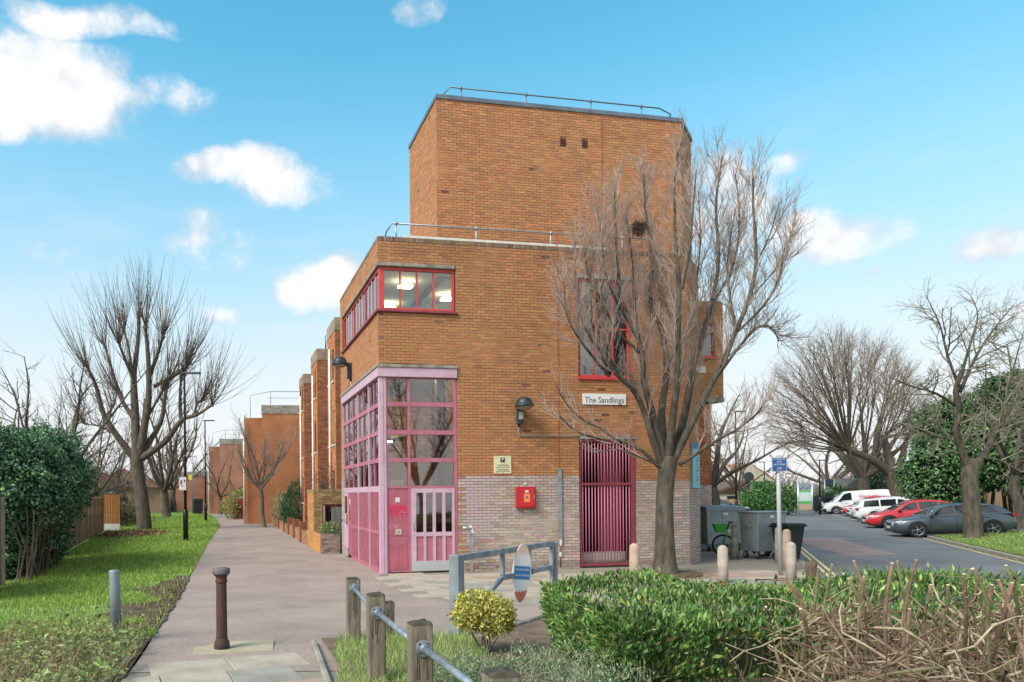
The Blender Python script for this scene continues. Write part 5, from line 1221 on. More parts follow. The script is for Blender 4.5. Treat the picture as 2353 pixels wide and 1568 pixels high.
    # old nest high in the crown
    c = clamp(at(1468, 525, 17.6)); nb = empty('bird_nest', c, 0, 'dark twig nest high in the left side of the bare tree', 'nest'); N = Tubes()
    for k in range(160):
        u = rvec(r).normalized(); v = rvec(r).normalized(); p = u * r.uniform(.1, .2); p.z *= .8; N.add([c + p - v * .12, c + p + v * .12], [.006, .005], 3)
    N.build('twigs', m_twig2, nb, c)['kind'] = 'stuff'
main_tree()
strip_disc = MB(); 
pts = [(TREE.x + math.cos(a * .42) * .85 * (1 + .12 * math.sin(a * 2.1)), TREE.y + math.sin(a * .42) * .8 * (1 + .1 * math.sin(a * 3.3))) for a in range(15)]
tag(strip_disc.prism(pts, -.01, .02).build('tree_pit', M('pit_soil', '#6b5646', .95, col2='#4b3d32', vscale=8, bump=.9, bscale=50)), kind='structure')

def pollard():
    r = random.Random(5); base = ground(332, 1220); Y = base.y
    o = empty('pollarded_tree', base, 0, 'big pollarded tree with long upright shoots on the grass', 'tree'); T, T2 = Tubes(), Tubes(); P = {'lev': []}
    tp = smooth_path([at(*p, Y) for p in ((332, 1228), (331, 1200), (325, 1140), (318, 1095), (314, 1060), (313, 1030))], 3)
    T.add(tp, [float(np.interp(i / (len(tp) - 1), [0, .1, .5, .8, 1], [.56, .43, .36, .38, .33])) for i in range(len(tp))], 14)
    L = [([(314, 1045), (312, 926), (306, 864), (315, 808), (319, 742)], .8, .30, .09), ([(320, 1050), (331, 985), (340, 930), (344, 864), (338, 801), (334, 752)], -1, .28, .09),
         ([(344, 864), (362, 817), (375, 772)], -1.5, .13, .08), ([(306, 1050), (266, 998), (238, 951), (225, 904), (213, 872), (203, 850)], -1.5, .22, .07),
         ([(309, 964), (284, 926), (269, 889), (256, 845), (241, 797)], 1.6, .15, .06), ([(322, 1055), (375, 1017), (416, 967), (450, 955), (487, 932)], -1.2, .24, .06),
         ([(326, 1040), (366, 973), (381, 905), (386, 878)], 1.8, .20, .07), ([(416, 970), (412, 912), (416, 866)], .6, .12, .06), ([(305, 867), (288, 826), (275, 794)], -1, .11, .06),
         ([(353, 889), (394, 867), (426, 850), (428, 834)], .9, .12, .06), ([(306, 880), (296, 800), (286, 765)], .7, .10, .06), ([(262, 996), (226, 978), (196, 976)], .8, .09, .03), ([(338, 960), (356, 930), (372, 900)], -.6, .1, .05), ([(240, 960), (262, 930), (268, 900)], .6, .07, .04), ([(450, 955), (452, 930), (462, 922)], .3, .08, .05)]
    cen = at(325, 930, Y)
    for q, ra, rb in tree_limbs(T, L, Y, P, r, .3):
        end = q[-1]
        for k in range(5):
            v = rvec(r).normalized() * rb * 1.1; T.add([end + v * .3 - Vector((0, 0, rb)), end + v, end + v + Vector((0, 0, rb * 1.2))], [rb * 1.1, rb * .95, rb * .3], 6)
        for j in range(48):
            t = 1 if j < 24 else r.random() ** .7
            p, tan, _, _ = along(q, min(t, .999)); out = (p - cen); out.z = max(0, out.z) * .3; out = out.normalized() if out.length > .1 else Vector()
            d = (Vector((0, 0, .75)) + out * r.uniform(.2, .9) + rvec(r) * .30).normalized()
            ln = r.uniform(1.6, 4.6) * (1 if t > .9 else .75); k = 6; path = [p]; cur = p
            for i in range(k - 1): d = (d + Vector((0, 0, .16)) + rvec(r) * .05).normalized(); cur = cur + d * ln / (k - 1); path.append(cur)
            a = r.uniform(.014, .026); T2.add(path, [a * (1 - .8 * i / (k - 1)) for i in range(k)], 3)
            if r.random() < .4:
                p2, t2, _, _ = along(path, r.uniform(.2, .6)); d2 = (t2 + rvec(r) * .4 + Vector((0, 0, .2))).normalized(); T2.add([p2, p2 + d2 * .5, p2 + d2 * 1.0 + Vector((0, 0, .2))], [.011, .008, .004], 3)
    finish_tree(o, T, T2, m_bark2, m_twig2)
pollard()

def bare_tree(name, base, label, h, spread, seed, bark, twig, trunk_r, nl=7, dens=1., fork=.3, up=.12, twl=1., lean=Vector(), levels=3, cat='tree', group=None, tw=1.):
    r = random.Random(seed); base = Vector(base); o = empty(name, base, 0, label, cat, group); T, T2 = Tubes(), Tubes()
    f = base + Vector((r.uniform(-.2, .2), r.uniform(-.2, .2), h * fork)) + lean * h * fork
    tp = smooth_path([base - Vector((0, 0, .1)), base.lerp(f, .35) + rvec(r) * .05, base.lerp(f, .7) + rvec(r) * .06, f], 3)
    T.add(tp, [float(np.interp(i / (len(tp) - 1), [0, .1, .6, 1], [trunk_r * 1.45, trunk_r * 1.1, trunk_r * .92, trunk_r * .85])) for i in range(len(tp))], 10)
    P = {'lev': [dict(n=2.3 * dens, per_m=True, len=h * .24 * twl, ang=.75, up=up, wob=.17, r=trunk_r * .15, tap=.4, k=5, s=4, t0=.2, fall=.4),
                 dict(n=3.5 * dens, per_m=True, len=h * .11 * twl, ang=.7, up=up, wob=.2, r=.014 * tw, tap=.5, k=4, s=3, t0=.1, fall=.3),
                 dict(n=4.4 * dens, per_m=True, len=h * .05 * twl, ang=.7, up=up, wob=.22, r=.0075 * tw, tap=.6, k=3, s=3, t0=.1)][:levels]}
    for i in range(nl):
        w = 2 * math.pi * (i + r.random() * .7) / nl; el = r.uniform(.35, 1.25)
        d = Vector((math.cos(w) * math.cos(el), math.sin(w) * math.cos(el), math.sin(el))); ln = (h * (1 - fork)) * r.uniform(.75, 1.05) * (math.sin(el) * 1 + math.cos(el) * spread / h)
        q = [f.copy()]; cur = f.copy()
        for k in range(5): d = (d + Vector((0, 0, up * .6)) + rvec(r) * .14 + lean * .2).normalized(); cur = cur + d * ln / 5; q.append(cur.copy())
        q = smooth_path(q, 2); ra = trunk_r * r.uniform(.4, .62); k = len(q); T.add(q, [ra * (1 - .85 * i2 / (k - 1)) for i2 in range(k)], 6); grow(T2, q, ra, ra * .15, 0, P, r)
    finish_tree(o, T, T2, bark, twig); return o

def plane_tree():
    r = random.Random(9); Y = 66.; base = Vector((at(2078, 1165, Y).x, Y, .3)); o = empty('plane_tree', base, 0, 'huge rounded bare tree rising behind the white van', 'tree'); T, T2 = Tubes(), Tubes()
    P = {'lev': [dict(n=2.2, per_m=True, len=2.4, ang=.55, up=.06, wob=.13, r=.030, tap=.4, k=4, s=3, t0=.25, fall=.35), dict(n=3.4, per_m=True, len=1.0, ang=.6, up=.06, wob=.16, r=.016, tap=.6, k=3, s=3, t0=.1)]}
    tp = smooth_path([at(x, y, Y) for x, y in ((2080, 1170), (2070, 1140), (2058, 1105), (2048, 1080))], 3); T.add(tp, [float(np.interp(i / (len(tp) - 1), [0, .5, 1], [1.05, .8, .75])) for i in range(len(tp))], 12)
    L = [([(2052, 1095), (2010, 1060), (1965, 1040), (1940, 1030)], -1.5, .42, .26), ([(2054, 1092), (2040, 1045), (2030, 1000)], .8, .42, .24), ([(2056, 1095), (2075, 1040), (2085, 1000)], 1.2, .32, .18)]
    anchors = [((1950, 1034), -1.4), ((1985, 1050), -.8), ((2032, 1005), .8), ((2040, 1045), .4), ((2084, 1003), 1.1), ((2010, 1060), -.5)]
    for k in range(74):
        a = rad(-12 + 206 * (k + r.random()) / 74); tx, ty = 1945 + 185 * math.cos(a), 990 - 235 * max(math.sin(a), -.12) * r.uniform(.86, 1.03)
        (ax, ay), ad = min(anchors, key=lambda q: (q[0][0] - (1945 + .45 * (tx - 1945))) ** 2 + r.random() * 3000); dz = ad + r.uniform(-5, 5)
        mx_, my_ = ax + (tx - ax) * .4 + r.uniform(-16, 16), ay + (ty - ay) * .48 + r.uniform(-14, 14)
        L.append(([(ax, ay), (mx_, my_), (ax + (tx - ax) * .74, ay + (ty - ay) * .80), (tx, ty)], [ad, ad + (dz - ad) * .5, ad + (dz - ad) * .8, dz], r.uniform(.05, .085), .014))
    for q, ra, rb in tree_limbs(T, L, Y, P, r, .5): grow(T2, q, ra, rb, 0, P, r)
    finish_tree(o, T, T2, m_bark2, M('twig_haze', '#9a8a7c', .9, col2='#7b6d61', vscale=.6))
plane_tree()
def verge_tree():
    r = random.Random(13); Y = 29.4; b = at(2236, 1226, Y); base = Vector((b.x, Y, gz(b.x, Y))); o = empty('spreading_tree', base, 0, 'bare spreading tree with leaning trunk on the verge in front of the dark car', 'tree'); T, T2 = Tubes(), Tubes()
    P = {'lev': [dict(n=3.6, per_m=True, len=1.9, ang=.8, up=.06, wob=.16, r=.034, tap=.4, k=5, s=4, t0=.15, fall=.35), dict(n=5.6, per_m=True, len=.85, ang=.75, up=.05, wob=.2, r=.014, tap=.5, k=4, s=3, t0=.1, fall=.3), dict(n=5.0, per_m=True, len=.34, ang=.7, up=.05, wob=.22, r=.008, tap=.6, k=3, s=3, t0=.1)]}
    tp = smooth_path([Vector((base.x, base.y, base.z - .1))] + [at(x, y, Y) for x, y in ((2236, 1210), (2232, 1150), (2228, 1090), (2240, 1060))], 3); T.add(tp, [float(np.interp(i / (len(tp) - 1), [0, .15, .6, 1], [.42, .32, .29, .30])) for i in range(len(tp))], 12)
    L = [([(2232, 1085), (2218, 1050), (2205, 1020), (2196, 985), (2206, 940), (2200, 895), (2212, 850)], -.4, .2, .09), ([(2240, 1068), (2268, 1035), (2292, 985), (2330, 930), (2370, 880)], .8, .2, .08), ([(2206, 940), (2150, 905), (2095, 888), (2045, 868)], -.8, .09, .02), ([(2204, 890), (2180, 820), (2160, 745), (2128, 680)], -.5, .09, .012), ([(2212, 850), (2235, 780), (2245, 720), (2230, 680)], .6, .08, .012), ([(2206, 900), (2250, 810), (2290, 750), (2330, 700)], .8, .1, .012), ([(2196, 1000), (2150, 1005), (2105, 985), (2070, 990)], -.6, .06, .015), ([(2225, 1040), (2270, 1000), (2310, 975), (2360, 960)], -1, .07, .02), ([(2200, 960), (2170, 940), (2110, 950), (2050, 930)], .8, .06, .014), ([(2292, 985), (2310, 900), (2340, 820), (2353, 760)], .5, .08, .012), ([(2255, 1050), (2300, 1060), (2345, 1085)], -.6, .06, .02)]
    L = [(a, b, c * .78, d) for a, b, c, d in L]
    for q, ra, rb in tree_limbs(T, L, Y, P, r, .3): grow(T2, q, ra, rb, 0, P, r)
    finish_tree(o, T, T2, m_bark, m_twig3)
verge_tree()
def px_base(px, Y, h=0): return Vector((px_ray(px, 1135)[0] * Y, Y, gz(px_ray(px, 1135)[0] * Y, Y) + h))
bare_tree('street_tree', px_base(1643, 38), 'grey bare tree rising behind the bins beside the brick corner', 7.4, 5.2, 21, m_bark, m_twig3, .30, 7, .9, .3, up=.14)
bare_tree('street_tree', px_base(1690, 78), 'bare tree far down the road behind the low gabled house', 9, 7, 22, m_bark2, m_twig3, .28, 7, .55, .22, tw=1.8)
bare_tree('street_tree', px_base(1905, 84), 'distant bare tree between the two notice boards', 10, 8, 23, m_bark2, m_twig3, .35, 7, .5, .25, tw=1.8)
bare_tree('street_tree', px_base(1985, 74), 'bare tree with pale stout trunk just behind the van roof', 12, 9, 24, m_bark2, m_twig3, .6, 8, .5, .25, tw=1.8)
bare_tree('street_tree', px_base(2345, 35), 'bare tree at the right picture edge in front of the evergreens', 8, 6, 25, m_bark, m_twig3, .22, 6, .6, .3)
bare_tree('pollard_stub_tree', px_base(606, 46), 'grey pollard with stubby upright limbs in front of the plain brick block', 6.6, 3.0, 31, M('bark_pale', '#8a7d70', .95, col2='#6a5f54', vscale=5, bump=.8), m_twig, .16, 9, 1.3, .36, up=.35, twl=.9, levels=3, tw=1.2)
bare_tree('street_tree', px_base(383, 66), 'dark forked bare tree second along the grass strip', 10.5, 6.5, 32, m_bark2, m_twig2, .38, 7, .55, .22, up=.16, tw=1.5)
bare_tree('street_tree', px_base(398, 92), 'bare tree third along the grass strip behind the forked one', 11, 7, 33, m_bark2, m_twig2, .35, 7, .45, .25, tw=1.8)
bare_tree('street_tree', px_base(506, 78), 'slender pale bare tree at the bend of the path', 9, 5, 34, m_bark, m_twig, .2, 7, .5, .2, up=.25, tw=1.5)
bare_tree('street_tree', px_base(415, 120), 'faint bare tree at the far end of the grass strip', 13, 9, 35, m_bark2, m_twig, .4, 7, .35, .25, tw=2.2)
bare_tree('thicket_tree', px_base(120, 30), 'scrubby bare tree with dark twigs rising behind the ivy', 7.2, 6, 41, m_bark, m_twig2, .2, 8, .9, .22, up=.05)
bare_tree('thicket_tree', px_base(20, 25), 'scrubby bare tree at the left picture edge above the ivy', 6.2, 5, 42, m_bark, m_twig2, .18, 8, .9, .25, up=.05)
bare_tree('thicket_tree', px_base(215, 52), 'thin bare tree behind the brown fence', 8.5, 6, 43, m_bark2, m_twig2, .22, 8, .6, .22, tw=1.3)

bare_tree('street_tree', (15.0, -9, 0), 'bare tree added out of view to be mirrored in the entrance panes', 10.5, 8, 51, m_bark2, m_twig2, .18, 9, .8, .2, tw=1.8)  # unseen tree behind the camera, added for its reflection in the glass
bare_tree('street_tree', (20.5, -6, 0), 'second bare tree added out of view to be mirrored in the entrance panes', 9, 8, 52, m_bark2, m_twig2, .16, 9, .8, .2, tw=1.8)  # also unseen, added only for the reflection
for k, (px, Y, h) in enumerate(((165, 44, 6.5), (255, 60, 7.5), (60, 38, 7), (300, 74, 8))):
    bare_tree('thicket_tree', px_base(px, Y), ('many stemmed bare thicket above the middle of the brown fence', 'fine twigged bare tree just left of the pollarded trunk', 'dense bare thicket rising over the middle of the ivy', 'hazy bare tree between the pollard and the forked tree')[k], h, 6, 60 + k, m_bark2, m_twig2, .13, 10, 1.0, .12, up=.08, tw=1.0 + Y / 60)
# ------------------------------------------------------------------ shrubs and ground plants
lm = leafmat('leaf_gloss', .38, .2); lm2 = leafmat('leaf_matt', .6, .25)
def ivy():
    o = empty('ivy_bush', (-9.2, 20, 0), 0, 'large dark ivy mass swallowing the fence on the grass side', 'bush')
    blobs = [(-8.85, 18.6, 2.35, 1.15, 1.6, 1.25), (-9.2, 20.6, 2.55, 1.3, 1.9, 1.35), (-9.75, 22.4, 2.3, 1.1, 1.5, 1.2), (-9.3, 18.0, 3.0, 1.0, 1.2, .75), (-9.5, 20.5, 1.2, .9, 2.0, 1.3), (-9.9, 22.4, .9, .6, 1.0, 1.0), (-9.0, 18.4, .9, .55, .9, 1.1), (-9.9, 17.6, 2.7, .8, 1.0, 1.1)]
    blob_leaves('foliage', blobs, 560, .088, .075, ['#466e50', '#3a6046', '#567f5e', '#30523e', '#6a946e', '#42705a', '#86a25e', '#84a488'], lm, o, .30, -.1, .05, o.location, .28)
    blob_leaves('inner_foliage', [(x, y, z, a * .72, b * .72, c * .72) for x, y, z, a, b, c in blobs], 170, .16, .13, ['#1c3a2a', '#20402f', '#172f24'], lm, o, .25, 0, .03, o.location)  # inner leaves coloured darker to stand for the shade inside the ivy
    T = Tubes(); r = random.Random(4)
    for k in range(40):
        y = r.uniform(17.4, 21); p = Vector((fpt(y).x + r.uniform(.05, .6), y, 0)); T.add([p, p + Vector((r.uniform(-.1, .2), r.uniform(-.3, .3), .8)), p + Vector((r.uniform(-.2, .4), r.uniform(-.5, .5), 1.7))], [.03, .022, .012], 4)
    T.build('stem', m_twig2, o, o.location)
ivy()
def bush(name, label, blobs, dens, ln, wd, cols, mat=lm2, stems=10, group=None, shell=.5, up=.4, zmin=.02, inner=True, twig=m_twig2, fold=.2):
    b = np.array(blobs); c = Vector((float(b[:, 0].mean()), float(b[:, 1].mean()), gz(float(b[:, 0].mean()), float(b[:, 1].mean())))); o = empty(name, c, 0, label, 'bush', group)
    blob_leaves('foliage', blobs, dens, ln, wd, cols, mat, o, shell, up, c.z + zmin, c, fold=fold)
    T = Tubes(); r = random.Random(len(blobs) * 7 + int(abs(c.x) * 10))
    for k in range(stems):
        q = blobs[r.randrange(len(blobs))]; e = Vector((q[0] + r.uniform(-.6, .6) * q[3], q[1] + r.uniform(-.6, .6) * q[4], q[2] + r.uniform(-.2, .6) * q[5])); s = c + Vector((r.uniform(-.3, .3) * q[3], r.uniform(-.3, .3) * q[4], -.03)); m = s.lerp(e, .5) + rvec(r) * .06 * q[3]; T.add([s, m, e], [.02 * q[5] + .005, .014 * q[5] + .003, .006 * q[5] + .001], 5)
    T.build('stem', twig, o, c); return o
bush('golden_shrub', 'small rounded yellow variegated shrub in front of the barrier', [(1.10, 7.55, .88, .22, .24, .13), (.99, 7.5, .76, .17, .2, .13), (1.30, 7.6, .80, .16, .2, .13), (1.2, 7.5, .72, .2, .2, .13), (1.37, 7.55, .70, .10, .12, .09), (1.02, 7.6, .92, .1, .1, .08)], 3600, .042, .022, ['#d2c46a', '#c9ba58', '#b0a94e', '#ddd284', '#8f9a4c', '#bdb45a', '#74864a'], lm2, 9, shell=.4)
def mound():
    cx = [(.95, 5.3, .50, .55, .6, .34), (1.35, 5.5, .52, .5, .55, .36), (.75, 6.2, .42, .35, .4, .24), (1.55, 4.8, .5, .45, .6, .36), (1.15, 4.5, .45, .6, .6, .34), (.85, 4.3, .38, .4, .6, .25)]
    o = bush('low_shrub', 'low grey green shrub mound with pale twigs beside the timber posts', cx, 2100, .032, .012, ['#6f8560', '#7d916c', '#5d7352', '#8c9c7c', '#4f6746', '#98a586'], lm2, 6, shell=.55, up=.5)
    T = Tubes(); r = random.Random(8); c = o.location
    for k in range(420):
        q = cx[r.randrange(len(cx))]; u = rvec(r).normalized(); u.z = abs(u.z); p = Vector((q[0] + u.x * q[3] * .9, q[1] + u.y * q[4] * .9, q[2] + u.z * q[5] * .9)); d = (u * .6 + rvec(r) * .6 + Vector((0, 0, .2))).normalized(); T.add([p, p + d * r.uniform(.05, .10), p + d * r.uniform(.12, .18) + rvec(r) * .02], [.0022, .0016, .001], 3)
    T.build('twigs', M('pale_twig', '#b0a78c', .9), o, c)['kind'] = 'stuff'
mound()
def hedge():
    o = empty('laurel_hedge', (4.6, 6.9, .36), 0, 'broad clipped green hedge with long pointed leaves across the foreground', 'hedge'); c = np.array(o.location)
    X0_, X1_, Y0_, Y1_, ZT = 1.86, 8.6, 5.55, 8.25, 1.04
    def top(x, y): return ZT + .05 * np.sin(x * 2.3 + y) + .04 * np.sin(y * 3.1 - x * 1.7) + .03 * np.sin(x * 6.1 + y * 4.3) - .10 * np.clip((X0_ + .45 - x) / .45, 0, 1) ** 2 - .05 * np.clip((y - 7.8) / .4, 0, 1)
    PP, NN = [], []
    n = 20000; x = NR.uniform(X0_, X1_, n); y = NR.uniform(Y0_, Y1_, n); PP.append(np.stack([x, y, top(x, y) - np.abs(NR.normal(0, .07, n))], 1)); NN.append(np.tile([0, 0, 1.], (n, 1)) + NR.normal(0, .25, (n, 3)))
    n = 17000; x = NR.uniform(X0_, X1_, n); z = NR.uniform(.40, 1.0, n); w = .07 * np.sin(x * 3.1) + .05 * np.sin(z * 9 + x * 2); PP.append(np.stack([x, Y0_ + w + np.abs(NR.normal(0, .10, n)) + .22 * np.clip((.8 - z), 0, 1), z], 1)); NN.append(np.tile([0, -1., .25], (n, 1)) + NR.normal(0, .3, (n, 3)))
    n = 9000; y = NR.uniform(Y0_, Y1_, n); z = NR.uniform(.38, 1.0, n); PP.append(np.stack([X0_ + .06 * np.sin(y * 4) + np.abs(NR.normal(0, .10, n)) + .3 * np.clip(.75 - z, 0, 1), y, z], 1)); NN.append(np.tile([-1., -.1, .25], (n, 1)) + NR.normal(0, .3, (n, 3)))
    n = 2600; x = NR.uniform(X0_, X1_, n); y = NR.uniform(Y0_, Y1_, n); PP.append(np.stack([x, y, top(x, y) + NR.uniform(0, .07, n) * (np.sin(x * 5 + 1) * np.sin(y * 6) > -.2)], 1)); NN.append(np.tile([0, 0, .4], (n, 1)) + NR.normal(0, .5, (n, 3)))
    P_ = np.concatenate(PP); N_ = np.concatenate(NN); n = len(P_)
    thin = (np.sin(P_[:, 0] * 3.7 + P_[:, 2] * 5) * np.sin(P_[:, 0] * 2.1 - P_[:, 2] * 7 + 1) > .45) & (P_[:, 2] < .92) & (NR.random(n) < .6); P_, N_ = P_[~thin], N_[~thin]; n = len(P_)
    # a bare gap low in the near face
    gap = (np.abs(P_[:, 0] - 3.05) < .28) & (P_[:, 2] < .86) & (P_[:, 1] < 6.1) & (NR.random(n) < .85); P_, N_ = P_[~gap], N_[~gap]; n = len(P_)
    D = N_ * .55 + unit(n) * .55 + np.array([0, -.1, .55]); Nn = N_ + unit(n) * .6; ln = NR.uniform(.04, .09, n); wd = ln * NR.uniform(.26, .42, n)
    cols = ['#5f8846', '#537c3f', '#6e9450', '#48703a', '#82a45e', '#3d6234', '#96b06a', '#668f4a', '#a8b26e']
    col = pal(n, cols, .22); clump = .82 + .30 * np.sin(P_[:, 0] * 4.1 + P_[:, 1] * 2.2) * np.sin(P_[:, 1] * 3.7 - P_[:, 0] * 1.9) + .12 * np.sin(P_[:, 0] * 11); col = col * np.stack([clump * 1.05, clump, clump * .95], 1)
    dead = NR.random(n) < .022; col[dead] = pal(int(dead.sum()), ['#8a6a44', '#a08656', '#b3a862', '#6b4f38'], .15); near = np.argsort(((P_ - np.array([2.6, 0, 2.0])) ** 2).sum(1)); top_l = near[:300]; rest = near[300:]
    leaves('foliage', P_[rest] - c, D[rest], Nn[rest], ln[rest], wd[rest], None, lm, o, .18, colarr=col[rest])
    ms = []
    for k in range(12):
        me = np_mesh('leaf', leaf_geo(np.zeros((1, 3)), np.array([[1., 0, 0]]), np.array([[0, 0, 1.]]), np.array([.1]), np.array([.033]), .18), 4, LEAF_F, pal(1, [cols[k % 8]], .1)); me.materials.append(lm); ms.append(me)
    for i in top_l:
        q = link('leaf', ms[R_.randrange(12)], o); d = Vector(D[i]).normalized(); nn = Vector(Nn[i]); s = nn.cross(d).normalized(); u = d.cross(s); q.matrix_local = Matrix.Translation(Vector(P_[i] - c)) @ Matrix((d, s, u)).transposed().to_4x4() @ Matrix.Scale(float(ln[i] / .1), 4)
    T = Tubes(); r = random.Random(17)
    for k in range(520):
        p = Vector((r.uniform(X0_ + .1, X1_), r.uniform(Y0_ + .08, Y1_ - .1), .4)); e = p + Vector((r.uniform(-.3, .3), r.uniform(-.3, .3), r.uniform(.3, .58))); T.add([p, p.lerp(e, .5) + rvec(r) * .04, e], [.008, .006, .003], 4)
    T.build('stem', M('hedge_stem', '#6a5d49', .9), o, o.location)
    # added dark box standing in for the shade inside the hedge, stops see-through
    b = MB(); b.box(X0_ + .8 - 4.6, X1_ - 4.6, Y0_ + .85 - 6.9, Y1_ - .4 - 6.9, .0, ZT - .36 - .30); b.build('shade_core', M('shade_core', '#2c3a22', 1., col2='#1c2517', vscale=14, bump=1., bscale=30), o)
hedge()
def brambles():
    o = empty('cut_shrub', (3.3, 4.1, .38), 0, 'hard pruned bare shrub of tangled brown stems in the lower right corner', 'bush'); r = random.Random(23)
    cols = [M('stem_brown', '#806754', .85, col2='#574234', vscale=14, bump=.6, bscale=60), M('stem_olive', '#7d7555', .85, col2='#565038', vscale=14, bump=.6, bscale=60), M('stem_pink', '#8c7160', .85, col2='#634b3e', vscale=14, bump=.6, bscale=60), M('stem_pale', '#b8a78c', .9, col2='#85765c', vscale=14)]
    end = M('cut_end', '#d0c0a0', .9); TT = [Tubes() for _ in cols]
    tops = [(1760, 1395), (1880, 1305), (1912, 1298), (1950, 1330), (1985, 1325), (1962, 1290), (2050, 1295), (2062, 1290), (2105, 1288), (2178, 1345), (2215, 1320), (2235, 1308), (2280, 1345), (2295, 1335), (2312, 1300), (2325, 1340), (2350, 1345), (1840, 1400), (2020, 1365), (2140, 1345), (2260, 1360), (1800, 1480), (2330, 1420), (2090, 1400), (1930, 1440), (2200, 1430)]
    for k, (px, py) in enumerate(tops):
        Y = r.uniform(3.5, 4.8); t = at(px, py, Y); b = Vector((t.x + r.uniform(-.3, .3), t.y + r.uniform(-.3, .35), .9 - .45 * r.random())); q = smooth_path([b, b.lerp(t, .4) + rvec(r) * .035, b.lerp(t, .75) + rvec(r) * .02, t], 2); ra = r.uniform(.0065, .0115)
        s = empty('cut_stem'); s.parent = o
        mb = MB().tube([p - o.location for p in q], [ra * (1.1 - .25 * i / (len(q) - 1)) * r.uniform(.88, 1.14) for i in range(len(q))], 8, cap=True); st = mb.build('stem_wood', cols[r.randrange(3)], s)
        dv = (q[-1] - q[-2]).normalized(); MB().tube([q[-1] - o.location, q[-1] - o.location + dv * .003], ra * .8, 8).build('cut_face', end, s)
        for j in range(3):
            p, tan, _, _ = along(q, r.uniform(.3, .9)); v = rvec(r).normalized(); TT[3].add([p, p + v * .03, p + v * .05 + tan * .02], [.005, .004, .002], 4)
    for k in range(2900):
        x = r.uniform(1.95, 4.9); y = r.uniform(3.1, 5.2); h = 1.18 + .10 * math.sin(x * 3.1) + .06 * math.sin(x * 7 + y * 3); z = .4 + (h - .4) * r.random() ** .5
        if x < 2.35: z = .4 + (z - .4) * (.45 + 1.3 * (x - 1.95))
        if x < .545 * y + .25 * (z - .5): continue
        p = Vector((x, y, z)); d = rvec(r); d.z *= .8; d.normalize(); ln = r.uniform(.08, .6); k2 = 5; path = [p]; cur = p
        for j in range(k2 - 1):
            d = (d + rvec(r) * .28 + Vector((0, 0, -.05 if cur.z > 1.25 else .03))).normalized(); cur = cur + d * ln / (k2 - 1)
            if cur.z > 1.42: cur.z = 1.42
            path.append(cur)
        a = r.choice([.002, .003, .004, .005, .007, .0095]); TT[r.choice([0, 0, 1, 2, 3, 3])].add(path, [a * (1 - .45 * j / (k2 - 1)) for j in range(k2)], 5 if a > .004 else 4)
    for T, c in zip(TT, cols): q = T.build('tangle', c, o, o.location); q['kind'] = 'stuff'
    n = 420; P_ = np.stack([NR.uniform(1.95, 4.9, n), NR.uniform(3.3, 5.2, n), NR.uniform(.5, 1.2, n)], 1); leaves('dead_leaves', P_ - np.array(o.location), unit(n), unit(n), NR.uniform(.02, .045, n), NR.uniform(.012, .025, n), ['#8a6648', '#6b8a44', '#a08560', '#739a4c'], lm2, o)
brambles()
def evergreens():
    o = empty('evergreen_shrub', (33, 41, .3), 0, 'tall glossy evergreen thicket behind the parked dark car', 'bush')
    blobs = [(33.0, 42.5, 2.8, 2.2, 2, 2.2), (35.6, 41.5, 4.0, 2.4, 2.2, 2.2), (38.4, 41, 5.2, 2.6, 2.4, 2.6), (41.2, 41.5, 6.4, 3.0, 2.6, 3.0), (34.8, 44.0, 5.6, 2.2, 2, 1.8), (42.0, 40.5, 3.4, 2.2, 2.2, 3.0), (37.6, 43, 7.4, 2.0, 2, 1.4)]
    blob_leaves('foliage', blobs, 150, .20, .12, ['#42683a', '#365832', '#51784a', '#2b4a2c', '#658a58', '#7c965c'], lm, o, .4, -.2, .35, o.location, .3, keep=lambda p: p[:, 1] < 45.5)
    blob_leaves('inner_foliage', [(x, y, z, a * .78, b * .78, c * .78) for x, y, z, a, b, c in blobs], 60, .34, .24, ['#16281a', '#1a2e1e'], lm, o, .3, 0, .3, o.location)  # dark leaf colours paint the shade within the thicket
    T = Tubes(); r = random.Random(6)
    for k in range(30): b = Vector((r.uniform(33, 43), r.uniform(41, 43), .2)); T.add([b, b + Vector((r.uniform(-.4, .4), 0, 1.6)), b + Vector((r.uniform(-1, 1), r.uniform(-.5, .5), 4))], [.12, .09, .04], 5)
    T.build('stem', m_bark2, o, o.location)
evergreens()
G1 = ['#4c7a3c', '#3d6833', '#5a8a48', '#33592d']
p = W2(-.15, 20.5); bush('conifer_bush', 'dense dark green rounded conifer beside the low garden wall', [(p.x, p.y, 1.35, .78, .78, 1.0), (p.x + .05, p.y, 2.1, .5, .5, .62), (p.x - .1, p.y, .9, .7, .7, .6)], 520, .10, .03, ['#2f5f34', '#27522e', '#386a3c', '#1f4426'], lm2, 4, shell=.35, up=.8)
p = W2(-.35, 26); bush('twiggy_shrub', 'straggly pale shrub over the garden wall behind the conifer', [(p.x, p.y, 1.1, .8, 1.6, .9), (p.x - .1, p.y + 2.5, 1.0, .8, 1.4, .9), (p.x + .2, p.y - 1.5, 1.6, .6, .8, .8)], 150, .10, .05, ['#8b8a62', '#9c9670', '#6f7a4c', '#a89f7c', '#80704f'], lm2, 26)
p = W2(-.3, 7.3); bush('planter_plants', 'small green plants spilling over the brick planter', [(p.x, p.y, .78, .30, .5, .22), (p.x + .05, p.y + .7, .8, .3, .4, .22)], 420, .09, .03, ['#6f8a58', '#8a9c6c', '#587446', '#a8a878'], lm2, 6, zmin=.62)
p = W2(.1, 10.3); bush('dead_shrub', 'brown leafless bush above the bin store wall', [(p.x, p.y, 2.6, .6, .6, .7)], 120, .08, .04, ['#7c5442', '#8a5e48', '#6b4838'], lm2, 30)
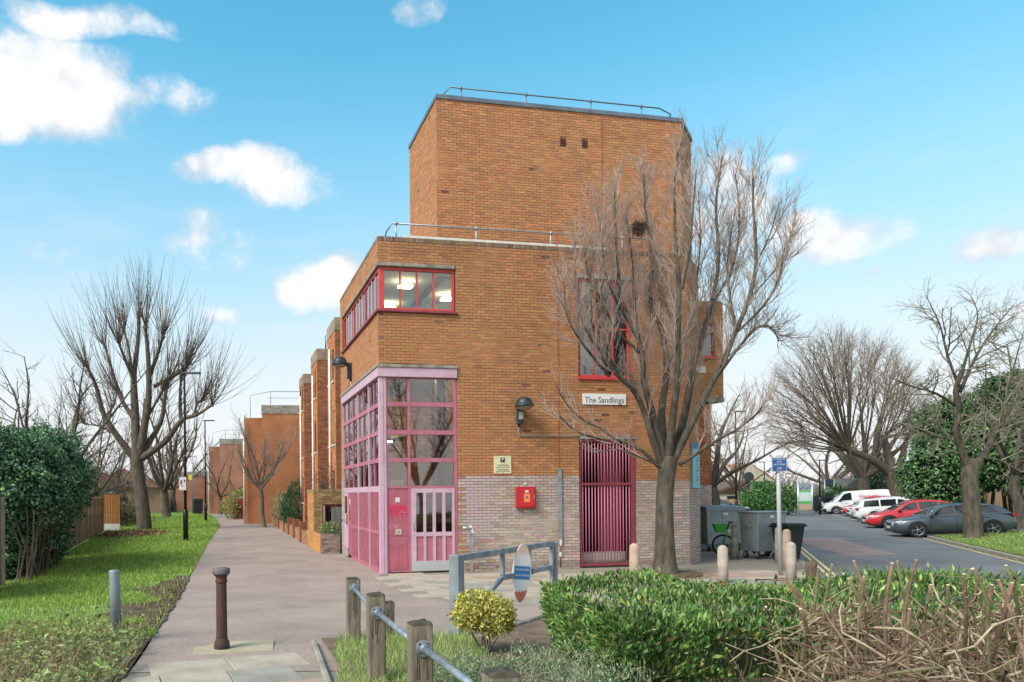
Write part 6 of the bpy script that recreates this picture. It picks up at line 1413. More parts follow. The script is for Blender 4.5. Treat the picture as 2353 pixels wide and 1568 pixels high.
bush('far_shrub', 'clipped green bush beside the first notice board', [(px_base(1785, 62).x, 62, 1.1, 2.2, 1.2, 1.2), (px_base(1765, 62).x, 63, 1.4, 1.6, 1.2, 1.3)], 60, .26, .16, G1, lm2, 4)
bush('far_shrub', 'tall dark evergreen behind the white van', [(px_base(2015, 80).x, 80, 3.0, 2.0, 2, 3.2), (px_base(2040, 78).x, 79, 2.2, 1.8, 2, 2.4)], 45, .34, .2, ['#2c5138', '#254530', '#355f40'], lm2, 4)
bush('far_shrub', 'green bush under the second notice board', [(px_base(1915, 70).x, 70, 1.2, 1.3, 1, 1.3)], 60, .26, .16, G1, lm2, 4)
bush('far_shrub', 'small hedge in front of the gabled house', [(px_base(1718, 60).x, 60, .7, .8, .8, .9)], 60, .24, .15, G1, lm2, 3)
bush('yellow_shrub', 'pale yellow green bush at the corner of the red screen wall', [(-11.6, 61.5, .9, .8, .8, .9), (-10.9, 63, 2.0, 1.1, .6, .5)], 70, .2, .1, ['#a3a25c', '#8c9450', '#6f8448'], lm2, 6)

bush('bramble_bank', 'brown straggly bramble bank along the foot of the dark old fence', [(fpt(y).x + .9, y, .7, .7, 2.2, .9) for y in (48, 52, 56, 61, 66)], 40, .14, .07, ['#7c6a52', '#6f7a4c', '#8a7a60', '#5c6640', '#8c6c54'], lm2, 90)
def grass():
    def blades(name, X, Y, h, w, cols, bend=.5, off=.0):
        n = len(X); Z = np.array([gz(a, b) for a, b in zip(X, Y)]) + off; a = NR.uniform(0, 2 * np.pi, n); P_ = np.stack([X, Y, Z], 1); s = np.stack([np.cos(a), np.sin(a), np.zeros(n)], 1)
        ld = NR.normal(0, bend, (n, 3)); ld[:, 2] = 1; ld /= np.linalg.norm(ld, axis=1, keepdims=True)
        V = np.stack([P_ - s * w[:, None] / 2, P_ + s * w[:, None] / 2, P_ + ld * h[:, None]], 1); o = link(name, np_mesh(name, V, 3, [(0, 1, 2)], pal(n, cols, .2)), None, [lm2]); o['kind'] = 'stuff'; return o
    GC = ['#88a548', '#98b452', '#7a963c', '#a5bd5e', '#6c8636', '#adc268']
    n = 110000; Y = 8.9 * (75 / 8.9) ** NR.random(n); xr = np.array([path_l(y) for y in Y]); xl = np.maximum(-8.25 - .27 * (Y - 16.95), -.56 * Y); X = xl + (xr - xl) * NR.random(n)
    d = xr - X; mud = (Y < 19) & (d < 1.0 + .5 * np.sin(Y * 1.7) + .3 * np.sin(Y * 4.1)) & (Y > 9.4) & (NR.random(n) < .9)
    mud |= (Y < 12.5) & (Y > 10.2) & (np.sin(X * 1.3 + 2) + np.sin(X * 2.9) * .4 > -.5) & (NR.random(n) < .72)
    pile = ((X + 12.1) ** 2 / 2.2 + (Y - 37.5) ** 2 / 7) < 1
    k = ~(mud | (pile & (NR.random(n) < .85))); X, Y = X[k], Y[k]; n = len(X)
    tag(blades('grass', X, Y, NR.uniform(.045, .10, n) * (1 + Y / 40), .006 * (1 + Y / 7), GC), 'bright green mown grass strip beside the pink path', 'grass')
    n = 26000; Y = 14 * (31.4 / 14) ** NR.random(n); X = np.array([kerb_r(y) for y in Y]) + .16 + NR.random(n) ** 1.2 * 9; k = X / Y < .95; X, Y = X[k], Y[k]; n = len(X)
    tag(blades('grass', X, Y, NR.uniform(.05, .11, n), .012 * (1 + Y / 12), ['#7f9448', '#90a556', '#6e8440', '#9aa864', '#7f8852'], off=.02), 'short grass on the verge behind the kerb', 'grass')
    n = 9000; Y = NR.uniform(5.2, 8.75, n); X = NR.uniform(-.38, 1.3, n); k = (X < 1.15 - np.clip(7.4 - Y, 0, 9) * .35) & (X > -.30 - np.maximum(Y - 7, 0) * .18); X, Y = X[k], Y[k]; n = len(X)
    tag(blades('grass', X, Y, NR.uniform(.05, .15, n), np.full(n, .006), ['#92b056', '#a4be68', '#7e9c46', '#b2c880'], off=.02), 'fresh green grass around the timber rail posts', 'grass')
grass()
def weeds():
    n = 11500; Y = 4.2 * (9.0 / 4.2) ** NR.random(n); X = np.array([path_l(y) for y in Y]) - .04 - NR.random(n) ** 1.1 * 3.4; k = (X / Y > -.62); X, Y = X[k], Y[k]; n = len(X)
    hh = .16 + .12 * np.sin(X * 2.1 + Y) + .10 * np.sin(Y * 3.3 - X); Z = np.array([gz(a, b) for a, b in zip(X, Y)]) + np.clip(hh, .04, .4) * NR.random(n) ** .7
    D = unit(n); D[:, 2] = np.abs(D[:, 2]) * .6; ln = NR.uniform(.03, .085, n)
    o = leaves('weeds', np.stack([X, Y, Z], 1), D, unit(n) + np.array([0, 0, 1.3]), ln, ln * NR.uniform(.4, .75, n), ['#7b8c52', '#8a9a5e', '#66783f', '#9ba574', '#8f8058', '#7f9a54', '#8fa264', '#9aa06a'], lm2, None, .15, .22); tag(o, 'straggly green weeds and nettles at the lower left', 'weeds', kind='stuff')
    T = Tubes(); r = random.Random(31)
    for k in range(2200):
        y = 4.2 * (9.0 / 4.2) ** r.random(); x = path_l(y) - .05 - r.random() * 3.3; p = Vector((x, y, gz(x, y))); d = Vector((r.gauss(0, .5), r.gauss(0, .5), 1)).normalized(); L = r.uniform(.12, .5); T.add([p, p + d * L * .5, p + d * L + rvec(r) * .05], [.003, .0025, .0012], 3)
    tag(T.build('dry_stalks', M('dry_stalk', '#a8966c', .9, col2='#7c6d4c', vscale=3)), 'dry straw coloured stalks among the weeds', 'stalks', kind='stuff')
    n = 1600; a = NR.normal(0, 1, (n, 2)); P_ = np.stack([-12.1 + a[:, 0] * .75, 37.5 + a[:, 1] * 1.5, .03 + np.abs(NR.normal(0, .08, n))], 1)
    D = unit(n); D[:, 2] *= .3; tag(leaves('leaf_litter', P_, D, unit(n) + np.array([0, 0, 2.]), NR.uniform(.1, .2, n), NR.uniform(.06, .13, n), ['#7b5a42', '#8c6a4c', '#664a38', '#9a7a58'], lm2), 'heap of brown fallen leaves by the pollarded tree', 'leaves', kind='stuff')
    n = 2600; Y = NR.uniform(9.3, 17.5, n); X = np.array([path_l(y) for y in Y]) - np.abs(NR.normal(.25, .45, n)); P_ = np.stack([X, Y, np.array([gz(a, b) for a, b in zip(X, Y)]) + .02], 1); D = unit(n); D[:, 2] *= .3
    tag(leaves('leaf_scatter', P_, D, unit(n) + np.array([0, 0, 2.5]), NR.uniform(.02, .06, n), NR.uniform(.015, .04, n), ['#6e5440', '#57432f', '#84684c', '#45372a', '#9a8262'], lm2), 'muddy scatter of dead leaves along the path edge', 'leaves', kind='stuff')
    n = 1500; a = NR.uniform(0, 6.283, n); q = .55 + NR.random(n) * .75; P_ = np.stack([TREE.x + np.cos(a) * q, TREE.y + np.sin(a) * q, np.full(n, .024)], 1); D = unit(n); D[:, 2] *= .2
    tag(leaves('bark_litter', P_, D, unit(n) + np.array([0, 0, 3.]), NR.uniform(.015, .04, n), NR.uniform(.01, .03, n), ['#7c6450', '#5e4a3a', '#94785e'], lm2), 'leaf and bark litter round the foot of the big bare tree', 'leaves', kind='stuff')
    n = 1400; X = NR.uniform(-.2, 2.4, n); Y = NR.uniform(3.8, 6.6, n); P_ = np.stack([X, Y, np.array([gz(a, b) for a, b in zip(X, Y)]) + .03], 1); D = unit(n); D[:, 2] *= .3
    tag(leaves('bark_mulch', P_, D, unit(n) + np.array([0, 0, 2.]), NR.uniform(.02, .06, n), NR.uniform(.008, .02, n), ['#7c5c48', '#8f6d54', '#5f4636', '#a88a6c'], lm2), 'reddish brown mulch below the low grey green shrub', 'mulch', kind='stuff')
weeds()
strip('mud_edge', 9.2, 18.5, lambda y: path_l(y) - .75 - .35 * math.sin(y * 1.7) - .2 * math.sin(y * 4.1), lambda y: path_l(y) + .01 + .02 * math.sin(y * 3.7) + .015 * math.sin(y * 9.1), .019, M('mud', '#5c4e41', .9, col2='#43382e', vscale=3, bump=1., bscale=20), 4, .25)

# ------------------------------------------------------------------ vehicles
m_tyre = M('tyre', '#1b1c1e', .85, bump=.2, bscale=60); m_rim = M('alloy_rim', '#8f959a', .4, .7); m_rimd = M('rim_dark', '#3a3d42', .5, .5); m_trim = M('black_trim', '#15171a', .5)
m_cglass = M('car_glass', '#1c2429', .06, spec=.9); m_cglass.node_tree.nodes['Principled BSDF'].inputs['Coat Weight'].default_value = .6
m_hl = M('headlamp', '#cfd6da', .15, spec=.9); m_tl = M('tail_lamp', '#a01822', .25); m_plate = M('number_plate', '#d8d8cf', .5); m_platey = M('number_plate_rear', '#cfb23c', .5); m_chrome = M('chrome_strip', '#c9ced2', .2, .9)
def lerp(a, b, t): return a + (b - a) * t
def prof(pts, x):
    return float(np.interp(x, [p[0] for p in pts], [p[1] for p in pts]))
WHEELS = {}
def wheel_mesh(r, w, spokes, steel):
    k = (round(r, 3), spokes, steel)
    if k in WHEELS: return WHEELS[k]
    RX = Matrix.Rotation(-math.pi / 2, 4, 'X')   # axis along +y, outer face at +y
    t = MB().lathe([(r * .66, -w / 2), (r * .9, -w / 2), (r, -w * .36), (r, w * .36), (r * .93, w / 2), (r * .70, w / 2 - .004), (r * .66, w * .3)], 28, T=RX, cap=False).mesh('tyre'); t.materials.append(m_tyre)
    d = MB().lathe([(r * .67, -w * .3), (r * .67, w * .28), (0, w * .26)], 28, T=RX).mesh('hub'); d.materials.append(m_rimd)
    s = MB(); s.lathe([(r * .60, w * .30), (r * .68, w * .42), (r * .70, w * .47), (r * .665, w * .40)], 28, T=RX, cap=False); s.lathe([(r * .16, w * .28), (r * .16, w * .40), (0, w * .42)], 14, T=RX)
    for i in range(spokes):
        a = 2 * math.pi * i / spokes; wd = r * (.10 if not steel else .2)
        s.box(r * .1, r * .64, -wd / 2 * .8, wd / 2, w * .27, w * .38, 0, RX @ Matrix.Rotation(a, 4, 'Z') @ Matrix.Rotation(.0, 4, 'Y'))
    sm = s.mesh('rim'); sm.materials.append(m_rim if not steel else M('steel_rim', '#8d9094', .5, .4)); WHEELS[k] = (t, d, sm); return WHEELS[k]
def car(name, label, S, paint, loc, rz, pitch=0., cat='car', group='cars parked in the bays across the road'):
    o = empty(name, loc, rz, label, cat, group); o.rotation_euler = (0, pitch, rz)
    L, W, H, wb, r = S['L'], S['W'], S['H'], S['wb'], S['r']; hw = W / 2; xf = L / 2; axf = xf - S['fo']; axr = axf - wb; zb = .21
    sh = S['shoulder']; rf = S['roof']; X = sorted(set([-xf, -xf + .04, -xf + .15, -xf + .4] + [float(v) for v in np.linspace(-xf + .6, xf - .6, 22)] + [xf - .4, xf - .2, xf - .08, xf]))
    def plan(x):
        e = max(0, (abs(x) - (xf - .75)) / .75); return hw * (1 - .20 * e ** 2.4)
    rings = []
    for x in X:
        w = plan(x); t = prof(sh, x); e = max(0, (abs(x) - (xf - .22)) / .22); zbb = zb + .12 * e
        pts = [(w * .86, zbb), (w * .97, zbb + .07), (w, lerp(zbb, t, .40)), (w * .998, lerp(zbb, t, .62)), (w * .975, lerp(zbb, t, .82)), (w * .94, lerp(zbb, t, .95)), (w * .86, t), (w * .5, t + .025), (0, t + .032)]
        rings.append([(x, y, z) for y, z in pts] + [(x, -y, z) for y, z in pts[-2::-1]])
    n = len(rings[0]); mb = MB(); mb.add([p for q in rings for p in q], [(i * n + j, (i + 1) * n + j, (i + 1) * n + j + 1, i * n + j + 1) for i in range(len(X) - 1) for j in range(n - 1)] + [tuple(range(n)), tuple((len(X) - 1) * n + j for j in range(n - 1, -1, -1))], 0, True)
    body = mb.build('body', paint, o)
    bx('underbody', m_trim, o, -xf + .35, xf - .35, -hw * .85, hw * .85, .14, .24)
    # cabin
    x0, x1 = rf[0][0], rf[-1][0]; XX = [float(v) for v in np.linspace(x0, x1, 26)]; gi = S.get('inset', .10)
    def cab(x, f):
        zt = prof(rf, x); t = prof(sh, x) - .02; tw = hw * S.get('top', .74); bw = hw * (.93 if S.get('van') is None else .97)
        k = max(0, min(1, (zt - t) / (H - t))); return lerp(bw, lerp(bw, tw, k), f), lerp(t, zt - .045 * k, f)
    rings = []
    for x in XX:
        h = [cab(x, 0), cab(x, .5), cab(x, 1)]; zt = prof(rf, x); yt = h[2][0]; h += [(yt * .9, lerp(h[2][1], zt, .75)), (yt * .5, zt), (0, zt + .006)]
        rings.append([(x, y, z) for y, z in h] + [(x, -y, z) for y, z in h[-2::-1]])
    n = len(rings[0]); mb = MB(); mb.add([p for q in rings for p in q], [(i * n + j, (i + 1) * n + j, (i + 1) * n + j + 1, i * n + j + 1) for i in range(len(XX) - 1) for j in range(n - 1)], 0, True); mb.build('cabin', S.get('roofmat') or paint, o)
    # side glass, each side
    for (a, b, a2, b2) in S['win']:
        for sgn in (1, -1):
            lo = [lerp(a, b, i / 6) for i in range(7)]; hi = [lerp(b2, a2, i / 6) for i in range(7)]
            q = []
            for x in lo: y, z = cab(x, .10); q.append((x, sgn * (y + .006), z))
            for x in hi: y, z = cab(x, .90); q.append((x, sgn * (y + .008), z))
            m = len(lo); fs = [(i, i + 1, 2 * m - 2 - i, 2 * m - 1 - i) for i in range(m - 1)]
            MB().add(q, fs if sgn < 0 else [f[::-1] for f in fs], 0, True).build('side_window', m_cglass, o)
    def screen(nm, xa, xb):   # windscreen / rear window between two stations
        q = []; k = 5; out = 1 if xa > xb else -1
        for i in range(k):
            x = lerp(xa, xb, i / (k - 1)); y, z = cab(x, 1); zt = prof(rf, x)
            q.append([(x + out * .012, yy * y * .93, z + (zt + .01 - z) * (1 - yy * yy) + .006) for yy in (-1, -.5, 0, .5, 1)])
        MB().add([p for w_ in q for p in w_], [(i * 5 + j, i * 5 + j + 1, (i + 1) * 5 + j + 1, (i + 1) * 5 + j) for i in range(k - 1) for j in range(4)], 0, True).build(nm, m_cglass, o)
    screen('windscreen', rf[-1][0] - .10, S['ws']); screen('rear_window', rf[0][0] + .08, S['rs'])
    # wheels in dark arches
    t, d, s = wheel_mesh(r, .20, S.get('sp', 5), S.get('steel', False))
    for ax in (axf, axr):
        for sgn in (1, -1):
            w = empty('wheel', (ax, sgn * (hw - .068), r), 0 if sgn > 0 else math.pi); w.parent = o
            for me in (t, d, s): link(me.name.split('.')[0], me, w)
            R2 = r + .055; y0 = sgn * (plan(ax) - .012); y1 = sgn * (plan(ax) + .004); ar = []
            pts = [(ax + R2 * math.cos(a), r + R2 * math.sin(a)) for a in np.linspace(-.35, math.pi + .35, 22)]
            MB().prism([(x, max(z, zb + .01)) for x, z in pts], min(y0, y1), max(y0, y1), 'y').build('wheel_arch', m_trim, o)
    # front and rear details
    tf = prof(sh, xf - .12)
    for sgn in (1, -1):
        y = sgn * hw * .68; z = S.get('hz', .66)
        MB().add([(xf - .13, sgn * hw * .84, z + .04), (xf - .015, sgn * hw * .52, z - .05), (xf - .012, sgn * hw * .50, z + .03), (xf - .10, sgn * hw * .80, z + .10), (xf - .34, sgn * hw * .955, z + .13), (xf - .32, sgn * hw * .962, z + .07)], [(0, 1, 2, 3), (0, 3, 4, 5)] if sgn > 0 else [(3, 2, 1, 0), (5, 4, 3, 0)]).build('headlight', m_hl, o)
        z = S.get('tz', .82)
        MB().box(-xf + .005, -xf + .16, sgn * hw * .62 if sgn > 0 else -hw * .93, hw * .93 if sgn > 0 else -hw * .62, z - .06, z + .07, 0, None).build('tail_light', m_tl, o, .02)
        y, zc = cab(S['mx'], .12); mm = MB().box(S['mx'] - .06, S['mx'] + .10, sgn * (hw * .95) if sgn > 0 else -(hw * .95 + .18), hw * .95 + .18 if sgn > 0 else -hw * .95, zc + .0, zc + .13); mm.build('mirror', S.get('mirror') or paint, o, .03)
        for hx in S.get('handles', ()):
            bx('handle', S.get('hmat') or paint, o, hx - .10, hx + .10, (hw * .975 if sgn > 0 else -hw * .975 - .03), (hw * .975 + .03 if sgn > 0 else -hw * .975), prof(sh, hx) - .15, prof(sh, hx) - .12)
        for dx in S.get('seams', ()):
            bx('door_seam', m_trim, o, dx - .005, dx + .005, (hw * .985 if sgn > 0 else -hw - .003), (hw + .003 if sgn > 0 else -hw * .985), .34, prof(sh, dx) - .09)
        bx('sill_trim', m_trim, o, axr + r + .08, axf - r - .08, (hw * .97 if sgn > 0 else -hw - .006), (hw + .006 if sgn > 0 else -hw * .97), .22, .29)
        if S.get('chrome'):
            for (a, b, a2, b2) in S['win'][:1] + S['win'][-1:]:
                pass
            xs_ = np.linspace(S['win'][-1][0], S['win'][0][1], 14); q = [(float(x), sgn * (cab(float(x), .06)[0] + .006), cab(float(x), .06)[1]) for x in xs_]; MB().tube(q, .012, 5).build('window_trim', m_chrome, o)
            xs_ = np.linspace(S['win'][-1][2] - .1, S['win'][0][1] - .05, 16); q = [(float(x), sgn * (cab(float(x), .95)[0] + .010), cab(float(x), .95)[1]) for x in xs_]; MB().tube(q, .012, 5).build('window_trim', m_chrome, o)
    bx('grille', m_trim, o, xf - .05, xf + .006, -hw * .42, hw * .42, S.get('gz', (.34, .62))[0], S.get('gz', (.34, .62))[1]); bx('lower_intake', m_trim, o, xf - .06, xf + .003, -hw * .75, hw * .75, .25, .33)
    bx('front_plate', m_plate, o, xf + .007, xf + .016, -.26, .26, .40, .51); bx('rear_plate', m_platey, o, -xf - .012, -xf, -.26, .26, .60, .71); bx('rear_bumper_trim', m_trim, o, -xf - .004, -xf + .05, -hw * .8, hw * .8, .26, .36)
    return o
def paint(name, c, c2=None, metal=.0): return M(name, c, .32, metal, col2=c2, vscale=1.2, coat=.7)
HATCH = dict(L=4.34, W=1.82, H=1.43, wb=2.63, fo=.86, r=.325, hz=.62, tz=.86, chrome=True, sp=5,
             shoulder=[(-2.17, .62), (-2.13, .90), (-1.9, .95), (-1.2, .955), (0, .93), (.85, .90), (1.3, .86), (1.85, .76), (2.08, .68), (2.17, .52)],
             roof=[(-2.02, .92), (-1.75, 1.18), (-1.45, 1.34), (-.9, 1.41), (-.3, 1.43), (.2, 1.39), (.55, 1.26), (1.12, .90)], ws=.30, rs=-1.62, mx=.78,
             win=[(-.02, .88, .02, .36), (-.98, -.12, -.86, -.08), (-1.62, -1.06, -1.28, -.96)], handles=(-.25, -1.15), seams=(.86, -.06, -1.0), gz=(.36, .64))
SALOON = dict(HATCH, L=4.75, W=1.86, H=1.47, wb=2.74, fo=.98, r=.34, shoulder=[(-2.375, .6), (-2.33, .93), (-2.0, 1.0), (-1.3, .98), (0, .95), (.9, .92), (1.4, .88), (2.0, .76), (2.25, .68), (2.375, .5)],
              roof=[(-1.95, 1.0), (-1.5, 1.22), (-1.1, 1.38), (-.5, 1.46), (0, 1.47), (.35, 1.42), (.7, 1.26), (1.25, .92)], ws=.45, rs=-1.35, mx=.9, win=[(.08, 1.0, .1, .5), (-.9, -.02, -.8, .02), (-1.5, -.98, -1.15, -.9)], chrome=False)
ESTATE = dict(HATCH, L=4.5, W=1.78, H=1.50, wb=2.6, roof=[(-2.15, .95), (-2.0, 1.3), (-1.8, 1.46), (-.9, 1.49), (0, 1.50), (.35, 1.44), (.7, 1.26), (1.2, .9)], shoulder=[(-2.25, .6), (-2.22, .94), (-1.9, .96), (0, .94), (.9, .91), (1.4, .86), (1.95, .77), (2.15, .68), (2.25, .5)], ws=.42, rs=-1.95, mx=.85, win=[(.06, .98, .1, .48), (-.86, -.04, -.86, 0), (-1.82, -.94, -1.72, -.94)], chrome=False, fo=.9)
SMALL = dict(HATCH, L=3.95, W=1.7, H=1.48, wb=2.46, fo=.8, r=.30, chrome=False, shoulder=[(-1.975, .6), (-1.94, .92), (-1.7, .97), (0, .93), (.8, .90), (1.2, .86), (1.7, .76), (1.9, .66), (1.975, .5)], roof=[(-1.86, .92), (-1.65, 1.22), (-1.4, 1.40), (-.8, 1.47), (-.1, 1.48), (.25, 1.42), (.6, 1.25), (1.1, .9)], ws=.34, rs=-1.6, mx=.75, win=[(-.1, .85, -.05, .38), (-1.05, -.2, -1.0, -.15)], seams=(.8, -.15), handles=(-.35,))
VAN = dict(L=4.96, W=1.92, H=1.92, wb=3.28, fo=.88, r=.33, van=True, top=.86, hz=.86, tz=1.15, steel=True, sp=5, shoulder=[(-2.48, .9), (-2.46, 1.08), (-2.2, 1.12), (0, 1.10), (1.2, 1.08), (1.6, 1.05), (2.1, .96), (2.35, .86), (2.48, .6)],
           roof=[(-2.46, 1.1), (-2.42, 1.6), (-2.38, 1.86), (-2.2, 1.91), (-.5, 1.92), (.6, 1.90), (.9, 1.80), (1.15, 1.62), (1.75, 1.06)], ws=.92, rs=-2.42, mx=1.25, win=[(.38, 1.42, .40, .98)], handles=(.2,), hmat=m_trim, seams=(1.45, .3, -.9), gz=(.5, .72), mirror=m_trim)
HEAD = Vector((-.927, .375)); RZ = math.atan2(HEAD.y, HEAD.x)
def park(px, py, S, *a, flip=False, depth=None, **k):
    g = ground(px, py) if depth is None else Vector((px_ray(px, py)[0] * depth, depth, 0))
    n = Vector((-HEAD.y, HEAD.x)); n = n if n.y < 0 else -n
    ax = S['wb'] / 2 * (1 if not flip else -1); cx = (S['L'] / 2 - S['fo']) - S['wb'] / 2
    c = Vector((g.x, g.y)) - HEAD * (S['L'] / 2 - S['fo'] if not flip else S['L'] - S['fo'] - S['L'] / 2 - 0) - n * (S['W'] / 2 - .1)
    if flip: c = Vector((g.x, g.y)) - HEAD * (S['L'] / 2 - (S['L'] - S['fo'] - S['wb'])) - n * (S['W'] / 2 - .1)
    f = c + HEAD * 1.3; b = c - HEAD * 1.3; zf, zr = gz(f.x, f.y), gz(b.x, b.y); pit = math.atan2(zr - zf, 2.6)
    return car(a[0], a[1], S, a[2], (c.x, c.y, (zf + zr) / 2 - .085), RZ + (math.pi if flip else 0), pit if not flip else -pit, **k)
park(2109, 1231, HATCH, 'hatchback_car', 'dark grey hatchback with chrome window line nearest in the parking bays', paint('paint_grey', '#56616c', '#4d5863', .5))
park(2044, 1211, SALOON, 'saloon_car', 'bright red saloon behind the dark grey hatchback', paint('paint_red', '#b5222c', '#a81f29'))
park(2010, 1196, ESTATE, 'estate_car', 'white estate car parked tail towards the road', paint('paint_white', '#cfd2d4', '#c4c7c9'), flip=True)
park(1986, 1190, SMALL, 'hatchback_car', 'small white hatchback nose out behind the white estate', paint('paint_white2', '#c9ccce', '#c0c3c6'))
park(1968, 1184, SMALL, 'hatchback_car', 'small red hatchback beside the white van', paint('paint_red2', '#ad2530', '#a3212b'))
vn = park(1921.5, 1179.5, VAN, 'panel_van', 'white council van at the far end of the parking bays', paint('paint_van', '#d6d8d9', '#cbcdd0'), cat='van')
text('lettering', 'Haringey', .40, M('van_red', '#b03a3c', .5), vn, (-.85, .985, 1.44), (math.pi / 2 - .10, 0, math.pi), xs=1.0); bx('side_strip', m_ink, vn, .6, 1.2, .962, .968, .86, .88)
bx('side_moulding', m_trim, vn, -1.3, 1.3, .965, .978, .50, .58); bx('bumper_cover', m_trim, vn, 2.28, 2.49, -.85, .85, .26, .52, .03)
# cars on the near side, seen over the bins
HEAD2 = Vector((.898, -.44)); strip('parking_bay', 26.5, 62, lambda y: kerb_l(y) - 6.4, lambda y: kerb_l(y) - .2, -.006, m_bay, 6, 1)
for px, Y, S, c, lab in ((1732, 30.6, SMALL, paint('paint_white3', '#c4c8cb'), 'white car roof just above the large metal bins'), (1717, 37.0, ESTATE, paint('paint_silver', '#8f9aa3', None, .5), 'silver estate car second behind the metal bins'), (1697, 45.0, SALOON, paint('paint_silver2', '#a3abb2', None, .5), 'pale silver saloon third behind the metal bins'), (1722, 58.0, HATCH, paint('paint_navy', '#232b38', None, .3), 'dark car farthest along the near side of the road')):
    x = px_ray(px, 1150)[0] * Y; c_ = Vector((x, Y)) - HEAD2 * S['L'] / 2
    car('parked_car', lab, S, c, (c_.x, c_.y, -.02), math.atan2(HEAD2.y, HEAD2.x), group='cars parked behind the bins')

# ------------------------------------------------------------------ bins and the green bicycle
m_bin = M('bin_galvanised', '#98a2a8', .5, .35, col2='#7e898f', vscale=4, vdet=6, bump=.15, bscale=30, stretch=(1, 1, .5))
def big_bin(loc, rz, w, d, h, label, lid=True):
    o = empty('metal_bin', loc, rz, label, 'bin', 'large wheeled metal bins'); z0 = .22
    v = [(.04, .04, z0), (w - .04, .04, z0), (w - .04, d - .04, z0), (.04, d - .04, z0), (-.02, -.02, h), (w + .02, -.02, h), (w + .02, d + .02, h), (-.02, d + .02, h)]
    MB().add(v, [(0, 3, 2, 1), (0, 1, 5, 4), (1, 2, 6, 5), (2, 3, 7, 6), (3, 0, 4, 7)]).build('body', m_bin, o, .02)
    bx('rim', m_bin, o, -.05, w + .05, -.05, d + .05, h - .001, h + .04, .01)
    if lid: MB().prism([(-.03, h + .042), (d + .03, h + .042), (d + .03, h + .10), (d * .5, h + .17), (-.03, h + .10)], -.03, w + .03, 'x').build('lid', M('bin_lid', '#75808a', .5, .3), o)
    for x in (.12, w - .12):
        for y in (.12, d - .12):
            q = empty('caster', (x, y, .09)); q.parent = o; MB().tube([(-.025, 0, 0), (.025, 0, 0)], .09, 16).build('tyre', m_tyre, q); MB().tube([(-.03, 0, 0), (.03, 0, 0)], .045, 10).build('hub', m_rim, q); MB().box(-.045, -.031, -.04, .04, 0, .14).box(.031, .045, -.04, .04, 0, .14).build('fork', m_steel, q)
    MB().tube([(w * .3, -.02, h * .62), (w * .3, -.07, h * .62), (w * .7, -.07, h * .62), (w * .7, -.02, h * .62)], .013, 6).build('handle', m_steel, o); MB().tube([(-.02, d * .3, h * .72), (-.08, d * .3, h * .72), (-.08, d * .7, h * .72), (-.02, d * .7, h * .72)], .013, 6).build('handle', m_steel, o)
    bx('label_plate', m_white, o, w * .42, w * .56, -.03, -.021, h - .16, h - .08); return o
big_bin((11.31, 21.6, 0), rad(18), 1.05, .68, 1.36, 'open grey metal wheeled bin beside the black wheelie bin', False)
big_bin((11.2, 24.6, 0), rad(6), 1.3, .95, 1.36, 'grey metal wheeled bin tucked against the angled brick corner')
o = empty('wheelie_bin', (12.0, 21.25, 0), rad(12), 'black plastic wheelie bin behind the cycle sign pole', 'bin'); m_wb = M('bin_black', '#1d2023', .55, col2='#14161a', vscale=6)
MB().add([(-.20, -.22, .06), (.20, -.22, .06), (.20, .22, .06), (-.20, .22, .06), (-.28, -.32, .98), (.28, -.32, .98), (.28, .34, .98), (-.28, .34, .98)], [(0, 3, 2, 1), (0, 1, 5, 4), (1, 2, 6, 5), (2, 3, 7, 6), (3, 0, 4, 7)]).build('body', m_wb, o, .02)
MB().box(-.33, .33, -.38, .38, .98, 1.02).box(-.30, .30, -.35, .33, 1.02, 1.07).build('lid', m_wb, o, .02); MB().tube([(-.28, .42, .96), (.28, .42, .96)], .02, 8).build('handle', m_wb, o)
for x in (-.24, .24): MB().tube([(x - .03, .22, .11), (x + .03, .22, .11)], .11, 14).build('wheel', m_tyre, o)
for z in (.80, .70, .60): bx('sticker', m_white, o, -.07, .0, -.305 + (.98 - z) * .11 - .012, -.29 + (.98 - z) * .11, z - .03, z + .03)

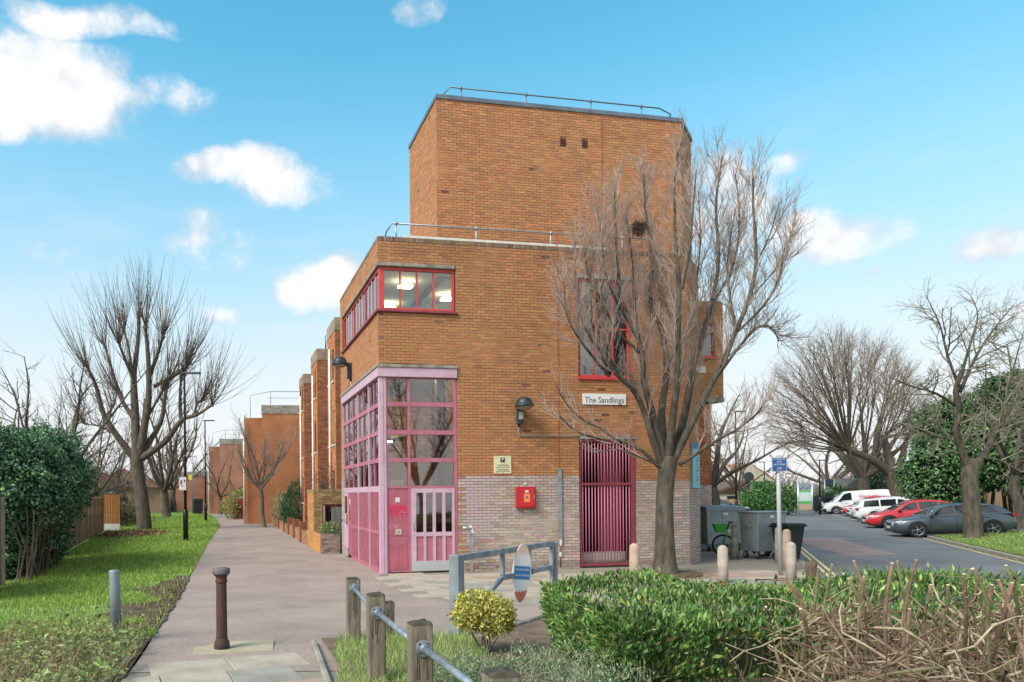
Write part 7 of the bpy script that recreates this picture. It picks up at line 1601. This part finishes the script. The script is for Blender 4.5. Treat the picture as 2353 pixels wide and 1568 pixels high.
def bicycle():
    o = empty('hire_bicycle', (10.95, 22.95, 0), rad(164), 'bright green hire bicycle with front basket between the metal bins', 'bicycle'); gm = M('bike_green', '#4fb63c', .4); wm = M('bike_white', '#d5dcd2', .4)
    fx, rx, R = .0, -1.08, .33
    for x in (fx, rx):
        w = empty('wheel', (x, 0, R)); w.parent = o; ring = [(R * .95 * math.cos(a), 0, R * .95 * math.sin(a)) for a in np.linspace(0, 2 * math.pi, 33)]
        MB().tube(ring, .026, 8, cap=False).build('tyre', m_tyre, w); MB().tube([(p[0] * .92, 0, p[2] * .92) for p in ring], .013, 6, cap=False).build('rim', m_rimd, w); MB().tube([(0, -.06, 0), (0, .06, 0)], .03, 10).build('hub', m_trim, w)
        sp = MB()
        for k in range(18): a = k * math.pi / 9; sp.tube([(.02 * math.cos(a + .4), .02 * (-1) ** k, .02 * math.sin(a + .4)), (R * .87 * math.cos(a), 0, R * .87 * math.sin(a))], .0016, 3)
        sp.build('spoke', m_steel, w)
    f = MB(); f.tube([(fx, .055, R), (-.06, .05, .62), (-.12, .0, .78)], .018, 8).tube([(fx, -.055, R), (-.06, -.05, .62), (-.12, .0, .78)], .018, 8); f.build('fork', gm, o)
    f = MB(); f.tube([(-.12, 0, .82), (-.35, 0, .50), (-.62, 0, .30)], .036, 8).tube([(-.62, 0, .30), (-.74, 0, .85)], .022, 8).tube([(-.62, 0, .30), (rx, .05, R)], .014, 6).tube([(-.62, 0, .30), (rx, -.05, R)], .014, 6).tube([(-.70, 0, .62), (rx, .05, R)], .012, 6).tube([(-.70, 0, .62), (rx, -.05, R)], .012, 6); f.build('frame', wm, o)
    MB().tube([(-.11, 0, .80), (-.17, 0, 1.02)], .022, 8).tube([(-.34, -.31, 1.04), (-.20, -.24, 1.05), (-.16, 0, 1.03), (-.20, .24, 1.05), (-.34, .31, 1.04)], .014, 8).build('handlebar', m_trim, o)
    MB().box(-.14, .12, -.07, .07, -.02, .03, 0, Matrix.Translation((-.80, 0, .90))).build('saddle', m_trim, o, .02); MB().tube([(-.74, 0, .8), (-.78, 0, .9)], .014, 6).build('seat_post', m_steel, o)
    b = MB(); lo = [(-.03, -.13, .72), (.21, -.13, .72), (.21, .13, .72), (-.03, .13, .72)]; hi = [(-.10, -.19, .99), (.30, -.19, .99), (.30, .19, .99), (-.10, .19, .99)]
    b.add(lo + hi, [(0, 3, 2, 1), (0, 1, 5, 4), (1, 2, 6, 5), (2, 3, 7, 6), (3, 0, 4, 7)]); b.build('basket', gm, o, .02)
    MB().tube([(R * 1.1 * math.cos(a) + rx, 0, R + R * 1.1 * math.sin(a)) for a in np.linspace(.2, 2.8, 10)], .022, 6).build('mudguard', gm, o); MB().tube([(-.62, -.07, .30), (-.62, .07, .30)], .05, 10).tube([(-.62, .07, .30), (-.50, .09, .19)], .012, 6).build('crank', m_trim, o)
bicycle()
lamp_column(1692, 1195, 946, 'tall black lamp column rising behind the metal bins', 1)
lamp_column(1757, 1165, 1062, 'distant black lamp column in front of the gabled house', -1, Y=84)
lamp_column(1884, 1160, 1058, 'thin black lamp column beside the two notice boards', 1, Y=62)

# ------------------------------------------------------------------ far side
def board(px, Y, w, z0, z1, strips, label, rz=0):
    p = px_base(px, Y); o = empty('notice_board', p, rz, label, 'sign', 'estate notice boards')
    for x in (-w / 2 - .06, w / 2 + .06): MB().tube([(x, 0, -.1), (x, 0, z1 + .05)], .06, 8).build('post', m_alu, o)
    for k, (a, b, c) in enumerate(strips): bx('panel', M('board_' + c[1:], c, .5), o, -w / 2, w / 2, -.03 - .002 * (k % 2), .03 + .002 * (k % 2), z0 + (z1 - z0) * a, z0 + (z1 - z0) * b)
    return o
board(1850, 59, 1.0, .45, 2.55, [(0, .22, '#b09a86'), (.22, .32, '#57a85a'), (.32, .66, '#a9d5d0'), (.66, .72, '#6fb45e'), (.72, 1, '#8a96a0')], 'pale turquoise notice board on two silver posts by the road bend')
nb = [o for o in COL.objects if o.name.startswith('notice_board')][0]; bx('inset', M('inset_white', '#c9d0d2', .6), nb, -.3, .28, -.045, -.033, 1.25, 1.75); bx('inset', m_white, nb, -.36, .2, -.045, -.033, 1.14, 1.21)
for i in range(6): bx('picture_patch', M('photo_grey', '#56626c', .6), nb, -.44 + i * .15, -.36 + i * .15, -.045, -.033, 2.02 + .1 * (i % 3), 2.16 + .1 * (i % 3))
board(1906, 70, .75, 1.1, 2.95, [(0, .2, '#79b868'), (.2, .32, '#35506e'), (.32, .65, '#b9cfc4'), (.65, 1, '#3f4a5e')], 'narrow notice board with dark and green panels behind black bins')
for px, Y, lab in ((1880, 66, 'black rubbish container beside the lamp column'), (1902, 66.5, 'black rubbish container under the narrow notice board')):
    p = px_base(px, Y); o = empty('rubbish_container', p, 0, lab, 'bin', 'black containers by the road bend'); MB().add([(-.45, -.4, .15), (.45, -.4, .15), (.45, .4, .15), (-.45, .4, .15), (-.55, -.5, 1.25), (.55, -.5, 1.25), (.55, .5, 1.25), (-.55, .5, 1.25)], [(0, 3, 2, 1), (0, 1, 5, 4), (1, 2, 6, 5), (2, 3, 7, 6), (3, 0, 4, 7)]).build('body', m_wb, o, .03); MB().prism([(-.55, 1.252), (.55, 1.252), (.4, 1.48), (-.4, 1.48)], -.58, .58, 'x').build('lid', m_wb, o); bx('label_plate', m_white, o, -.2, .1, -.53, -.51, .75, .95)
    for x in (-.4, .4): MB().tube([(x, -.3, .1), (x + .04, -.3, .1)], .1, 10).build('wheel', m_tyre, o)
def house(name, x, y, w, d, hw, hr, rz, label, wall, roof, extra=None):
    o = empty(name, (x, y, 0), rz, label, 'house'); bx('wall', wall, o, -w / 2, w / 2, 0, d, 0, hw)
    MB().prism([(-w / 2 - .3, hw), (w / 2 + .3, hw), (w / 2 + .3, hw + .12), (0, hw + hr + .12), (-w / 2 - .3, hw + .12)], -.35, d + .35, 'y').build('roof', roof, o)
    MB().prism([(-w / 2, hw - .02), (w / 2, hw - .02), (0, hw + hr - .05)], -.38, -.36, 'y').build('gable', extra or wall, o)
    for k in (-1, 1): q = bx('window', M('win_dark', '#2a2c31', .15), o, k * w * .24 - .55, k * w * .24 + .55, -.04, -.005, hw * .38, hw * .78); bx('frame', m_white, q, k * w * .24 - .6, k * w * .24 + .6, -.05, -.041, hw * .78, hw * .82)
    return o
m_cream = M('cream_render', '#cfc5b2', .9, col2='#b9ae9b', vscale=2); m_tile = M('roof_tile_red', '#a5614f', .9, col2='#874c40', vscale=1.5, bump=.8, bscale=6); m_tile_b = M('roof_tile_brown', '#6a5748', .9, col2='#554538', vscale=1.5, bump=.8, bscale=6)
x = px_base(1716, 82).x; h = house('gabled_bungalow', x, 82, 6.4, 9, 1.85, 1.1, -.15, 'low cream bungalow with brown timber gable at the end of the road', m_cream, m_tile_b, M('gable_brown', '#4a2f28', .9))
bx('chimney', m_cream, h, .2, .55, -.45, -.39, 0, 2.9); MB().lathe([(.0, 0), (.3, .04), (.55, .16)], 16, T=Matrix.Translation((0, -.5, 3.5)) @ Matrix.Rotation(math.pi / 2, 4, 'X')).build('satellite_dish', M('dish', '#3c4148', .6), h)
house('red_roof_house', px_base(1722, 112).x, 112, 9, 9, 3.4, 2.6, .3, 'red tiled house roof showing above the bungalow', m_cream, m_tile); house('red_roof_house', px_base(1655, 100).x, 100, 8, 9, 3.4, 2.6, -.2, 'red tiled house half hidden behind the grey bare tree', m_cream, m_tile)
house('red_roof_house', px_base(285, 84).x, 84, 8, 9, 3.0, 2.0, .35, 'red roofed house behind the fence beside the pollarded tree', M('house_brick2', '#8f7464', .9), m_tile); house('red_roof_house', px_base(215, 96).x, 96, 8, 10, 3.4, 2.2, .5, 'brown roofed house behind the scrubby trees', M('house_brick', '#8a6858', .9), m_tile_b)
o = empty('timber_fence', (px_base(1768, 76).x - 8.2, 76, 0), -.1, 'pale timber fence in front of the low bungalow', 'fence')
for i in range(30): bx('plank', m_plank2 if i % 3 else m_plank, o, i * .3, i * .3 + .27, 0, .03, 0, 1.15)
for i in range(4): bx('post', m_plank3, o, i * 2.8 - .05, i * 2.8 + .05, -.06, -.005, 0, 1.3)
o = empty('timber_fence', (37, 50.5, .2), .15, 'orange brown timber fence behind the parked cars', 'fence')
for i in range(36): bx('plank', m_plank2, o, i * .25, i * .25 + .23, 0, .03, 0, 1.9)
for i in range(4): bx('post', m_plank3, o, i * 2.9 - .05, i * 2.9 + .05, -.06, -.005, 0, 2.05)
p = px_base(1966, 78); o = empty('timber_hut', p, .2, 'small timber hut with steep grey roof behind the van', 'shed')
bx('wall', m_plank2, o, -1.2, 1.2, 0, 2, 0, 1.9); MB().prism([(-1.6, 1.9), (1.6, 1.9), (1.2, 2.35), (0, 3.0), (-1.2, 2.35)], -.3, 2.3, 'y').build('roof', M('hut_roof', '#5f5d5a', .9), o)
def treeline():
    T = Tubes(); r = random.Random(77)
    for k in range(2600):
        x = r.uniform(-110, 150); y = r.uniform(125, 165); h = (5.2 + 2.2 * math.sin(x * .13) + 1.6 * math.sin(x * .37 + 1)) * r.uniform(.5, 1.25); b = Vector((x, y, 0)); d = Vector((r.gauss(0, .35), r.gauss(0, .3), 1)).normalized(); T.add([b + Vector((0, 0, h * .1)), b + d * h * .55 + rvec(r) * .3, b + d * h + rvec(r) * .7], [.10, .07, .03], 3)
        for j in range(3): p = b + d * h * r.uniform(.35, .9); v = (rvec(r) + Vector((0, 0, .7))).normalized(); T.add([p, p + v * 1.2, p + v * 2.3 + rvec(r) * .3], [.06, .045, .02], 3)
    tag(T.build('treeline', M('far_twig', '#8a7c74', .95, col2='#6f655f', vscale=.1)), 'hazy brown line of far bare trees along the horizon', 'trees', kind='stuff')
treeline()
